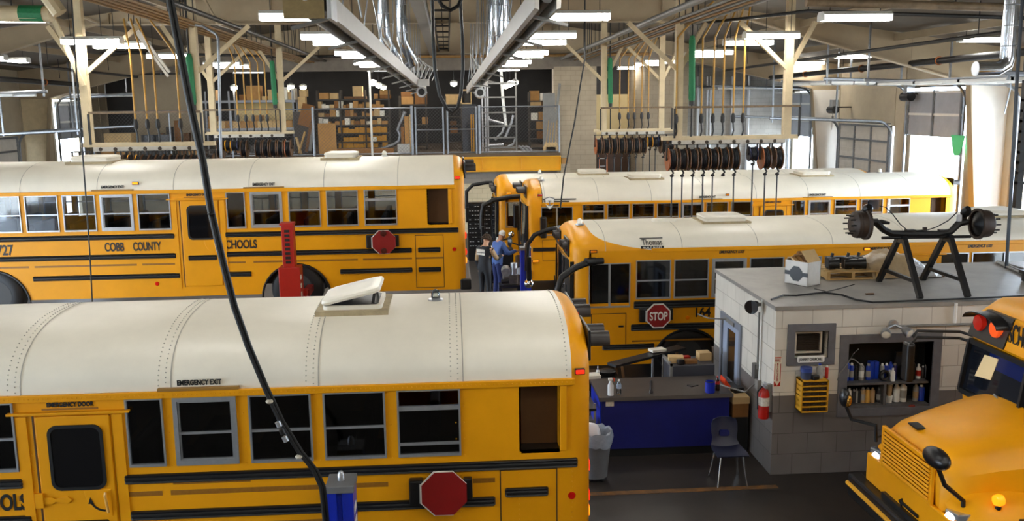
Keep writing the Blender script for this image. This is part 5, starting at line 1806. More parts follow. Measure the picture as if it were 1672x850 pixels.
g.build('door_closer', STEEL, d)
G().lathe([(.005, -.1), (.035, -.09), (.04, -.05), (.02, -.03), (.03, 0)], (OX, e0 + .08, .72), 'x', 14).build('door_knob', CHROME, d, smooth=True)
for z in (.4, 1.1, 1.6): G().box(OX - .02, OX, e1 - .01, e1 + .03, z, z + .1).build('hinge', STEEL, d)

# shelf window
wt = thing('shelf_window', 'grey framed service window with two dark shelves of bottles in the office wall', 'window shelf', ((wx0 + wx1) / 2, OY, wz0))
g = G()
fz0, fz1, fx0, fx1 = .82, 1.99, A(1369, 600).x, A(1534, 600).x
for (a, b_, z0, z1) in ((fx0, wx0, fz0, fz1), (wx1, fx1, fz0, fz1), (wx0, wx1, wz1, fz1), (wx0, wx1, fz0, wz0)): g.box(a, b_, OY - .03, OY + .02, z0, z1)
g.build('window_frame', DG, wt)
SHM = mat('worn grey shelf paint', (92, 90, 90), .6, noise=.4, scale=9)
zs1 = 1.285
G().box(wx0, wx1, OY + .0, OY + .38, wz0 - .0, wz0 + .03).build('lower_shelf', SHM, wt)
G().box(wx0, wx1 - .02, OY + .02, OY + .36, zs1 - .03, zs1).build('upper_shelf', SHM, wt)
xd = A(1446, 640).x
G().box(xd - .02, xd + .02, OY + .02, OY + .36, wz0 + .03, zs1 - .03).build('divider', SHM, wt)
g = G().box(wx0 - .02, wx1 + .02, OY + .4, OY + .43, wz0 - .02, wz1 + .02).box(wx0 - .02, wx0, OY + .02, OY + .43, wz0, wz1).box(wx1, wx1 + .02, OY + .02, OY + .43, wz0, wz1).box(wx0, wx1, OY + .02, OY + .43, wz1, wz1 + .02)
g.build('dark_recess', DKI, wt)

BC = {'blue': (28, 62, 170), 'white': (226, 226, 220), 'silver': (150, 148, 142), 'dark': (34, 34, 38), 'black': (16, 16, 18), 'gold': (196, 150, 70), 'tan': (170, 140, 100), 'red': (180, 40, 30), 'navy': (20, 30, 90), 'brown': (120, 80, 40)}
bm = lambda c: mat(c + ' container', BC[c], .3, noise=.08, scale=8)


def bottle(lab, x, y, z, h, r, body, cap, band=None, kind='can', name=None, cat='bottle', grp=None):
    t = thing(name or ('spray_can' if kind == 'can' else 'bottle'), lab, cat, (x, y, z), grp)
    if kind == 'can':
        G().lathe([(.01, 0), (r, .004), (r, h * .8), (r * .8, h * .86), (.01, h * .87)], (x, y, z), 'z', 16).build('body', bm(body), t, smooth=True)
        G().lathe([(r * .55, h * .86), (r * .5, h * .97), (.01, h)], (x, y, z), 'z', 12).build('cap', bm(cap), t, smooth=True)
    elif kind == 'jug':
        G().lathe([(.01, 0), (r, .005), (r, h * .62), (r * .45, h * .84), (r * .4, h * .88), (.01, h * .89)], (x, y, z), 'z', 16).build('body', bm(body), t, smooth=True)
        G().tube([(x + r * .3, y, z + h * .8), (x + r * .95, y, z + h * .72), (x + r * .98, y, z + h * .5)], r * .14, 6).build('handle', bm(body), t, smooth=True)
        G().lathe([(r * .42, h * .88), (r * .3, h * .97), (.01, h)], (x, y, z), 'z', 12).build('cap', bm(cap), t, smooth=True)
    else:
        G().lathe([(.01, 0), (r, .004), (r, h * .68), (r * .38, h * .85), (r * .36, h * .9), (.01, h * .91)], (x, y, z), 'z', 16).build('body', bm(body), t, smooth=True)
        G().lathe([(r * .45, h * .89), (r * .42, h * .99), (.01, h)], (x, y, z), 'z', 12).build('cap', bm(cap), t, smooth=True)
    if band: G().lathe([(r * 1.015, h * .2), (r * 1.015, h * .58)], (x, y, z), 'z', 16).build('label_band', bm(band), t, smooth=True)
    return t


cx = lambda c: A(1360 + c / 5.31, 620, OY + .12).x
UP = [(127, .3, .033, 'blue', 'gold', 'silver', 'can', 'tall blue tube with a gold nozzle at the left end'), (168, .255, .034, 'blue', 'white', 'silver', 'can', 'blue spray can beside the tall blue tube'),
      (205, .22, .022, 'dark', 'black', None, 'can', 'thin dark spray can'), (255, .24, .036, 'silver', 'silver', 'white', 'can', 'silver spray can standing alone'),
      (314, .24, .034, 'blue', 'silver', 'silver', 'can', 'blue and silver spray can left of the blue boxes'), (433, .235, .03, 'silver', 'white', None, 'can', 'white spray can behind the black tape roll'),
      (470, .235, .03, 'blue', 'white', None, 'can', 'blue can right of the tape roll'), (506, .25, .036, 'blue', 'blue', 'white', 'can', 'larger blue can behind the short white bottle'),
      (542, .235, .034, 'navy', 'silver', None, 'can', 'navy can beside the black bottles'), (748, .21, .038, 'white', 'white', 'red', 'bottle', 'white bottle with a red label'),
      (787, .18, .028, 'dark', 'white', None, 'bottle', 'small dark bottle with a white cap'), (815, .2, .03, 'dark', 'silver', None, 'can', 'dark jar at the right end')]
for c, h, r, bd, cp, bn, kd, lb in UP:
    bottle(lb + ' on the upper office shelf', cx(c), OY + .16, zs1, h, r, bd, cp, bn, kd, grp='bottles on the upper office shelf')
bottle('short white bottle in front of the larger blue can on the upper office shelf', cx(500), OY + .07, zs1, .19, .033, 'white', 'white', None, 'bottle', grp='bottles on the upper office shelf')
for k, c in enumerate((604, 640, 684)):
    bottle('black pump bottle on the upper office shelf, %s from the left of three' % ORD[k], cx(c), OY + .12, zs1, (.3, .36, .3)[k], .042, 'black', 'black', None, 'bottle', grp='black pump bottles')
tag(G().box(cx(578), cx(712), OY + .26, OY + .3, zs1, zs1 + .36).build('panel', mat('dark grey plate', (50, 50, 54), .4)), 'dark grey plate standing behind the black pump bottles', 'plate')
for k, c in enumerate((352, 393)):
    tag(G().box(cx(c) - .03, cx(c) + .03, OY + .18, OY + .27, zs1, zs1 + .25).build('parts_carton', bm('blue'), bevel=.003), 'blue upright carton behind the tape roll, the %s of two' % ('left' if k == 0 else 'right'), 'box', 'blue cartons')
tag(G().torus((cx(428), OY + .07, zs1 + .085), .058, .027, 'y', 24, 8).build('tape_roll', bm('black'), smooth=True), 'black tape roll standing on edge on the upper office shelf', 'tape')
t = thing('grease_gun', 'silver grease gun nozzle with a slanted lever at the left of the shelf window', 'tool', (cx(135), OY - .05, 1.6))
G().tube([(cx(128), OY + .1, 1.6), (cx(128), OY + .04, 1.66), (cx(128), OY - .02, 1.73), (cx(165), OY - .03, 1.79)], .008, 6).build('nozzle', CHROME, t, smooth=True)
G().tube([(cx(98), OY - .05, 1.66), (cx(130), OY - .05, 1.65), (cx(215), OY - .06, 1.53)], .008, 6).build('lever', STEEL, t, smooth=True)
G().tube([(cx(98), OY - .05, 1.66), (cx(40), OY - .06, 1.53), (cx(5), OY - .05, 1.45), (cx(-5), OY - .05, 1.36)], .007, 6).build('flexible_tube', STEEL, t, smooth=True)
LO = [(155, .22, .03, 'white', 'white', None, 'can', 'white can at the left end'), (194, .2, .03, 'dark', 'silver', None, 'can', 'dark can with a silver cap'), (216, .21, .02, 'silver', 'silver', None, 'can', 'slim silver can'), (240, .2, .024, 'dark', 'dark', None, 'can', 'slim dark can'),
      (272, .225, .034, 'tan', 'silver', 'silver', 'can', 'tan and silver can'), (314, .22, .034, 'gold', 'silver', 'gold', 'can', 'gold spray can'), (357, .215, .032, 'tan', 'tan', None, 'can', 'plain tan can'), (411, .21, .034, 'dark', 'silver', 'silver', 'can', 'dark can with a silver label next to the divider'),
      (563, .29, .046, 'white', 'white', None, 'jug', 'white plastic jug, the left of two'), (620, .3, .05, 'white', 'white', 'silver', 'jug', 'white plastic jug, the right of two'), (731, .25, .038, 'silver', 'silver', 'tan', 'can', 'silver can with a tan label'), (780, .24, .044, 'blue', 'white', None, 'can', 'wide blue can with a white top')]
for c, h, r, bd, cp, bn, kd, lb in LO:
    bottle(lb + ' on the lower office shelf', cx(c), OY + .14, wz0 + .03, h, r, bd, cp, bn, kd, grp='bottles on the lower office shelf')
t = thing('paper_cup', 'tan cup stacked on a white tub right of the shelf divider', 'cup', (cx(494), OY + .12, wz0 + .13))
G().lathe([(.01, .0), (.032, 0), (.042, .16), (.045, .17), (.01, .17)], (cx(494), OY + .12, wz0 + .13), 'z', 16).build('cup', bm('tan'), t, smooth=True)
G().lathe([(.046, .165), (.046, .185), (.01, .19)], (cx(494), OY + .12, wz0 + .13), 'z', 16).build('lid', bm('white'), t, smooth=True)
t = thing('plastic_tub', 'white tub under the tan cup on the lower office shelf', 'tub', (cx(494), OY + .12, wz0 + .03))
G().lathe([(.01, 0), (.042, 0), (.054, .09), (.056, .1), (.01, .1)], (cx(494), OY + .12, wz0 + .03), 'z', 18).build('tub', bm('white'), t, smooth=True)
tag(G().ell((cx(660), OY - .0, wz0 + .0), (.05, .03, .03), 10, 6).build('red_rag', mat('dull red cloth', (120, 40, 24), .8)), 'dull red rag on the sill of the shelf window', 'rag')

# air conditioner set in the wall, name plate
t = thing('air_conditioner', 'window air conditioner with dark louvres in a grey frame on the office wall', 'air conditioner', ((ax0 + ax1) / 2, OY, az0))
f0, f1 = A(1285, 560).x, A(1363, 560).x
g = G()
for (a, b_, z0, z1) in ((f0, ax0, az0 - .1, az1 + .1), (ax1, f1, az0 - .1, az1 + .1), (ax0, ax1, az1, az1 + .1), (ax0, ax1, az0 - .1, az0)): g.box(a, b_, OY - .025, OY + .02, z0, z1)
g.build('wall_frame', DG, t)
G().box(ax0 + .01, ax1 - .01, OY + .12, OY + .5, az0 + .02, az1 - .01).build('cabinet', BLK, t)
g = G()
ringxz(g, [(ax0 + .02, az0 + .05), (ax1 - .06, az0 + .05), (ax1 - .06, az1 - .03), (ax0 + .02, az1 - .03)], [(ax0 + .055, az0 + .075), (ax1 - .085, az0 + .075), (ax1 - .085, az1 - .05), (ax0 + .055, az1 - .05)], OY + .06, OY + .14)
g.build('bezel', mat('aged white plastic', (206, 196, 178), .5, noise=.2), t)
for k in range(10):
    z = az0 + .09 + k * .0235
    G().cbox(((ax0 + ax1) / 2 - .015, OY + .1, z), (ax1 - ax0 - .14, .03, .006), (.4, 0, 0)).build('louvre', mat('dark louvre', (60, 50, 42), .5), t)
pl = A(1324, 585, OY - .03)
t = thing('name_plate', 'small white name plate with black capitals under the air conditioner', 'sign', (pl.x, OY - .03, 1.63))
G().prism(rrect(pl.x - .19, pl.x + .19, 1.625, 1.715, .02), OY - .036, OY - .026).build('plate', WHITEP, t)
text('lettering', 'JOHNNY CHURCHILL', .04, (pl.x, OY - .038, 1.65), '-y', TXT, t, fit=.33)

# yellow drawer cabinet
q0, q1 = A(1309, 640, 11.68).x, A(1353, 640, 11.68).x
t = thing('drawer_cabinet', 'yellow wall cabinet of small dark drawers under the air conditioner', 'cabinet', ((q0 + q1) / 2, 11.8, .97))
z0, z1 = .97, 1.42
YC = mat('yellow cabinet paint', (230, 168, 40), .45, noise=.08)
g = G().box(q0, q0 + .015, 11.68, OY, z0, z1).box(q1 - .015, q1, 11.68, OY, z0, z1).box(q0, q1, OY - .02, OY, z0, z1)
for k in range(7): g.box(q0, q1, 11.68, OY, z0 + k * (z1 - z0 - .015) / 6, z0 + k * (z1 - z0 - .015) / 6 + .015)
g.build('cabinet_shell', YC, t)
for r in range(6):
    for c in range(3):
        a = q0 + .02 + c * (q1 - q0 - .04) / 3
        b_ = a + (q1 - q0 - .04) / 3 - .006
        zz = z0 + .02 + r * (z1 - z0 - .015) / 6
        dr = G().box(a, b_, 11.695, 11.86, zz, zz + .05).build('drawer', mat('smoky drawer', (58, 46, 34), .3, noise=.3, scale=20), t)
        G().box((a + b_) / 2 - .012, (a + b_) / 2 + .012, 11.685, 11.695, zz + .012, zz + .024).build('drawer_pull', SHD, dr)
x = A(1316, 605, 11.8).x
t = thing('jar', 'grey and blue plastic jar on top of the yellow drawer cabinet', 'jar', (x, 11.79, z1))
G().lathe([(.01, 0), (.075, .003), (.075, .13), (.01, .135)], (x, 11.79, z1), 'z', 20).build('jar', mat('smoky blue plastic', (62, 70, 96), .25), t, smooth=True)
G().lathe([(.08, .1), (.08, .16), (.01, .165)], (x, 11.79, z1), 'z', 20).build('lid', mat('blue jar lid', (40, 62, 130), .4), t, smooth=True)
x = A(1338, 605, 11.8).x
bottle('clear crumpled plastic bottle on top of the yellow drawer cabinet', x, 11.79, z1, .21, .045, 'silver', 'blue', None, 'bottle')
x = A(1349, 605, 11.8).x
bottle('red can with a white top on the yellow drawer cabinet', x, 11.78, z1, .18, .024, 'red', 'white', None, 'can')
x = A(1328, 612, 11.8).x
tag(G().cbox((x, 11.74, z1 + .03), (.1, .07, .06), (0, 0, .3)).build('parts_tray', BLK, bevel=.008), 'small black tray of parts on the yellow drawer cabinet', 'tray')
# fire extinguisher sign and extinguisher
sx_ = A(1269.5, 600).x
t = thing('fire_sign', 'narrow white and red FIRE EXTINGUISHER sign with a down arrow on the office wall', 'sign', (sx_, OY, 1.28))
G().box(sx_ - .05, sx_ + .05, OY - .006, OY, 1.28, 1.71).build('plate', mat('sign cream', (228, 220, 196), .5), t)
g = G().box(sx_ - .045, sx_ - .036, OY - .009, OY, 1.38, 1.61).box(sx_ + .036, sx_ + .045, OY - .009, OY, 1.38, 1.61).box(sx_ - .045, sx_ + .045, OY - .009, OY, 1.69, 1.705)
g.prism([(sx_ - .045, 1.29), (sx_ + .045, 1.29), (sx_ + .045, 1.37), (sx_, 1.3), (sx_ - .045, 1.37)], OY - .009, OY)
g.build('red_border', REDP, t)
text('lettering', 'FIRE', .04, (sx_, OY - .009, 1.64), '-y', REDP, t, fit=.075)
for k, ch in enumerate('EXTINGUISHER'):
    text('lettering', ch, .016, (sx_, OY - .009, 1.6 - k * .0215), '-y', REDP, t, fit=.02 if ch != 'I' else .006)
ex = A(1245, 660).x
ez = .80
ey = 11.98
ex = OX - .1
t = thing('fire_extinguisher', 'red fire extinguisher with a white label hanging at the office corner', 'fire extinguisher', (ex, ey, ez))
G().lathe([(.01, 0), (.07, .01), (.075, .04), (.075, .36), (.06, .41), (.03, .44), (.03, .46), (.01, .46)], (ex, ey, ez), 'z', 22).build('cylinder', REDP, t, smooth=True)
G().lathe([(.0765, .2), (.0765, .32)], (ex, ey, ez), 'z', 22).build('label_band', mat('white label', (220, 214, 200), .5, noise=.3, scale=40), t, smooth=True)
G().box(ex - .02, ex + .02, ey - .1, ey + .02, ez + .46, ez + .5).box(ex - .012, ex + .012, ey - .13, ey, ez + .52, ez + .535).build('valve_lever', ALU, t)
G().tube([(ex - .03, ey, ez + .47), (ex - .1, ey - .02, ez + .4), (ex - .095, ey - .03, ez + .15)], .012, 8).build('hose', BLK, t, smooth=True)
G().box(ex + .05, OX, ey - .03, ey + .03, ez + .1, ez + .5).build('wall_bracket', STEEL, t)
# horn, conduit, boxes
h = at(1232, 497, X=OX - .1)
t = thing('loudspeaker_horn', 'black loudspeaker horn at the top of the office side wall', 'loudspeaker', (OX - .1, h.y, h.z))
hp, hd = Vector((OX - .09, h.y, h.z)), Vector((-.62, -.78, -.05)).normalized()
G().tube([hp - hd * .08, hp - hd * .02, hp, hp + hd * .06, hp + hd * .12, hp + hd * .16, hp + hd * .13, hp + hd * .06], [.03, .05, .035, .045, .08, .1, .085, .03], 20).build('horn', BLKM, t, smooth=True)
G().tube([hp + hd * .05, hp + hd * .11], [.03, .012], 12).build('driver', STEEL, t, smooth=True)
G().bar((OX, h.y, h.z), hp, .04, .04).build('bracket', STEEL, t)
t = thing('switch_box', 'grey electrical boxes with a conduit on the office side wall', 'electrical box', (OX - .04, h.y, 1.2))
G().tube([(OX - .02, h.y + .02, h.z - .12), (OX - .02, h.y + .02, 1.35)], .014, 8).build('conduit', STEEL, t)
G().box(OX - .06, OX, h.y + .02, h.y + .14, 1.2, 1.42).build('box', mat('dark grey box', (84, 82, 80), .5), t, bevel=.005)
G().box(OX - .06, OX, h.y - .12, h.y - .0, 1.08, 1.22).build('outlet', STEEL, t, bevel=.005)
G().tube([(OX - .02, 12.42, OH - .02), (OX - .02, 12.42, 1.2)], .014, 8).build('conduit', WHITEP, t)
# twin flood lamp and wall conduits
f = A(1458, 531)
t = thing('flood_lamp', 'twin silver flood lamps on the office front wall above the shelf window', 'lamp', (f.x, OY, f.z))
G().lathe([(.01, -.05), (.06, -.045), (.065, 0)], (f.x, OY, f.z + .02), 'y', 16).build('mount', ALU, t, smooth=True)
for (a, b_) in ((A(1446, 537, OY - .1), Vector((-.3, -.75, -.35))), (A(1474, 536, OY - .1), Vector((.35, -.75, -.3)))):
    n_ = b_.normalized()
    G().tube([a, a + n_ * .02, a + n_ * .1, a + n_ * .13], [.03, .045, .07, .068], 16).build('lamp_head', ALU, t, smooth=True)
    G().tube([a + n_ * .128, a + n_ * .135], [.062, .04], 16).build('lens', mat('frosted lamp glass', (230, 226, 210), .2), t, smooth=True)
    G().tube([(f.x, OY - .05, f.z + .02), a], .015, 8).build('arm', ALU, t)
t = thing('wall_conduit', 'grey conduit along the top of the office front wall with a riser', 'conduit', (A(1520, 527).x, OY, 2.1))
G().tube([(f.x + .07, OY - .03, A(1480, 531).z), (OR - .5, OY - .03, A(1480, 531).z)], .018, 8).build('conduit', STEEL, t)
G().tube([(A(1558, 510).x, OY - .03, OH - .02), (A(1558, 510).x, OY - .03, A(1558, 526).z)], .022, 8).build('riser', WHITEP, t)
t = thing('roof_cable', 'black cable lying along the front edge of the office roof', 'cable', (5.5, 12.1, OH))
G().tube([(OX + .05, 12.25, OH + .015), (4.7, 12.5, OH + .015)] + [at(px, py, Z=OH + .015) for px, py in ((1300, 482), (1345, 477), (1375, 481), (1398, 489), (1425, 493), (1500, 490), (1600, 486), (1690, 482))], .014, 6).build('cable', BLK, t, smooth=True)

# ---------------------------------------------------------------- on the office roof
R_ = lambda px, py: at(px, py, Z=OH)
# white carton with an octagon mark
c0, c1, c2 = R_(1287, 461), R_(1318, 468), R_(1350, 462)
t = thing('white_carton', 'white open carton with a dark octagon mark standing on the office roof', 'box', (c1.x, c1.y, OH))
u = Vector((c2.x - c1.x, c2.y - c1.y, 0)).normalized()
v = Vector((c0.x - c1.x, c0.y - c1.y, 0))
v = (v - u * v.dot(u)).normalized()
W1, W2, HH = .30, .42, .36
B0 = Vector((c1.x, c1.y, OH))


def ub(g, a0, a1, b0, b1, z0, z1):
    P = [B0 + u * a + v * b_ + Vector((0, 0, z)) for z in (z0, z1) for a, b_ in ((a0, b0), (a1, b0), (a1, b1), (a0, b1))]
    return g.add(P, [(0, 3, 2, 1), (4, 5, 6, 7), (0, 1, 5, 4), (1, 2, 6, 5), (2, 3, 7, 6), (3, 0, 4, 7)])


WC = mat('grubby white card', (214, 210, 204), .7, noise=.12, scale=6)
g = G()
for q in ((0, W1, 0, .012), (0, W1, W2 - .012, W2), (0, .012, 0, W2), (W1 - .012, W1, 0, W2)): ub(g, *q, 0, HH)
ub(g, 0, W1, 0, W2, 0, .01)
g.build('carton_walls', WC, t)
g = ub(G(), -.004, .0, 0, W2, .14, .2)
g.build('dark_band', BLK, t)
n_ = -u
oc = [B0 + n_ * .006 + v * (W2 / 2 + .12 * math.cos(PI / 8 + k * PI / 4)) + Vector((0, 0, .17 + .12 * math.sin(PI / 8 + k * PI / 4))) for k in range(8)]
G().loft([oc, [p + u * .005 for p in oc]]).build('octagon_mark', BLK, t)
for k, (a, tl, ln) in enumerate(((.0, .9, .2), (.0, .5, .16))):
    p0 = B0 + Vector((0, 0, HH)) + v * (W2 * (0.02 if k == 0 else .98))
    d_ = (v if k == 0 else -v) * math.cos(tl) * ln + Vector((0, 0, math.sin(tl) * ln))
    G().add([p0, p0 + u * W1, p0 + u * W1 + d_, p0 + d_, p0 + Vector((0, 0, .008)), p0 + u * W1 + Vector((0, 0, .008)), p0 + u * W1 + d_ + Vector((0, 0, .008)), p0 + d_ + Vector((0, 0, .008))], [(0, 1, 2, 3), (7, 6, 5, 4), (0, 4, 5, 1), (1, 5, 6, 2), (2, 6, 7, 3), (3, 7, 4, 0)]).build('carton_flap', CARDL, t)
for k in range(3):
    o = G()
    a = B0 + u * (.05 + .09 * k) + v * (.05 + .02 * k) + Vector((0, 0, .2))
    o.bar(a, a + v * .28 + Vector((0, 0, .2 + .03 * k)), .07, .03)
    tag(o.build('cardboard_piece', [CARDL, CARD, CARDD][k]), 'brown cardboard strip sticking out of the white carton, %s from the left' % ORD[k], 'cardboard', 'strips in the white carton')
# pallet
p0, p1 = R_(1352, 458), R_(1437, 458)
px0, px1, py0, py1 = p0.x, p1.x + .05, 13.55, 14.3
t = thing('wooden_pallet', 'pale wooden pallet with black truck parts on it on the office roof', 'pallet', ((px0 + px1) / 2, 13.9, OH))
for k in range(5): G().box(px0, px1, py0 + k * .155, py0 + k * .155 + .1, OH + .11, OH + .13).build('deck_board', WOOD, t)
for k in range(3): G().box(px0 + k * (px1 - px0 - .05) / 2, px0 + k * (px1 - px0 - .05) / 2 + .05, py0, py1, OH + .02, OH + .11).build('stringer', WOOD, t)
for k in range(3): G().box(px0, px1, py0 + k * .3, py0 + k * .3 + .1, OH, OH + .02).build('bottom_board', WOOD, t)
for k, (px, s_) in enumerate(((1357, 1.0), (1383, .9), (1400, 1.1))):
    x = at(px, 428, Y=13.8).x
    t = thing('brake_part', 'black cast brake part on the pallet, %s from the left' % ORD[k], 'machine part', (x, 13.8, OH + .13), 'black parts on the pallet')
    g = G().cbox((x, 13.8, OH + .23), (.12 * s_, .16, .18), (0, 0, .3))
    g.build('housing', BLKM, t, bevel=.02)
    G().tube([(x - .06, 13.75, OH + .22), (x + .09, 13.7, OH + .23)], [.07 * s_, .085 * s_], 14).build('chamber', BLKM, t, smooth=True)
    G().tube([(x, 13.8, OH + .3), (x + .02, 13.8, OH + .38)], .025, 8).build('stud', BLKM, t)
    G().box(x - .05, x + .05, 13.74, 13.86, OH + .13, OH + .16).build('foot', BLKM, t)
# tarp bundle
g = G()
b0, b1 = R_(1418, 452), R_(1530, 450)
rings = []
rr = random.Random(4)
for i in range(15):
    q = i / 14
    x = b0.x + (b1.x - b0.x) * q
    hgt = .40 * (math.sin(PI * min(1, q * .9 + .12)) ** .7) * (1 - .45 * q) + .04
    rings.append([(x + rr.uniform(-.01, .01), 13.55 + .85 * k / 8 + rr.uniform(-.015, .015), OH + .01 + hgt * (math.sin(PI * k / 8) ** .6 if 0 < k < 8 else 0) * (1 + rr.uniform(-.08, .08))) for k in range(9)])
g.loft(rings)
t = thing('wrapped_bundle', 'heap wrapped in tan plastic sheet on the office roof behind the trestles', 'bundle', ((b0.x + b1.x) / 2, 14, OH))
g.build('plastic_wrap', mat('tan plastic sheet', (176, 150, 112), .35, noise=.25, scale=7, bump=.6), t, smooth=True)
rings = [[(x + .006, y - .006, z + .008) for x, y, z in r[:6]] for r in rings[9:]]
G().loft(rings, False, False).build('clear_wrap', mat('shiny silver plastic', (190, 188, 186), .15, noise=.3, scale=30, bump=1.0), t)
G().box(b0.x + .2, b1.x + .08, 13.6, 14.3, OH, OH + .012).build('base_board', WOODD, t)


# trestles
def trestle(lab, x, y0, y1, zt):
    t = thing('steel_trestle', lab, 'trestle', (x, (y0 + y1) / 2, OH), 'black steel trestles')
    ym = (y0 + y1) / 2
    G().bar((x, y0, OH), (x, ym - .06, zt), .07, .07).build('leg', BLKM, t)
    G().bar((x, y1, OH), (x, ym + .06, zt), .07, .07).build('leg', BLKM, t)
    f_ = .27
    G().bar((x, y0 + (ym - .06 - y0) * f_, OH + (zt - OH) * f_), (x, y1 + (ym + .06 - y1) * f_, OH + (zt - OH) * f_), .05, .05).build('stretcher', BLKM, t)
    G().bar((x, ym - .13, zt - .06), (x, ym + .13, zt - .06), .06, .06).build('head_bar', BLKM, t)
    return t


zt = at(1475, 386, Y=12.75).z
trestle('black A shaped steel trestle under the left part of the axle', 6.52, 12.12, 13.38, zt)
trestle('black A shaped steel trestle under the right part of the axle', 7.22, 12.14, 13.40, zt)
# front axle lying on the trestles
AY = 12.75
X_ = lambda px, py: at(px, py, Y=AY)
t = thing('truck_axle', 'black truck front axle with brake drums lying across the two trestles', 'axle', (6.87, AY, zt))
AXM = mat('greasy black iron', (26, 25, 25), .4, .4, noise=.3, scale=12)
g = G()
g.tube([X_(1418, 362), X_(1430, 362), X_(1442, 374), X_(1455, 381), X_(1490, 382), X_(1530, 382), X_(1552, 378), X_(1566, 364), X_(1580, 362)], [.045, .055, .05, .05, .05, .05, .05, .055, .045], 8)
g.build('axle_beam', AXM, t, smooth=True)
G().tube([X_(1440, 388), X_(1585, 386)], .022, 8).build('tie_rod', AXM, t)
for px in (1486, 1540): G().cbox(X_(px, 376), (.12, .1, .03)).build('spring_pad', AXM, t)
DRM = mat('rusty brown drum iron', (62, 50, 42), .55, .3, noise=.4, scale=10)
for sg, px in ((-1, 1403), (1, 1606)):
    c = X_(px, 366 if sg < 0 else 365)
    d_ = G().lathe([(.02, -.12), (.09, -.13), (.12, -.12), (.15, -.1), (.19, -.07), (.2, -.03), (.19, -.02), (.2, 0), (.2, .06), (.225, .07), (.225, .11), (.19, .11), (.19, -.04), (.05, -.06)] if sg < 0 else [(.02, .12), (.09, .13), (.12, .12), (.15, .1), (.19, .07), (.2, .03), (.2, -.06), (.225, -.07), (.225, -.11), (.19, -.11), (.19, .04), (.05, .06)], c, 'x', 30).build('brake_drum', DRM, t, smooth=True)
    for k in range(10):
        a = 2 * PI * k / 10
        p = c + Vector((sg * .1, .135 * math.cos(a), .135 * math.sin(a)))
        G().tube([p, p + Vector((sg * .08, 0, 0))], .011, 6).build('wheel_stud', AXM, d_)
    G().lathe([(.02, -sg * .05), (.17, -sg * .06), (.17, -sg * .08), (.05, -sg * .14), (.02, -sg * .16)], c, 'x', 20).build('backing_plate', AXM, t, smooth=True)
for (px, py, r) in ((1416, 343, .075), (1577, 346, .07)):
    c = X_(px, py)
    G().tube([c + Vector((0, .05, -.08)), c + Vector((0, .02, -.02)), c + Vector((.0, -.02, .03)), c + Vector((0, -.06, .06))], [r * .5, r, r, r * .6], 14).build('brake_chamber', AXM, t, smooth=True)
    G().cbox(c + Vector((0, .05, -.1)), (.06, .08, .14)).build('chamber_bracket', AXM, t)
G().cbox(X_(1563, 355) + Vector((0, -.05, 0)), (.07, .04, .1)).build('caliper_plate', mat('light grey casting', (170, 170, 172), .4), t, bevel=.01)
G().tube([X_(1425, 362), X_(1440, 362), X_(1452, 364)], [.03, .035, .02], 10).build('steering_arm', AXM, t, smooth=True)
G().tube([X_(px, py) for px, py in ((1436, 336), (1446, 338), (1458, 350), (1470, 366), (1482, 376), (1498, 376), (1515, 375), (1530, 370), (1548, 360), (1563, 346))], .008, 6).build('brake_line', BLK, t, smooth=True)
G().cbox(X_(1510, 374), (.05, .04, .06)).build('line_fitting', BLKM, t)
# right end clutter on the roof
g0 = R_(1665, 462)
t = thing('black_crate', 'black slatted crate at the right end of the office roof', 'crate', (9.1, 12.9, OH))
for k in range(3): G().box(8.6 + .0, 9.9, 12.6 + .22 * k, 12.72 + .22 * k, OH + .12, OH + .17).build('slat', BLK, t)
for k in range(3): G().box(8.65 + .5 * k, 8.75 + .5 * k, 12.6, 13.16, OH, OH + .12).build('runner', BLK, t)
for k in range(3):
    a, b_ = R_(1628, 428 + 1 * k), R_(1690, 446 + 6 * k)
    tag(G().tube([a + Vector((0, 0, .02)), b_ + Vector((0, 0, .02 if k else .02))], .02, 6).build('steel_rod', STEEL), 'steel rod lying on the office roof by the dark pole, %s from the back' % ORD[k], 'rod', 'rods on the roof')
tag(G().cbox(R_(1420, 480) + Vector((0, 0, .008)), (.12, .03, .015), (0, 0, .1)).build('wood_scrap', WOODD), 'small brown wood scrap on the roof before the trestle', 'scrap')
tag(G().tube([R_(1330, 471), R_(1350, 476), R_(1370, 471), R_(1395, 464)], .008, 5).build('thin_cord', BLK), 'thin dark cord lying on the roof by the white carton', 'cord')

# ================================================================ WORK AREA BESIDE THE OFFICE
bx0, bx1, by0, by1 = 2.12, 4.06, 12.72, 13.6
t = thing('workbench', 'long navy blue workbench with a dark top beside the office', 'workbench', ((bx0 + bx1) / 2, 13.15, 0))
G().box(bx0 - .02, bx1 + .02, by0 - .03, by1 + .02, .9, .94).build('bench_top', mat('worn dark bench top', (58, 50, 46), .35, noise=.3, scale=6), t, bevel=.006)
G().box(bx0 - .025, bx1 + .025, by0 - .036, by0 - .028, .885, .945).build('steel_edge', mat('dull steel edge', (110, 104, 100), .4, .5), t)
G().box(bx0 + .02, bx1 - .02, by0, by1, .14, .9).build('cabinet', NAVY, t)
G().box(bx0 + .06, bx1 - .06, by0 + .06, by1 - .04, 0, .14).build('plinth', BLK, t)
G().box(bx0 + .0, bx0 + .02, by0 + .02, by1 - .02, .14, .9).build('side_panel', BLUE, t)
G().box(2.2, 2.32, by0 - .004, by0, .8, .87).build('sticker', mat('white label', (220, 214, 200), .5), t)
BT = lambda px, py: at(px, py, Z=.94)
p = BT(997, 645)
t = thing('spray_bottle', 'white spray bottle with a red trigger on the workbench', 'bottle', p)
G().lathe([(.01, 0), (.045, .004), (.045, .15), (.02, .2), (.017, .22), (.01, .22)], p, 'z', 16).build('bottle', mat('milky plastic', (214, 216, 220), .35), t, smooth=True)
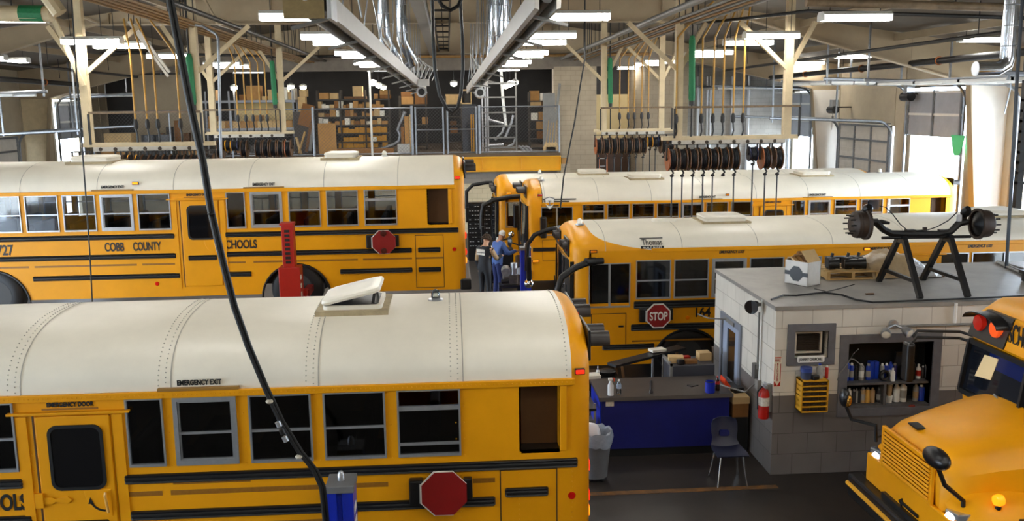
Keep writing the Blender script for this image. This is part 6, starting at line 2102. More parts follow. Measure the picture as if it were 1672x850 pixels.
G().cbox(p + Vector((-.005, 0, .245)), (.06, .03, .04)).build('spray_head', WHITEP, t, bevel=.006)
G().tube([p + Vector((.03, 0, .26)), p + Vector((.055, 0, .255)), p + Vector((.05, 0, .21))], .009, 6).build('trigger', mat('orange red trigger', (220, 70, 30), .4), t)
p = BT(1010.5, 643)
t = thing('water_bottle', 'clear water bottle standing beside the spray bottle', 'bottle', p)
G().lathe([(.01, 0), (.036, .004), (.036, .06), (.033, .075), (.036, .09), (.036, .15), (.014, .195), (.013, .205), (.01, .205)], p, 'z', 16).build('bottle', CLEARG, t, smooth=True)
G().lathe([(.0365, .09), (.0365, .14)], p, 'z', 16).build('label_band', mat('pale bottle label', (170, 190, 220), .5), t, smooth=True)
G().lathe([(.016, .2), (.016, .222), (.01, .222)], p, 'z', 12).build('cap', WHITEP, t, smooth=True)
p = BT(1063, 641)
tag(G().lathe([(.01, 0), (.03, 0), (.03, .02), (.018, .05), (.02, .17), (.016, .19), (.005, .19)], p, 'z', 12).build('flashlight', mat('dark grey metal torch', (70, 70, 74), .3, .5), smooth=True), 'dark metal torch standing on the middle of the workbench', 'torch')
p = BT(1131, 629)
tag(G().cbox(p + Vector((0, 0, .006)), (.14, .1, .012), (0, 0, .5)).build('notebook', BLKM), 'thin dark pad lying on the workbench', 'pad')
p = BT(1159, 640)
t = thing('tin_can', 'blue tin can with a dark rim on the right end of the workbench', 'can', p)
G().lathe([(.01, 0), (.072, .003), (.072, .16), (.076, .165), (.076, .17), (.06, .17), (.06, .1), (.01, .1)], p, 'z', 22).build('can', BLUE, t, smooth=True)
G().torus(p + Vector((0, 0, .17)), .073, .006, 'z', 22, 6).build('rim', BLK, t, smooth=True)
p = BT(1171, 637)
t = thing('cola_bottle', 'dark soda bottle with a red label beside the blue tin can', 'bottle', p)
G().lathe([(.01, 0), (.036, .004), (.036, .12), (.014, .19), (.013, .2), (.01, .2)], p, 'z', 16).build('bottle', mat('dark soda', (36, 16, 10), .15), t, smooth=True)
G().lathe([(.037, .1), (.036, .13), (.03, .148)], p, 'z', 16).build('label_band', REDP, t, smooth=True)
G().lathe([(.015, .2), (.015, .22), (.005, .22)], p, 'z', 12).build('cap', REDP, t, smooth=True)
# grey tool cabinet behind the bench
gx0, gx1 = 3.42, 4.12
t = thing('tool_cabinet', 'dark grey tool cabinet with an open frame side behind the workbench', 'cabinet', ((gx0 + gx1) / 2, 14.0, 0))
G().box(gx0, gx1, 13.78, 14.3, .1, 1.06).build('cabinet', mat('slate cabinet', (66, 68, 76), .45, noise=.15), t, bevel=.008)
g = G().box(gx0 - .02, gx0 + .02, 13.75, 13.79, .0, 1.1).box(gx0 - .02, gx0 + .02, 14.28, 14.32, 0, 1.1).box(gx0 - .02, gx0 + .02, 13.75, 14.32, 1.06, 1.1)
g.build('side_frame', STEEL, t)
G().box(gx1 - .04, gx1, 13.8, 14.28, 0, .1).box(gx0 + .04, gx0 + .08, 13.8, 14.28, 0, .1).build('foot', BLK, t)
for k, (dx, dy, s_, m, lab) in enumerate(((.1, .2, (.24, .18, .1), CARDL, 'pale carton with red print'), (.32, .12, (.2, .12, .06), CARDD, 'dark brown parts heap'), (.58, .3, (.2, .2, .13), CARDL, 'pale square carton'), (.3, .36, (.14, .1, .05), REDP, 'small red box'), (.14, .06, (.1, .08, .08), BLK, 'small black part'))):
    tag(G().cbox((gx0 + dx + .03, 13.8 + dy, 1.06 + s_[2] / 2), s_, (0, 0, .1 * k - .15)).build('carton' if 'carton' in lab else 'parts_box', m, bevel=.006), lab + ' on the grey tool cabinet', 'box', 'boxes on the tool cabinet')
# black steel stand and table at the left behind the bench
t = thing('steel_stand', 'black slanted ramp on rusty legs behind the workbench', 'ramp', (2.9, 14.4, 0))
G().bar((2.55, 14.2, .98), (3.9, 15.0, 1.02), .22, .04).build('ramp_plate', BLKM, t)
for (x, y) in ((2.62, 14.25), (2.7, 14.1), (3.8, 14.95)): G().bar((x, y, .98), (x + .1, y - .1, 0), .04, .04).build('leg', WOODD, t)
G().tube([(3.3, 14.55, 1.0), (3.3, 14.55, .62)], .02, 8).build('jack_handle', ALU, t)
tag(G().cbox((3.42, 14.75, 1.06), (.26, .16, .04), (0, 0, .3)).build('paper_stack', PW), 'white papers lying on the black ramp', 'paper')
t = thing('parts_table', 'black table at the left end behind the workbench', 'table', (2.3, 14.0, 0))
G().box(1.95, 2.62, 13.8, 14.4, .82, .86).build('table_top', BLKM, t)
for x in (2.0, 2.57):
    for y in (13.85, 14.35): G().box(x - .02, x + .02, y - .02, y + .02, 0, .82).build('leg', BLKM, t)
G().box(2.0, 2.57, 13.84, 14.36, .45, .82).build('skirt', BLK, t)
tag(G().cbox((2.16, 13.95, .89), (.3, .2, .05), (0, 0, .1)).build('paper_tray', PW), 'white paper tray on the black table', 'tray')
tag(G().lathe([(.01, 0), (.13, 0), (.14, .06), (.1, .08), (.01, .08)], (2.46, 14.1, .86), 'z', 20).build('brake_disc', AXM, smooth=True), 'round black part on the black table', 'machine part')
t = thing('small_bottle', 'small white dropper bottle on the black table', 'bottle', (2.3, 14.05, .86))
G().lathe([(.01, 0), (.03, 0), (.03, .08), (.01, .1), (.008, .15), (.003, .16)], (2.3, 14.05, .86), 'z', 12).build('bottle', WHITEP, t, smooth=True)
G().lathe([(.012, .1), (.012, .12), (.008, .12)], (2.3, 14.05, .86), 'z', 12).build('collar', BLUE, t)
t = thing('creeper', 'black tool trolley with folded frames at the left end of the workbench', 'trolley', (1.95, 13.0, 0))
for k in range(3): G().box(1.86, 2.06, 12.7, 13.3, .2 + .27 * k, .24 + .27 * k).build('tray', BLKM, t)
for y in (12.72, 13.28):
    for x in (1.88, 2.04): G().box(x - .015, x + .015, y - .015, y + .015, 0, .85).build('upright', STEEL, t)
G().cbox((1.96, 12.85, .54), (.14, .2, .1)).build('gauge', STEEL, t, bevel=.01)
tag(G().tube([(1.98, 12.74, .24), (1.98, 12.74, .3), (1.98, 12.74, .44)], [.08, .07, .02], 12).build('funnel', REDP, smooth=True), 'red funnel standing in the black tool trolley', 'funnel')
# trash can
p = at(978, 790, Z=0)
tc = Vector((1.93, 12.0, 0))
t = thing('trash_can', 'grey wheeled trash can with a clear liner behind the nearest bus', 'trash can', tc)
CAN = mat('grey can plastic', (96, 98, 102), .5, noise=.15)
G().lathe([(.01, .06), (.17, .06), (.22, .6), (.235, .61), (.235, .65), (.215, .65), (.16, .12), (.01, .12)], tc, 'z', 28).build('can', CAN, t, smooth=True)
for k in range(4): G().ell(tc + Vector((.13 * math.cos(k * PI / 2 + .7), .13 * math.sin(k * PI / 2 + .7), .03)), .032, 10, 6).build('caster', BLK, t, smooth=True)
g = G()
rr = random.Random(3)
rings = []
for h, r in ((.52, .236), (.58, .245), (.66, .25), (.72, .24), (.7, .21), (.55, .19)):
    rings.append([tc + Vector((r * (1 + rr.uniform(-.04, .04)) * math.cos(2 * PI * k / 26), r * (1 + rr.uniform(-.04, .04)) * math.sin(2 * PI * k / 26), h + rr.uniform(-.02, .02))) for k in range(26)])
g.loft(rings, False)
g.build('liner', mat('grey clear liner', (150, 158, 172), .2, noise=.2, scale=20), t, smooth=True)
g = G()
rings = []
for i in range(8):
    a = PI * (i + .05) / 7.1
    rings.append([tc + Vector((-.06, 0, .68)) + Vector((.14 * math.sin(a) * math.cos(2 * PI * k / 14) * (1 + rr.uniform(-.15, .15)), .13 * math.sin(a) * math.sin(2 * PI * k / 14) * (1 + rr.uniform(-.15, .15)), -.14 * math.cos(a))) for k in range(14)])
g.loft(rings)
tag(g.build('trash_bag', mat('white bag', (224, 222, 226), .35), smooth=True), 'crumpled white plastic bag bulging out of the trash can', 'bag')
# chair
cc = Vector((3.74, 11.75, 0))
t = thing('stacking_chair', 'dark blue plastic chair with steel legs in front of the workbench', 'chair', cc)
CHM = mat('dark blue chair plastic', (34, 38, 62), .4, noise=.1)
g = G()
rings = []
for (y, z, hw, cv) in ((-.2, .44, .2, 0), (-.22, .445, .215, .0), (-.1, .44, .22, .02), (.08, .425, .215, .03), (.17, .44, .2, .03), (.2, .5, .18, .02), (.225, .56, .17, .03), (.25, .64, .185, .04), (.275, .75, .185, .05), (.285, .81, .16, .05), (.288, .83, .11, .05)):
    up = [(cc.x + hw * u_, cc.y + y - (cv * (u_ * u_) if z > .5 else 0), z + (cv * (u_ * u_) if z <= .5 else 0)) for u_ in (-1, -.75, -.5, -.25, 0, .25, .5, .75, 1)]
    dn = [(x, y_ + (.014 if z > .5 else 0), z_ - (.014 if z <= .5 else 0)) for x, y_, z_ in up[::-1]]
    rings.append(up + dn)
g.loft(rings)
g.build('seat_shell', CHM, t, smooth=True)
G().prism(rrect(cc.x - .07, cc.x + .07, .575, .66, .03), cc.y + .205, cc.y + .235).build('grip_slot', mat('slot blue', (20, 26, 90), .5), t)
for sx in (-1, 1):
    for (ya, yb) in ((-.15, -.22), (.12, .2)):
        G().tube([cc + Vector((sx * .15, ya, .42)), cc + Vector((sx * .205, yb, 0.005))], .012, 8).build('leg', CHROME, t, smooth=True)
    G().tube([cc + Vector((sx * .15, -.15, .42)), cc + Vector((sx * .15, .12, .42))], .012, 8).build('seat_rail', CHROME, t, smooth=True)
# cartons by the office wall
t = thing('file_carton', 'brown carton with a white lid between the workbench and the office', 'box', (4.22, 12.95, 0))
G().box(4.1, 4.34, 12.75, 13.15, .55, .8).build('carton', CARDD, t)
G().box(4.09, 4.35, 12.74, 13.16, .76, .86).build('lid', CARDL, t)
G().box(4.1, 4.34, 12.75, 13.15, 0, .55).build('stand', BLK, t)
tag(G().cbox((4.24, 13.0, .9), (.16, .14, .08), (0, 0, .2)).build('battery', BLK, bevel=.01), 'small black battery on the white lidded carton', 'battery')
tag(G().prism([(4.1, .86), (4.22, .86), (4.12, 1.0)], 13.2, 13.45, 'xz').build('safety_triangle', mat('orange red plastic', (230, 70, 30), .4)), 'orange red wedge behind the white lidded carton', 'wedge')
tag(G().box(4.1, 4.34, 13.2, 13.5, 0, .86).build('dark_box', BLK), 'black box under the orange red wedge', 'box')
tag(G().tube([(4.36, 12.6, 1.1), (4.2, 12.5, 1.02), (4.06, 12.9, .97), (3.9, 13.3, .96)], .012, 6).build('extension_lead', STEEL, smooth=True), 'grey cord running from the office wall onto the workbench', 'cord')
# ================================================================ THE HOODED BUS AT RIGHT
hy0, hy1 = 7.83, 10.26
hb = thing('school_bus', 'yellow school bus with a long hood and slatted grille at the lower right', 'bus', (8, 9, 0))
BS = lambda g, n, m, p=None, **k: g.build(n, m, p or hb, **k)
ym = (hy0 + hy1) / 2
# hood: rings from nose to windshield
HX = [(4.93, .60, 1.47, 0.0), (4.99, .66, 1.56, .03), (5.12, .72, 1.62, .05), (5.45, .80, 1.70, .07), (5.85, .90, 1.77, .09), (6.2, .98, 1.82, .1)]
rings = []
for x, hw, zt_, cr in HX:
    P = [(x + .05, ym - hw - .02, .72), (x, ym - hw - .02, 1.1), (x, ym - hw, zt_ - .16)]
    for k in range(1, 12):
        u_ = -1 + 2 * k / 12
        P.append((x, ym + hw * u_, zt_ + cr * (1 - u_ * u_) - .14 * abs(u_) ** 5))
    P += [(x, ym + hw, zt_ - .16), (x, ym + hw + .02, 1.1), (x + .05, ym + hw + .02, .72)]
    rings.append(P)
BS(G().loft(rings), 'hood', YEL, smooth=True)
# fenders
for sg in (-1, 1):
    yo = ym + sg * 1.16
    yi = ym + sg * .62
    rings = []
    for x, zt_, zb, dx in ((4.97, 1.06, .66, .0), (5.02, 1.14, .62, 0), (5.2, 1.22, .8, 0), (5.5, 1.28, 1.06, 0), (5.85, 1.28, 1.1, 0), (6.2, 1.24, .9, 0), (6.35, 1.2, .5, 0)):
        n = 8
        P = []
        for k in range(n + 1):
            u_ = k / n
            y = yi + (yo - yi) * u_
            P.append((x + .16 * u_ ** 3, y, zt_ + .1 * (1 - u_) - .12 * u_ ** 4))
        P += [(x + .16, yo, zb), (x, yi, zb)]
        rings.append(P)
    BS(G().loft(rings), 'fender', YEL, smooth=True)
    g = G().lathe([(.28, -.13), (.44, -.14), (.5, -.1), (.5, .1), (.44, .14), (.28, .13)], (5.72, ym + sg * .98, .5), 'y', 26)
    wh = BS(g, 'wheel', BLK, smooth=True)
    BS(G().lathe([(.02, sg * .02), (.1, sg * .1), (.12, sg * .02), (.25, sg * .04), (.29, sg * .135)], (5.72, ym + sg * .98, .5), 'y', 22), 'rim', STEEL, wh, smooth=True)
    # headlamps
    yc = ym + sg * .83
    hl = BS(G().loft([[(4.945 + dx + .03 * a, yc + .14 * a * sg * .0 + b_, c) for b_, c in ((-.13, .93), (.13, .93), (.13, 1.13), (-.13, 1.17))] for dx, a in ((0, 0), (.1, 1))]), 'headlamp', mat('lamp bezel chrome', (200, 205, 212), .1, .8), bevel=.015)
    BS(G().lathe([(.005, -.03), (.06, -.025), (.08, .0)], (4.945, yc - sg * .03, 1.045), 'x', 16), 'lit_bulb', mat('lit headlamp', (255, 255, 250), .2, emit=9), hl, smooth=True)
    # amber turn lamp on the fender
    BS(G().lathe([(.03, 0), (.03, .05)], (5.32, ym + sg * .98, 1.22), 'z', 10), 'turn_lamp_stalk', BLK)
    BS(G().lathe([(.005, -.045), (.05, -.04), (.062, 0), (.05, .04), (.005, .045)], (5.32, ym + sg * .98, 1.32 if sg < 0 else 1.29), 'x', 18), 'turn_lamp', AMBON if sg < 0 else AMBL, smooth=True)
# grille: yellow slatted panel on the nose
gy0, gy1 = ym - .47, ym + .53
BS(G().box(4.90, 4.945, gy0, gy1, 1.1, 1.5), 'grille_back', mat('dark grille gap', (46, 28, 6), .7))
gr = BS(G().box(4.885, 4.93, gy0 - .05, gy0, 1.07, 1.54).box(4.885, 4.93, gy1, gy1 + .05, 1.07, 1.54).box(4.885, 4.93, gy0, gy1, 1.07, 1.11).box(4.885, 4.93, gy0, gy1, 1.49, 1.54), 'grille_surround', YEL, bevel=.01)
for k in range(9):
    z = 1.13 + k * .0425
    BS(G().cbox((4.885, ym, z), (.035, gy1 - gy0, .024), (0, .35, 0)), 'grille_slat', YEL, gr)
for y in (gy0 + .35, gy1 - .35): BS(G().box(4.893, 4.91, y - .012, y + .012, 1.1, 1.49), 'grille_upright', YEL, gr)
BS(G().box(4.905, 4.96, ym - .95, ym + .95, .74, 1.075), 'nose_panel', YEL, bevel=.02)
em = BS(G().cbox((4.895, ym - .12, .845), (.015, .36, .035)).add([(4.888, ym + .05, .845 - .05), (4.888, ym + .05, .845 + .05), (4.888, ym + .12, .845), (4.902, ym + .05, .845 - .05), (4.902, ym + .05, .845 + .05), (4.902, ym + .12, .845)], [(0, 1, 2), (5, 4, 3), (0, 3, 4, 1), (1, 4, 5, 2), (2, 5, 3, 0)]), 'nose_badge', BLK)
BS(G().box(5.03, 5.14, ym + .08, ym + .28, 1.655, 1.672), 'hood_latch', BLK)
# bumper
BS(G().box(4.78, 4.95, hy0 + .05, hy1 - .06, .46, .74), 'bumper', BLKM, bevel=.03)
BS(G().tube([(4.775, hy0, .62), (4.775, hy1 - .08, .62)], .028, 8), 'bumper_stripe', mat('crane yellow', (232, 166, 22), .45))
BS(G().box(4.86, 6.3, ym - .45, ym + .45, .45, .8), 'chassis', BLK)
# cab and body
wb, wt_ = 6.12, 6.27
body = [(6.25, .5), (wb, 1.72), (wt_ - .06, 2.36), (wt_ - .1, 2.42), (wt_ + .0, 2.74), (wt_ + .2, 2.88), (14, 2.92), (14, .5)]
rings = []
for y, ins in ((hy0, .16), (hy0 + .04, .06), (hy0 + .2, 0), (hy1 - .2, 0), (hy1 - .04, .06), (hy1, .16)):
    rings.append([(x + (ins * .6 if x < 8 else 0), y, z - (ins if z > 2.6 else 0)) for x, z in body])
BS(G().loft(rings), 'cab_body', YEL, smooth=True)
rr_ = []
for q in range(11):
    u_ = -1 + 2 * q / 10
    rr_.append((ym + u_ * 1.12, 2.9 + .1 * (1 - u_ * u_) - .08 * abs(u_) ** 6))
BS(G().loft([[(6.72, y, z) for y, z in rr_] + [(6.72, y, z - .1) for y, z in rr_[::-1]], [(14, y, z) for y, z in rr_] + [(14, y, z - .1) for y, z in rr_[::-1]]]), 'roof', WHT, smooth=True)
nx = lambda z, o=0: wb + (wt_ - .06 - wb) * (z - 1.72) / .64 - o
ws = G()
for k in range(1):
    ws.loft([[(nx(1.76, .02) , hy0 + .1, 1.76), (nx(1.76, .02), hy1 - .1, 1.76), (nx(2.34, .02), hy1 - .13, 2.34), (nx(2.34, .02), hy0 + .13, 2.34)],
             [(nx(1.76) + .02, hy0 + .1, 1.76), (nx(1.76) + .02, hy1 - .1, 1.76), (nx(2.34) + .02, hy1 - .13, 2.34), (nx(2.34) + .02, hy0 + .13, 2.34)]])
w_ = BS(ws, 'windshield', mat('dark windshield glass', (20, 24, 32), .05))
BLG = mat('dim blue band glass', (16, 30, 84), .08)
BS(G().loft([[(nx(z, .026), y, z) for y, z in ((hy0 + .16, 2.15), (ym - .06, 2.15), (ym - .06, 2.33), (hy0 + .16, 2.33))], [(nx(z, .022), y, z) for y, z in ((hy0 + .16, 2.15), (ym - .06, 2.15), (ym - .06, 2.33), (hy0 + .16, 2.33))]]), 'sun_band', BLG, w_)
BS(G().loft([[(nx(z, .026), y, z) for y, z in ((ym + .06, 2.15), (hy1 - .5, 2.15), (hy1 - .5, 2.33), (ym + .06, 2.33))], [(nx(z, .022), y, z) for y, z in ((ym + .06, 2.15), (hy1 - .5, 2.15), (hy1 - .5, 2.33), (ym + .06, 2.33))]]), 'sun_band', BLG, w_)
for y in (ym, hy1 - .1, hy0 + .1): BS(G().bar((nx(1.74, .03), y, 1.74), (nx(2.36, .03), y, 2.36), .07, .04), 'windshield_pillar', BLK, w_)
for z in (1.75, 2.35): BS(G().bar((nx(z, .03), hy0 + .1, z), (nx(z, .03), hy1 - .1, z), .05, .06), 'windshield_seal', BLK, w_)
sv = G().loft([[(nx(z, o), y, z) for y, z in ((hy1 - .62, 2.02), (hy1 - .32, 1.98), (hy1 - .42, 2.26), (hy1 - .68, 2.28))] for o in (.034, .026)])
BS(sv, 'sticker_sheet', mat('pale paper', (240, 214, 160), .5), w_)
BS(G().tube([(nx(1.74, .06), hy1 - .45, 1.74), (nx(1.82, .09), hy1 - .9, 1.8)], .012, 6), 'wiper', STEEL, w_)
BS(G().tube([(nx(1.74, .06), ym - .1, 1.74), (nx(1.95, .06), ym + .45, 1.9)], .012, 6), 'wiper', STEEL, w_)
fx = lambda z: wt_ - .1 + (z - 2.42) * .31
# black lamp panel and lamps
lp = BS(G().loft([[(fx(z) - o, y, z) for y, z in ((hy1 - .78, 2.42), (hy1 - .08, 2.42), (hy1 - .1, 2.64), (hy1 - .28, 2.76), (hy1 - .78, 2.76))] for o in (.03, -.05)]), 'lamp_panel', BLKM)
for k, y in enumerate((hy1 - .26, hy1 - .58)):
    BS(G().lathe([(.005, -.06), (.09, -.05), (.105, 0)], (fx(2.6) - .03, y, 2.6), 'x', 20), 'warning_lamp', mat('deep red lens', (170, 30, 18), .2, emit=.25) if k == 0 else mat('orange red lens', (230, 84, 30), .2, emit=.6), lp, smooth=True)
g = G()
ro = []
for q in range(13):
    a = .1 + (PI - .2) * q / 12
    ro.append((hy1 - .42 + .34 * math.cos(a), 2.63 + .12 * math.sin(a)))
ri = [(a, b_ - .012) for a, b_ in ro]
g.loft([[(fx(2.72) - .02, a, b_) for a, b_ in ro + ri[::-1]], [(fx(2.72) - .2, a, b_) for a, b_ in ro + ri[::-1]]])
BS(g, 'lamp_hood', BLKM, lp, smooth=True)
BS(G().box(fx(2.6) - .02, fx(2.6) + .1, hy0 + .1, hy0 + .78, 2.42, 2.76), 'lamp_panel', BLKM)
tx = text('lettering', 'SCHOOL BUS', .24, (fx(2.6) - .035, ym + .0, 2.49), '-x', TXT, hb, fit=.84, bold=.006)
tx2 = BS(G().loft([[(fx(z) - .012, y, z) for y, z in ((ym - .432, 2.42), (ym + .432, 2.42), (ym + .432, 2.76), (ym - .432, 2.76))], [(fx(z) + .02, y, z) for y, z in ((ym - .432, 2.42), (ym + .432, 2.42), (ym + .432, 2.76), (ym - .432, 2.76))]]), 'destination_panel', YEL)
BS(G().lathe([(.005, -.04), (.03, -.03), (.04, 0)], (fx(2.9), ym + .2, 2.85), 'x', 12), 'clearance_lamp', AMBON, smooth=True)
BS(G().lathe([(.005, -.04), (.03, -.03), (.04, 0)], (6.3, hy1 - .02, 2.55), 'x', 12), 'marker_lamp', AMBON, smooth=True)
# far mirror on double arm
ma = BS(G().tube([(6.3, hy1, 2.36), (6.2, hy1 + .18, 2.38), (5.72, hy1 + .28, 2.38), (5.66, hy1 + .28, 2.3)], .018, 8), 'mirror_arm', BLK, smooth=True)
BS(G().tube([(6.3, hy1, 2.28), (6.2, hy1 + .18, 2.3), (5.72, hy1 + .28, 2.3), (5.66, hy1 + .28, 2.22)], .018, 8), 'mirror_arm', BLK, smooth=True)
BS(G().loft([[(5.62 + a, hy1 + .28 + b_, z) for a, b_ in ((-.05, -.09), (.05, -.09), (.06, .09), (-.04, .09))] for z in (2.24, 1.75)]), 'mirror_head', BLKM, ma, bevel=.03)
# crossover mirrors on the fenders
def crossover(px, py, Yc, base, r):
    c = at(px, py, Y=Yc)
    m = BS(G().tube([base, base + Vector((-.01, 0, .2)), Vector((c.x + .1, c.y, c.z - .28)), Vector((c.x, c.y, c.z - .05))], .024, 8), 'crossover_arm', BLK, smooth=True)
    BS(G().ell(c, r, 18, 10), 'crossover_mirror', BLKM, m, smooth=True)
    BS(G().tube([base + Vector((0, 0, .05)), base + Vector((.35, .02, .12))], .012, 6), 'arm_stay', BLK, m)
    return c
c = crossover(1539, 747, 8.2, Vector((5.06, hy0 + .38, 1.06)), (.1, .2, .1))
c = crossover(1387, 648, 10.35, Vector((5.08, hy1 - .12, 1.14)), (.06, .1, .12))
BS(G().ell(c + Vector((.02, -.05, -.02)), (.045, .07, .085), 14, 8), 'mirror_glass', mat('amber tinted mirror', (190, 140, 60), .1, .8), smooth=True)
BS(G().cbox((5.5, hy0 + .1, 1.05), (.1, .12, .26)), 'side_lamp', BLKM, bevel=.02)

# side windows, rails and a fuel door on the side towards the camera
for k in range(10):
    x0 = 6.75 + .72 * k
    gg = G()
    ringxz(gg, [(x0, 1.74), (x0 + .62, 1.74), (x0 + .62, 2.42), (x0, 2.42)], [(x0 + .02, 1.76), (x0 + .6, 1.76), (x0 + .6, 2.4), (x0 + .02, 2.4)], hy0 - .02, hy0 + .01)
    gg.box(x0 + .02, x0 + .6, hy0 - .016, hy0, 2.07, 2.1)
    wn = BS(gg, 'window', ALU)
    BS(G().box(x0 + .02, x0 + .6, hy0 - .008, hy0 + .004, 1.76, 2.4), 'pane', mat('dark tinted glass', (16, 16, 18), .06), wn)
for z in (1.6, 1.22, .83): BS(G().box(6.7 if z > 1 else 7.4, 13.9, hy0 - .035, hy0, z - .05, z + .05), 'rub_rail', BLK, bevel=.012)
BS(G().box(6.7, 13.95, hy0 - .03, hy0 + .01, 2.5, 2.57), 'gutter_rail', YEL, bevel=.01)
hb.location.x -= .06

# ================================================================ LIFTS
t = thing('column_lift', 'red mobile column lift standing before the rear wheel of the raised bus', 'vehicle lift', (-3.0, 16.95, 0))
xa, xb = at(456, 470, Y=16.8).x, at(491, 470, Y=16.8).x
G().box(xa, xb, 16.8, 17.15, .1, at(470, 437, Y=16.8).z).build('column', REDP, t, bevel=.01)
ua, ub_ = at(460, 400, Y=16.85).x, at(479.5, 400, Y=16.85).x
ztop_ = at(470, 366, Y=16.85).z
zl_ = at(470, 437, Y=16.8).z
G().box(ua, ub_, 16.85, 17.1, zl_, ztop_).build('mast', REDP, t, bevel=.008)
G().box(ua - .02, ub_ + .01, 16.83, 17.1, ztop_ - .02, ztop_ + .02).build('mast_cap', REDP, t)
for k in range(8):
    z = zl_ + .07 + k * (ztop_ - zl_ - .14) / 8
    G().box((ua + ub_) / 2 - .05, (ua + ub_) / 2 + .04, 16.84, 16.86, z, z + .05).build('rack_slot', BLK, t)
g = G()
for k in range(8): g.box(xb, xb + .012, 16.82, 16.9, .9 + .16 * k, .98 + .16 * k)
g.build('warning_stripe', TXTW, t)
G().box(xa - .1, xb + .1, 16.5, 17.4, 0, .12).build('base', REDP, t)
for sx in (xa - .02, xb + .02):
    G().box(sx - .06, sx + .06, 17.3, 18.3, .6 + 1.0, .72 + 1.0).build('lifting_fork', mat('dull red fork', (120, 24, 16), .5), t)
G().box(xa - .05, xb + .05, 17.12, 17.35, 1.4, 1.75).build('carriage', REDP, t)


def blue_lift(lab, x0, x1, y0, zt_):
    t = thing('column_lift', lab, 'vehicle lift', ((x0 + x1) / 2, y0 + .15, 0))
    w_ = x1 - x0
    G().prism([(x0, y0), (x0 + w_ * .36, y0), (x0 + w_ * .4, y0 + .03), (x0 + w_ * .55, y0 + .03), (x0 + w_ * .6, y0), (x1, y0), (x1, y0 + .3), (x0, y0 + .3)], .1, zt_ - .07, 'xy').build('column', BLUE, t)
    G().box(x0 - .012, x1 + .012, y0 - .012, y0 + .31, zt_ - .07, zt_ + .0).build('top_cap', mat('grey cap', (112, 112, 114), .5, noise=.2), t, bevel=.008)
    G().tube([((x0 + x1) / 2, y0 + .15, zt_), ((x0 + x1) / 2, y0 + .15, zt_ + .06), ((x0 + x1) / 2, y0 + .15, zt_ + .09)], [.035, .035, .015], 12).build('top_knob', ALU, t, smooth=True)
    G().box(x0 - .15, x1 + .15, y0 - .25, y0 + .6, 0, .1).build('base', BLUE, t)
    g = G()
    for k in range(6): g.box(x1, x1 + .006, y0 + .04, y0 + .2, zt_ - .3 - .14 * k, zt_ - .23 - .14 * k)
    g.build('white_marking', TXTW, t)
    return t


L0, L1 = at(533, 800, Y=8.15).x, at(576, 800, Y=8.15).x
t = blue_lift('blue mobile column lift in front of the nearest bus at the bottom edge', L0, L1, 8.15, at(552, 790, Y=8.2).z)
G().tube([(L0 - .03, 8.2, at(530, 795, Y=8.2).z), (L0 + .02, 8.2, at(530, 795, Y=8.2).z)], .02, 8).build('cable_gland', ALU, t)
t = blue_lift('blue mobile column lift by the front corner of the bus with the shield emblem', at(850.5, 430, Y=21.6).x, at(867, 430, Y=21.6).x, 21.6, at(858, 404, Y=21.6).z)
G().bar((1.1, 21.9, .15), (1.7, 21.75, .55), .16, .12).build('lifting_fork', BLUE, t)

# ================================================================ BACK CORNER: BINS, PARTS, WHITE TRUCK
t = thing('bin_cabinet', 'tall black cabinet of small parts drawers with white tags in the back passage', 'cabinet', (1.0, 30.2, 0))
x0, x1 = at(764, 370, Y=30).x, at(803, 370, Y=30).x
zt_ = at(780, 331, Y=30).z
G().box(x0, x1, 30.05, 30.4, 0, zt_).build('cabinet', BLKM, t)
for r in range(10):
    for c in range(8):
        a = x0 + .03 + c * (x1 - x0 - .06) / 8
        z = zt_ - .16 - r * .145
        G().box(a, a + (x1 - x0 - .06) / 8 - .012, 30.0, 30.06, z, z + .11).build('drawer', BLK, t)
g = G()
rr = random.Random(2)
for r in range(10):
    for c in range(8):
        if rr.random() < .82:
            a = x0 + .05 + c * (x1 - x0 - .06) / 8
            z = zt_ - .13 - r * .145
            g.box(a, a + .05, 29.992, 30.0, z, z + .028)
g.build('drawer_tags', mat('grey white tags', (160, 160, 158), .5), t)['kind'] = 'stuff'
t = thing('engine_stand', 'black stand carrying a silver engine part beside the two mechanics', 'stand', (1.45, 22.9, 0))
G().box(1.2, 1.75, 22.7, 23.1, .55, .62).build('stand_top', BLKM, t)
for x in (1.24, 1.7):
    for y in (22.74, 23.06): G().box(x - .03, x + .03, y - .03, y + .03, 0, .55).build('leg', BLKM, t)
G().box(1.3, 1.68, 22.75, 23.05, .62, .88).build('engine_block', mat('oily grey casting', (92, 84, 78), .45, .3, noise=.4, scale=14), t, bevel=.03)
G().tube([(1.38, 22.72, .95), (1.38, 22.9, 1.0)], .12, 14).build('housing', mat('grey casting', (140, 136, 132), .45, .3, noise=.3, scale=14), t, smooth=True)
G().tube([(1.58, 22.8, .88), (1.58, 22.8, 1.18)], .085, 14).build('cylinder', ALU, t, smooth=True)
G().tube([(1.7, 22.75, .9), (1.7, 22.75, 1.05)], .05, 12).build('pump', ALU, t, smooth=True)
G().tube([(1.25, 22.7, .72), (1.45, 22.68, .75)], .06, 12).build('pulley', BLKM, t, smooth=True)
tag(G().box(1.22, 1.5, 22.5, 22.66, 0, .3).build('parts_crate', mat('orange brown crate', (150, 70, 30), .6), bevel=.01), 'orange brown crate on the floor before the engine stand', 'crate')
t = thing('tool_cart', 'black tool cart with white rags and bottles beside the rearmost bus', 'cart', (1.42, 25.6, 0))
for z in (.15, .6, 1.05): G().box(1.1, 1.75, 25.4, 25.85, z, z + .05).build('tray', BLKM, t)
for x in (1.12, 1.73):
    for y in (25.42, 25.83): G().box(x - .02, x + .02, y - .02, y + .02, .0, 1.05).build('upright', BLKM, t)
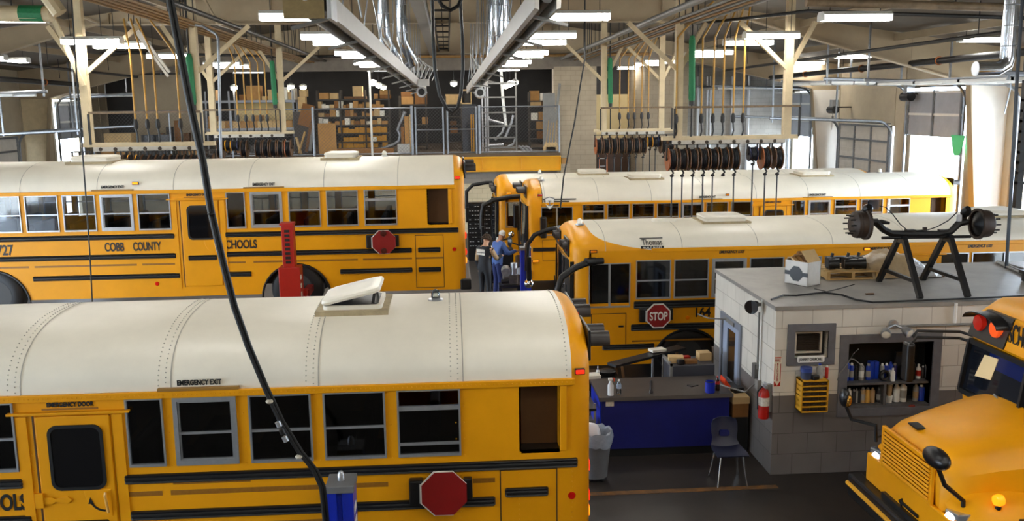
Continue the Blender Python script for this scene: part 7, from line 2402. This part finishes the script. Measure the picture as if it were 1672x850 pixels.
G().box(1.14, 1.7, 25.45, 25.8, .2, 1.03).build('drawer_block', BLK, t)
bottle('white spray bottle standing on the black tool cart', 1.32, 25.6, 1.1, .34, .06, 'white', 'white', 'blue', 'bottle')
bottle('second white bottle standing at the front of the black tool cart', 1.5, 25.5, 1.1, .22, .06, 'white', 'blue', None, 'bottle')
tag(G().ell((1.2, 25.55, 1.16), (.09, .08, .06), 10, 6).build('white_rag', WHITEP, smooth=True), 'crumpled white rag on the black tool cart', 'rag')
# hanging green cloth at the door
o = at(1554, 220, X=15.7)
p1 = at(1576, 221, X=15.7)
yA, yB = p1.y, o.y
zt_ = o.z
rings = []
for k in range(9):
    q = k / 8
    wd = (1 - q * .55) if q < .8 else .55 * (1 - (q - .8) * 2.0) + .0
    ymid = (yA + yB) / 2
    rings.append([(15.7 + .02 * math.sin(6 * u_), ymid + (yB - yA) / 2 * u_ * wd, zt_ - .62 * q) for u_ in (-1, -.5, 0, .5, 1)] + [(15.68 + .02 * math.sin(6 * u_), ymid + (yB - yA) / 2 * u_ * wd, zt_ - .62 * q) for u_ in (1, .5, 0, -.5, -1)])
tag(G().loft(rings).build('hanging_cloth', mat('mint green cloth', (92, 220, 158), .6), smooth=True), 'mint green cloth hanging from the raised door at right', 'cloth')


# door operators
def opener(lab, c, sg):
    c = Vector(c)
    t = thing('door_opener', lab, 'door opener', c, 'door openers')
    G().cbox(c + Vector((0, 0, .12)), (.3, .24, .3)).build('control_box', ALU, t, bevel=.02)
    G().tube([c + Vector((-sg * .05, -.28, -.12)), c + Vector((-sg * .05, .28, -.12))], .15, 14).build('motor', BLKM, t, smooth=True)
    G().tube([c + Vector((-sg * .1, -.14, -.25)), c + Vector((-sg * .12, -.14, -.9))], .012, 5).build('pull_chain', STEEL, t)
    G().cbox(c + Vector((-sg * .1, -.14, -.45)), (.06, .06, .18)).build('chain_wheel', STEEL, t)
    G().box(min(c.x, XR if sg > 0 else XL), max(c.x, XR if sg > 0 else XL), c.y - .05, c.y + .05, c.z - .05, c.z).build('mount', DPIPE, t)
    return t


opener('black door opener motor with a hanging chain on the far right pier', at(1362, 174, X=15.2), 1)
opener('black door opener motor with a pale box beside the raised door with the green cloth', at(1484, 152, X=15.45), 1)
opener('black door opener motor with a pale box on the left pier', at(66, 184, X=-15.8), -1)
# black post with fins at the right edge
p = at(1668, 230, Y=19)
t = thing('cable_post', 'black post with rows of short fins at the right edge of the picture', 'post', (p.x, 19, 0))
G().box(p.x - .02, p.x + .12, 19, 19.12, 0, 6.4).build('post', BLKM, t)
for k in range(9): G().box(p.x - .02, p.x + .3, 18.98, 19.1, 3.3 + .22 * k, 3.36 + .22 * k).build('fin', BLKM, t)

# white pickup truck in the left doorway, outside the frame, mirrored by the windows of the raised bus
tx_, ty_ = -15.6, 1.25
WT = mat('white truck paint', (236, 238, 242), .25, coat=.4)
t = thing('pickup_truck', 'white pickup truck in the left doorway, mirrored in the windows of the raised bus', 'truck', (tx_ + 1.6, ty_ + 1, 0))
prof = [(tx_ - .9, .5), (tx_ - .92, 1.05), (tx_ - .75, 1.3), (tx_ + .5, 1.42), (tx_ + 1.15, 2.0), (tx_ + 2.6, 2.02), (tx_ + 2.85, 1.4), (tx_ + 4.6, 1.38), (tx_ + 4.6, .55)]
G().prism(prof, ty_, ty_ + 1.95).build('body', WT, t, bevel=.04)
for yy, sg in ((ty_, -1), (ty_ + 1.95, 1)):
    for s_ in ((tx_ + .72, tx_ + 1.6, 1.45, 1.92), (tx_ + 1.68, tx_ + 2.55, 1.45, 1.92)):
        G().prism([(s_[0], s_[2]), (s_[1], s_[2]), (s_[1], s_[3]), (s_[0] + (.42 if s_[0] < tx_ + 1 else 0), s_[3])], yy - .012, yy + .012).build('side_window', mat('dark tinted glass', (16, 16, 18), .06), t)
    for x in (tx_ + .1, tx_ + 3.6):
        w_ = G().lathe([(.2, -.12), (.38, -.12), (.42, -.08), (.42, .08), (.38, .12), (.2, .12)], (x, yy - sg * .08, .42), 'y', 22).build('wheel', BLK, t, smooth=True)
        G().lathe([(.02, sg * .1), (.2, sg * .08), (.24, sg * .125)], (x, yy - sg * .08, .42), 'y', 18).build('rim', ALU, w_, smooth=True)
    G().cbox((tx_ + .62, yy + sg * .16, 1.6), (.1, .2, .28)).build('mirror', BLKM, t, bevel=.02)
    G().box(tx_ - .9, tx_ - .6, yy - .03, yy + .03, 1.0, 1.2).build('head_lamp', AMBL, t)
    G().box(tx_ + 1.62, tx_ + 1.635, yy - .006, yy + .006, .7, 1.4).build('door_gap', BLK, t)
# ================================================================ PEOPLE
def skin_mesh(verts, edges, radii, root=0, sub=1):
    me = bpy.data.meshes.new('tmp')
    me.from_pydata([tuple(v) for v in verts], edges, [])
    ob = bpy.data.objects.new('tmp', me)
    COL.objects.link(ob)
    md = ob.modifiers.new('skin', 'SKIN')
    md.use_smooth_shade = True
    for i, r in enumerate(radii):
        sv = me.skin_vertices[0].data[i]
        sv.radius = r if isinstance(r, tuple) else (r, r)
        sv.use_root = (i == root)
    sb = ob.modifiers.new('sub', 'SUBSURF')
    sb.levels = sb.render_levels = sub
    dg = bpy.context.evaluated_depsgraph_get()
    m = bpy.data.meshes.new_from_object(ob.evaluated_get(dg))
    bpy.data.objects.remove(ob)
    return m


def put(name, me, m, parent):
    me.materials.clear()
    me.materials.append(m)
    o = ORG[parent.name]
    for v in me.vertices: v.co = v.co - o
    for p in me.polygons: p.use_smooth = True
    ob = bpy.data.objects.new(name, me)
    COL.objects.link(ob)
    ob.parent = parent
    ORG[ob.name] = o
    return ob


def cloth(CL, name, m, segs, off, zmin=-9, zmax=99):
    body, V, E_ = CL['body'], CL['V'], CL['E']
    me = body.data
    o = ORG[body.name]

    def near(p):
        best, bs = 9, None
        for a, b_ in E_:
            A_, d = V[a], V[b_] - V[a]
            t_ = max(0, min(1, (p - A_).dot(d) / d.dot(d)))
            l = (p - A_ - d * t_).length
            if l < best: best, bs = l, (a, b_)
        return bs
    S = set(segs)
    nk = V['chest'].lerp(V['neck'], .8).z
    g = G()
    mp = {}
    for p in me.polygons:
        c = p.center + o
        if not (zmin < c.z < zmax): continue
        s_ = near(c)
        if s_ not in S or (s_ == ('chest', 'neck') and c.z > nk): continue
        f = []
        for i in p.vertices:
            if i not in mp:
                mp[i] = len(g.v)
                g.v.append(tuple(me.vertices[i].co + o + me.vertices[i].normal * off))
            f.append(mp[i])
        g.f.append(tuple(f))
    return g.build(name, m, CL['t'], smooth=True) if g.f else None


def person(lab, base, yaw, J, skin, hair, shirt, pants, curly=False, sleeve='long', vest=None, k=1.0):
    """J: joints in the figure's own frame (x right, y forward, z up)"""
    R = Matrix.Rotation(yaw, 3, 'Z')
    B = Vector(base)
    W = lambda p: B + R @ (Vector(p) * k)
    t = thing('person', lab, 'person', base)
    names = list(J)
    V = {n: W(J[n]) for n in names}
    order = ['pelvis', 'waist', 'chest', 'neck', 'head', 'crown', 'shL', 'elL', 'wrL', 'paL', 'shR', 'elR', 'wrR', 'paR', 'hipL', 'knL', 'anL', 'toL', 'hipR', 'knR', 'anR', 'toR']
    rad = dict(pelvis=.135, waist=.125, chest=.145, neck=.055, head=(.075, .09), crown=(.07, .085), shL=.062, elL=.045, wrL=.03, paL=(.04, .02), shR=.062, elR=.045, wrR=.03, paR=(.04, .02), hipL=.09, knL=.06, anL=.042, toL=(.045, .035), hipR=.09, knR=.06, anR=.042, toR=(.045, .035))
    E_ = [('pelvis', 'waist'), ('waist', 'chest'), ('chest', 'neck'), ('neck', 'head'), ('head', 'crown'), ('chest', 'shL'), ('shL', 'elL'), ('elL', 'wrL'), ('wrL', 'paL'), ('chest', 'shR'), ('shR', 'elR'), ('elR', 'wrR'), ('wrR', 'paR'), ('pelvis', 'hipL'), ('hipL', 'knL'), ('knL', 'anL'), ('anL', 'toL'), ('pelvis', 'hipR'), ('hipR', 'knR'), ('knR', 'anR'), ('anR', 'toR')]
    vs = [V[n] for n in order]
    rs = [rad[n] for n in order]
    es = [(order.index(a), order.index(b_)) for a, b_ in E_]
    # five fingers on each hand, part of the same continuous body
    for sd, sg in (('L', -1), ('R', 1)):
        pa, wr = V['pa' + sd], V['wr' + sd]
        d_ = (pa - wr).normalized()
        sidev = d_.cross(Vector((0, 0, 1)))
        if sidev.length < .1: sidev = R @ Vector((0, 1, 0))
        sidev.normalize()
        cu = Vector((0, 0, -1)) if abs(d_.z) < .8 else R @ Vector((-sg, .3, 0)).normalized()
        ip = order.index('pa' + sd)
        for f_, (off, ln) in enumerate(((-.028, .062), (-.01, .072), (.01, .068), (.028, .052))):
            a = pa + sidev * off * k + d_ * .03
            b_ = a + (d_ * .7 + cu * .5) * ln * .55
            c = b_ + (d_ * .3 + cu * .8) * ln * .45
            i0 = len(vs)
            vs += [a, b_, c]
            rs += [.011, .0095, .008]
            es += [(ip, i0), (i0, i0 + 1), (i0 + 1, i0 + 2)]
        a = wr.lerp(pa, .55) + sidev * (-.035)
        b_ = a + (d_ * .6 - sidev * .4) * .04
        c = b_ + (d_ * .8 + cu * .3) * .03
        i0 = len(vs)
        vs += [a, b_, c]
        rs += [.014, .011, .009]
        es += [(ip, i0), (i0, i0 + 1), (i0 + 1, i0 + 2)]
    body = put('body', skin_mesh(vs, es, rs, 0, 2), skin, t)
    # face: nose, eyes, mouth, ears moulded on the head
    fw = (R @ Vector(J['face'])).normalized()
    hd = V['head'].lerp(V['crown'], .45)
    up = (V['crown'] - V['head']).normalized()
    rt = fw.cross(up).normalized()
    g = G()
    g.tube([hd + fw * .085 + up * .02, hd + fw * .108 - up * .02, hd + fw * .09 - up * .03], [.008, .014, .008], 6)
    g.build('nose', skin, t, smooth=True)
    for sg in (-1, 1):
        G().ell(hd + rt * sg * .083 - up * .005, (.016, .016, .03), 8, 6).build('ear', skin, t, smooth=True)
        G().ell(hd + fw * .084 + rt * sg * .032 + up * .02, .011, 8, 6).build('eye', mat('eye white', (220, 216, 208), .2), t, smooth=True)
    G().tube([hd + fw * .092 - rt * .022 - up * .055, hd + fw * .098 - up * .054, hd + fw * .092 + rt * .022 - up * .055], .006, 6).build('mouth', mat('lip', (140, 80, 70), .5), t, smooth=True)
    # hair
    rr = random.Random(5)
    g = G()
    if curly:
        for q in range(70):
            a, e = rr.uniform(0, 2 * PI), rr.uniform(-.1, 1.4)
            dv = (rt * math.cos(a) + fw * math.sin(a)) * math.cos(e) + up * math.sin(e)
            if dv.dot(fw) > .55 and e < .7: continue
            g.ell(hd + up * .02 + dv * .105, .034, 6, 5)
    else:
        rings = []
        for i in range(9):
            e = -.35 + (PI / 2 + .35) * i / 8
            rings.append([hd + up * .012 + ((rt * math.cos(a) * .088 + fw * (math.sin(a) * .098 - .012)) * math.cos(e) + up * math.sin(e) * .11) * (1.02 if math.sin(a) < .3 or e > .6 else .9) for a in [2 * PI * q / 16 for q in range(16)]])
        g.loft(rings)
    g.build('hair', hair, t, smooth=True)
    # clothing: shells that follow the body surface, ending at neckline, cuffs, waist and hems
    CL = dict(body=body, V=V, E=E_, t=t)
    arms = [('shL', 'elL'), ('shR', 'elR')] + ([('elL', 'wrL'), ('elR', 'wrR')] if sleeve == 'long' else [])
    torso = [('pelvis', 'waist'), ('waist', 'chest'), ('chest', 'neck'), ('chest', 'shL'), ('chest', 'shR')]
    legs = [('pelvis', 'hipL'), ('pelvis', 'hipR'), ('hipL', 'knL'), ('knL', 'anL'), ('hipR', 'knR'), ('knR', 'anR')]
    cloth(CL, 'trousers', pants, legs + [('pelvis', 'waist')], .014, zmax=V['pelvis'].lerp(V['waist'], .55).z)
    cloth(CL, 'shirt', shirt, torso + arms + [('pelvis', 'hipL'), ('pelvis', 'hipR')], .018, zmin=V['pelvis'].z - .04 * k)
    cloth(CL, 'shoe', BLK, [('anL', 'toL')], .014)
    cloth(CL, 'shoe', BLK, [('anR', 'toR')], .014)
    if vest:
        cloth(CL, 'vest', vest, torso + [('pelvis', 'hipL'), ('pelvis', 'hipR')], .03, zmin=V['pelvis'].z - .06 * k)
        for sd in 'LR': cloth(CL, 'dark_sleeve', vest, [('el' + sd, 'wr' + sd)], .024)
    return t, V, W


STAND = dict(pelvis=(0, 0, .95), waist=(0, .02, 1.1), chest=(0, .03, 1.33), neck=(0, .06, 1.5), head=(0, .1, 1.58), crown=(0, .12, 1.69), face=(0, 1, -.35),
             shL=(-.18, .03, 1.4), elL=(-.24, .02, 1.12), wrL=(-.23, .1, .88), paL=(-.23, .12, .8), shR=(.18, .05, 1.4), elR=(.26, .16, 1.17), wrR=(.2, .42, 1.2), paR=(.18, .5, 1.2),
             hipL=(-.09, 0, .9), knL=(-.1, .03, .5), anL=(-.11, -.01, .09), toL=(-.12, .14, .035), hipR=(.09, 0, .9), knR=(.1, .03, .5), anR=(.11, -.01, .09), toR=(.12, .14, .035))
p1 = at(791, 430, Y=23.3)
pt, V, W = person('person with curly brown hair in a black vest, back turned, reaching to the part', (p1.x, 23.3, 0), math.radians(-38), STAND, SKIN2, HAIR, mat('tan shirt', (176, 146, 108), .7), mat('black trousers', (20, 20, 24), .7), True, 'long', mat('black work vest', (22, 23, 30), .7, noise=.2), 1.04)
Rm = Matrix.Rotation(math.radians(-38), 3, 'Z')
g = G()
for q in range(5):
    c = W((-.1 + .05 * q, -.155, 1.31))
    g.cbox(c, (.035, .02, .05), (0, 0, math.radians(-38)))
g.cbox(W((0, -.15, 1.39)), (.24, .02, .08), (.25, 0, math.radians(-38)))
g.build('back_lettering', TXTW, pt)
S2 = dict(STAND)
S2.update(shL=(-.19, .06, 1.4), elL=(-.26, .15, 1.15), wrL=(-.15, .38, 1.1), paL=(-.12, .45, 1.1), head=(0, .14, 1.57), crown=(0, .19, 1.67), neck=(0, .08, 1.49), face=(0, 1, -.7))
p2 = at(812, 430, Y=24.1)
person('person in a blue shirt and jeans bending over, behind the one in the vest', (p2.x, 24.1, 0), math.radians(-60), S2, SKIN, mat('pale cap', (206, 204, 198), .7), mat('blue work shirt', (74, 104, 168), .7, noise=.12), mat('blue jeans', (30, 42, 96), .8, noise=.15), False, 'long', None, 1.05)
SIT = dict(pelvis=(0, 0, .55), waist=(0, .0, .7), chest=(0, .03, .95), neck=(0, .05, 1.12), head=(0, .08, 1.2), crown=(0, .1, 1.31), face=(0, 1, -.3),
           shL=(-.19, .03, 1.02), elL=(-.25, .2, .78), wrL=(-.16, .42, .8), paL=(-.13, .49, .82), shR=(.19, .03, 1.02), elR=(.25, .2, .78), wrR=(.16, .42, .8), paR=(.13, .49, .82),
           hipL=(-.1, .06, .53), knL=(-.12, .47, .53), anL=(-.12, .5, .1), toL=(-.12, .64, .05), hipR=(.1, .06, .53), knR=(.12, .47, .53), anR=(.12, .5, .1), toR=(.12, .64, .05))
PLAID = mat('tan and brown plaid shirt', (150, 116, 66), .8, rgb2=(60, 44, 30), scale=26)
person('driver in a tan plaid shirt sitting behind the side window of the bus numbered 164', (3.08, 16.85, 1.03), PI / 2, SIT, SKIN, HAIRD, PLAID, mat('black trousers', (20, 20, 24), .7))
person('dark haired driver in black behind the side window of the bus with the shield emblem', (3.05, 24.35, 1.13), PI / 2, SIT, SKIN, HAIRD, mat('black jacket', (24, 24, 28), .7), mat('black trousers', (20, 20, 24), .7))
for (x, y, z, lab) in ((3.1, 16.85, 1.03, 'bt'), (3.07, 24.35, 1.13, 'bi')):
    bb = bt if lab == 'bt' else bi
    g = G().box(x - .02, x + .42, y - .24, y + .24, z + .02, z + .40).box(x + .28, x + .42, y - .24, y + .24, z + .4, z + 1.1)
    bb.b(g, 'driver_seat', SEATM, bevel=.03)
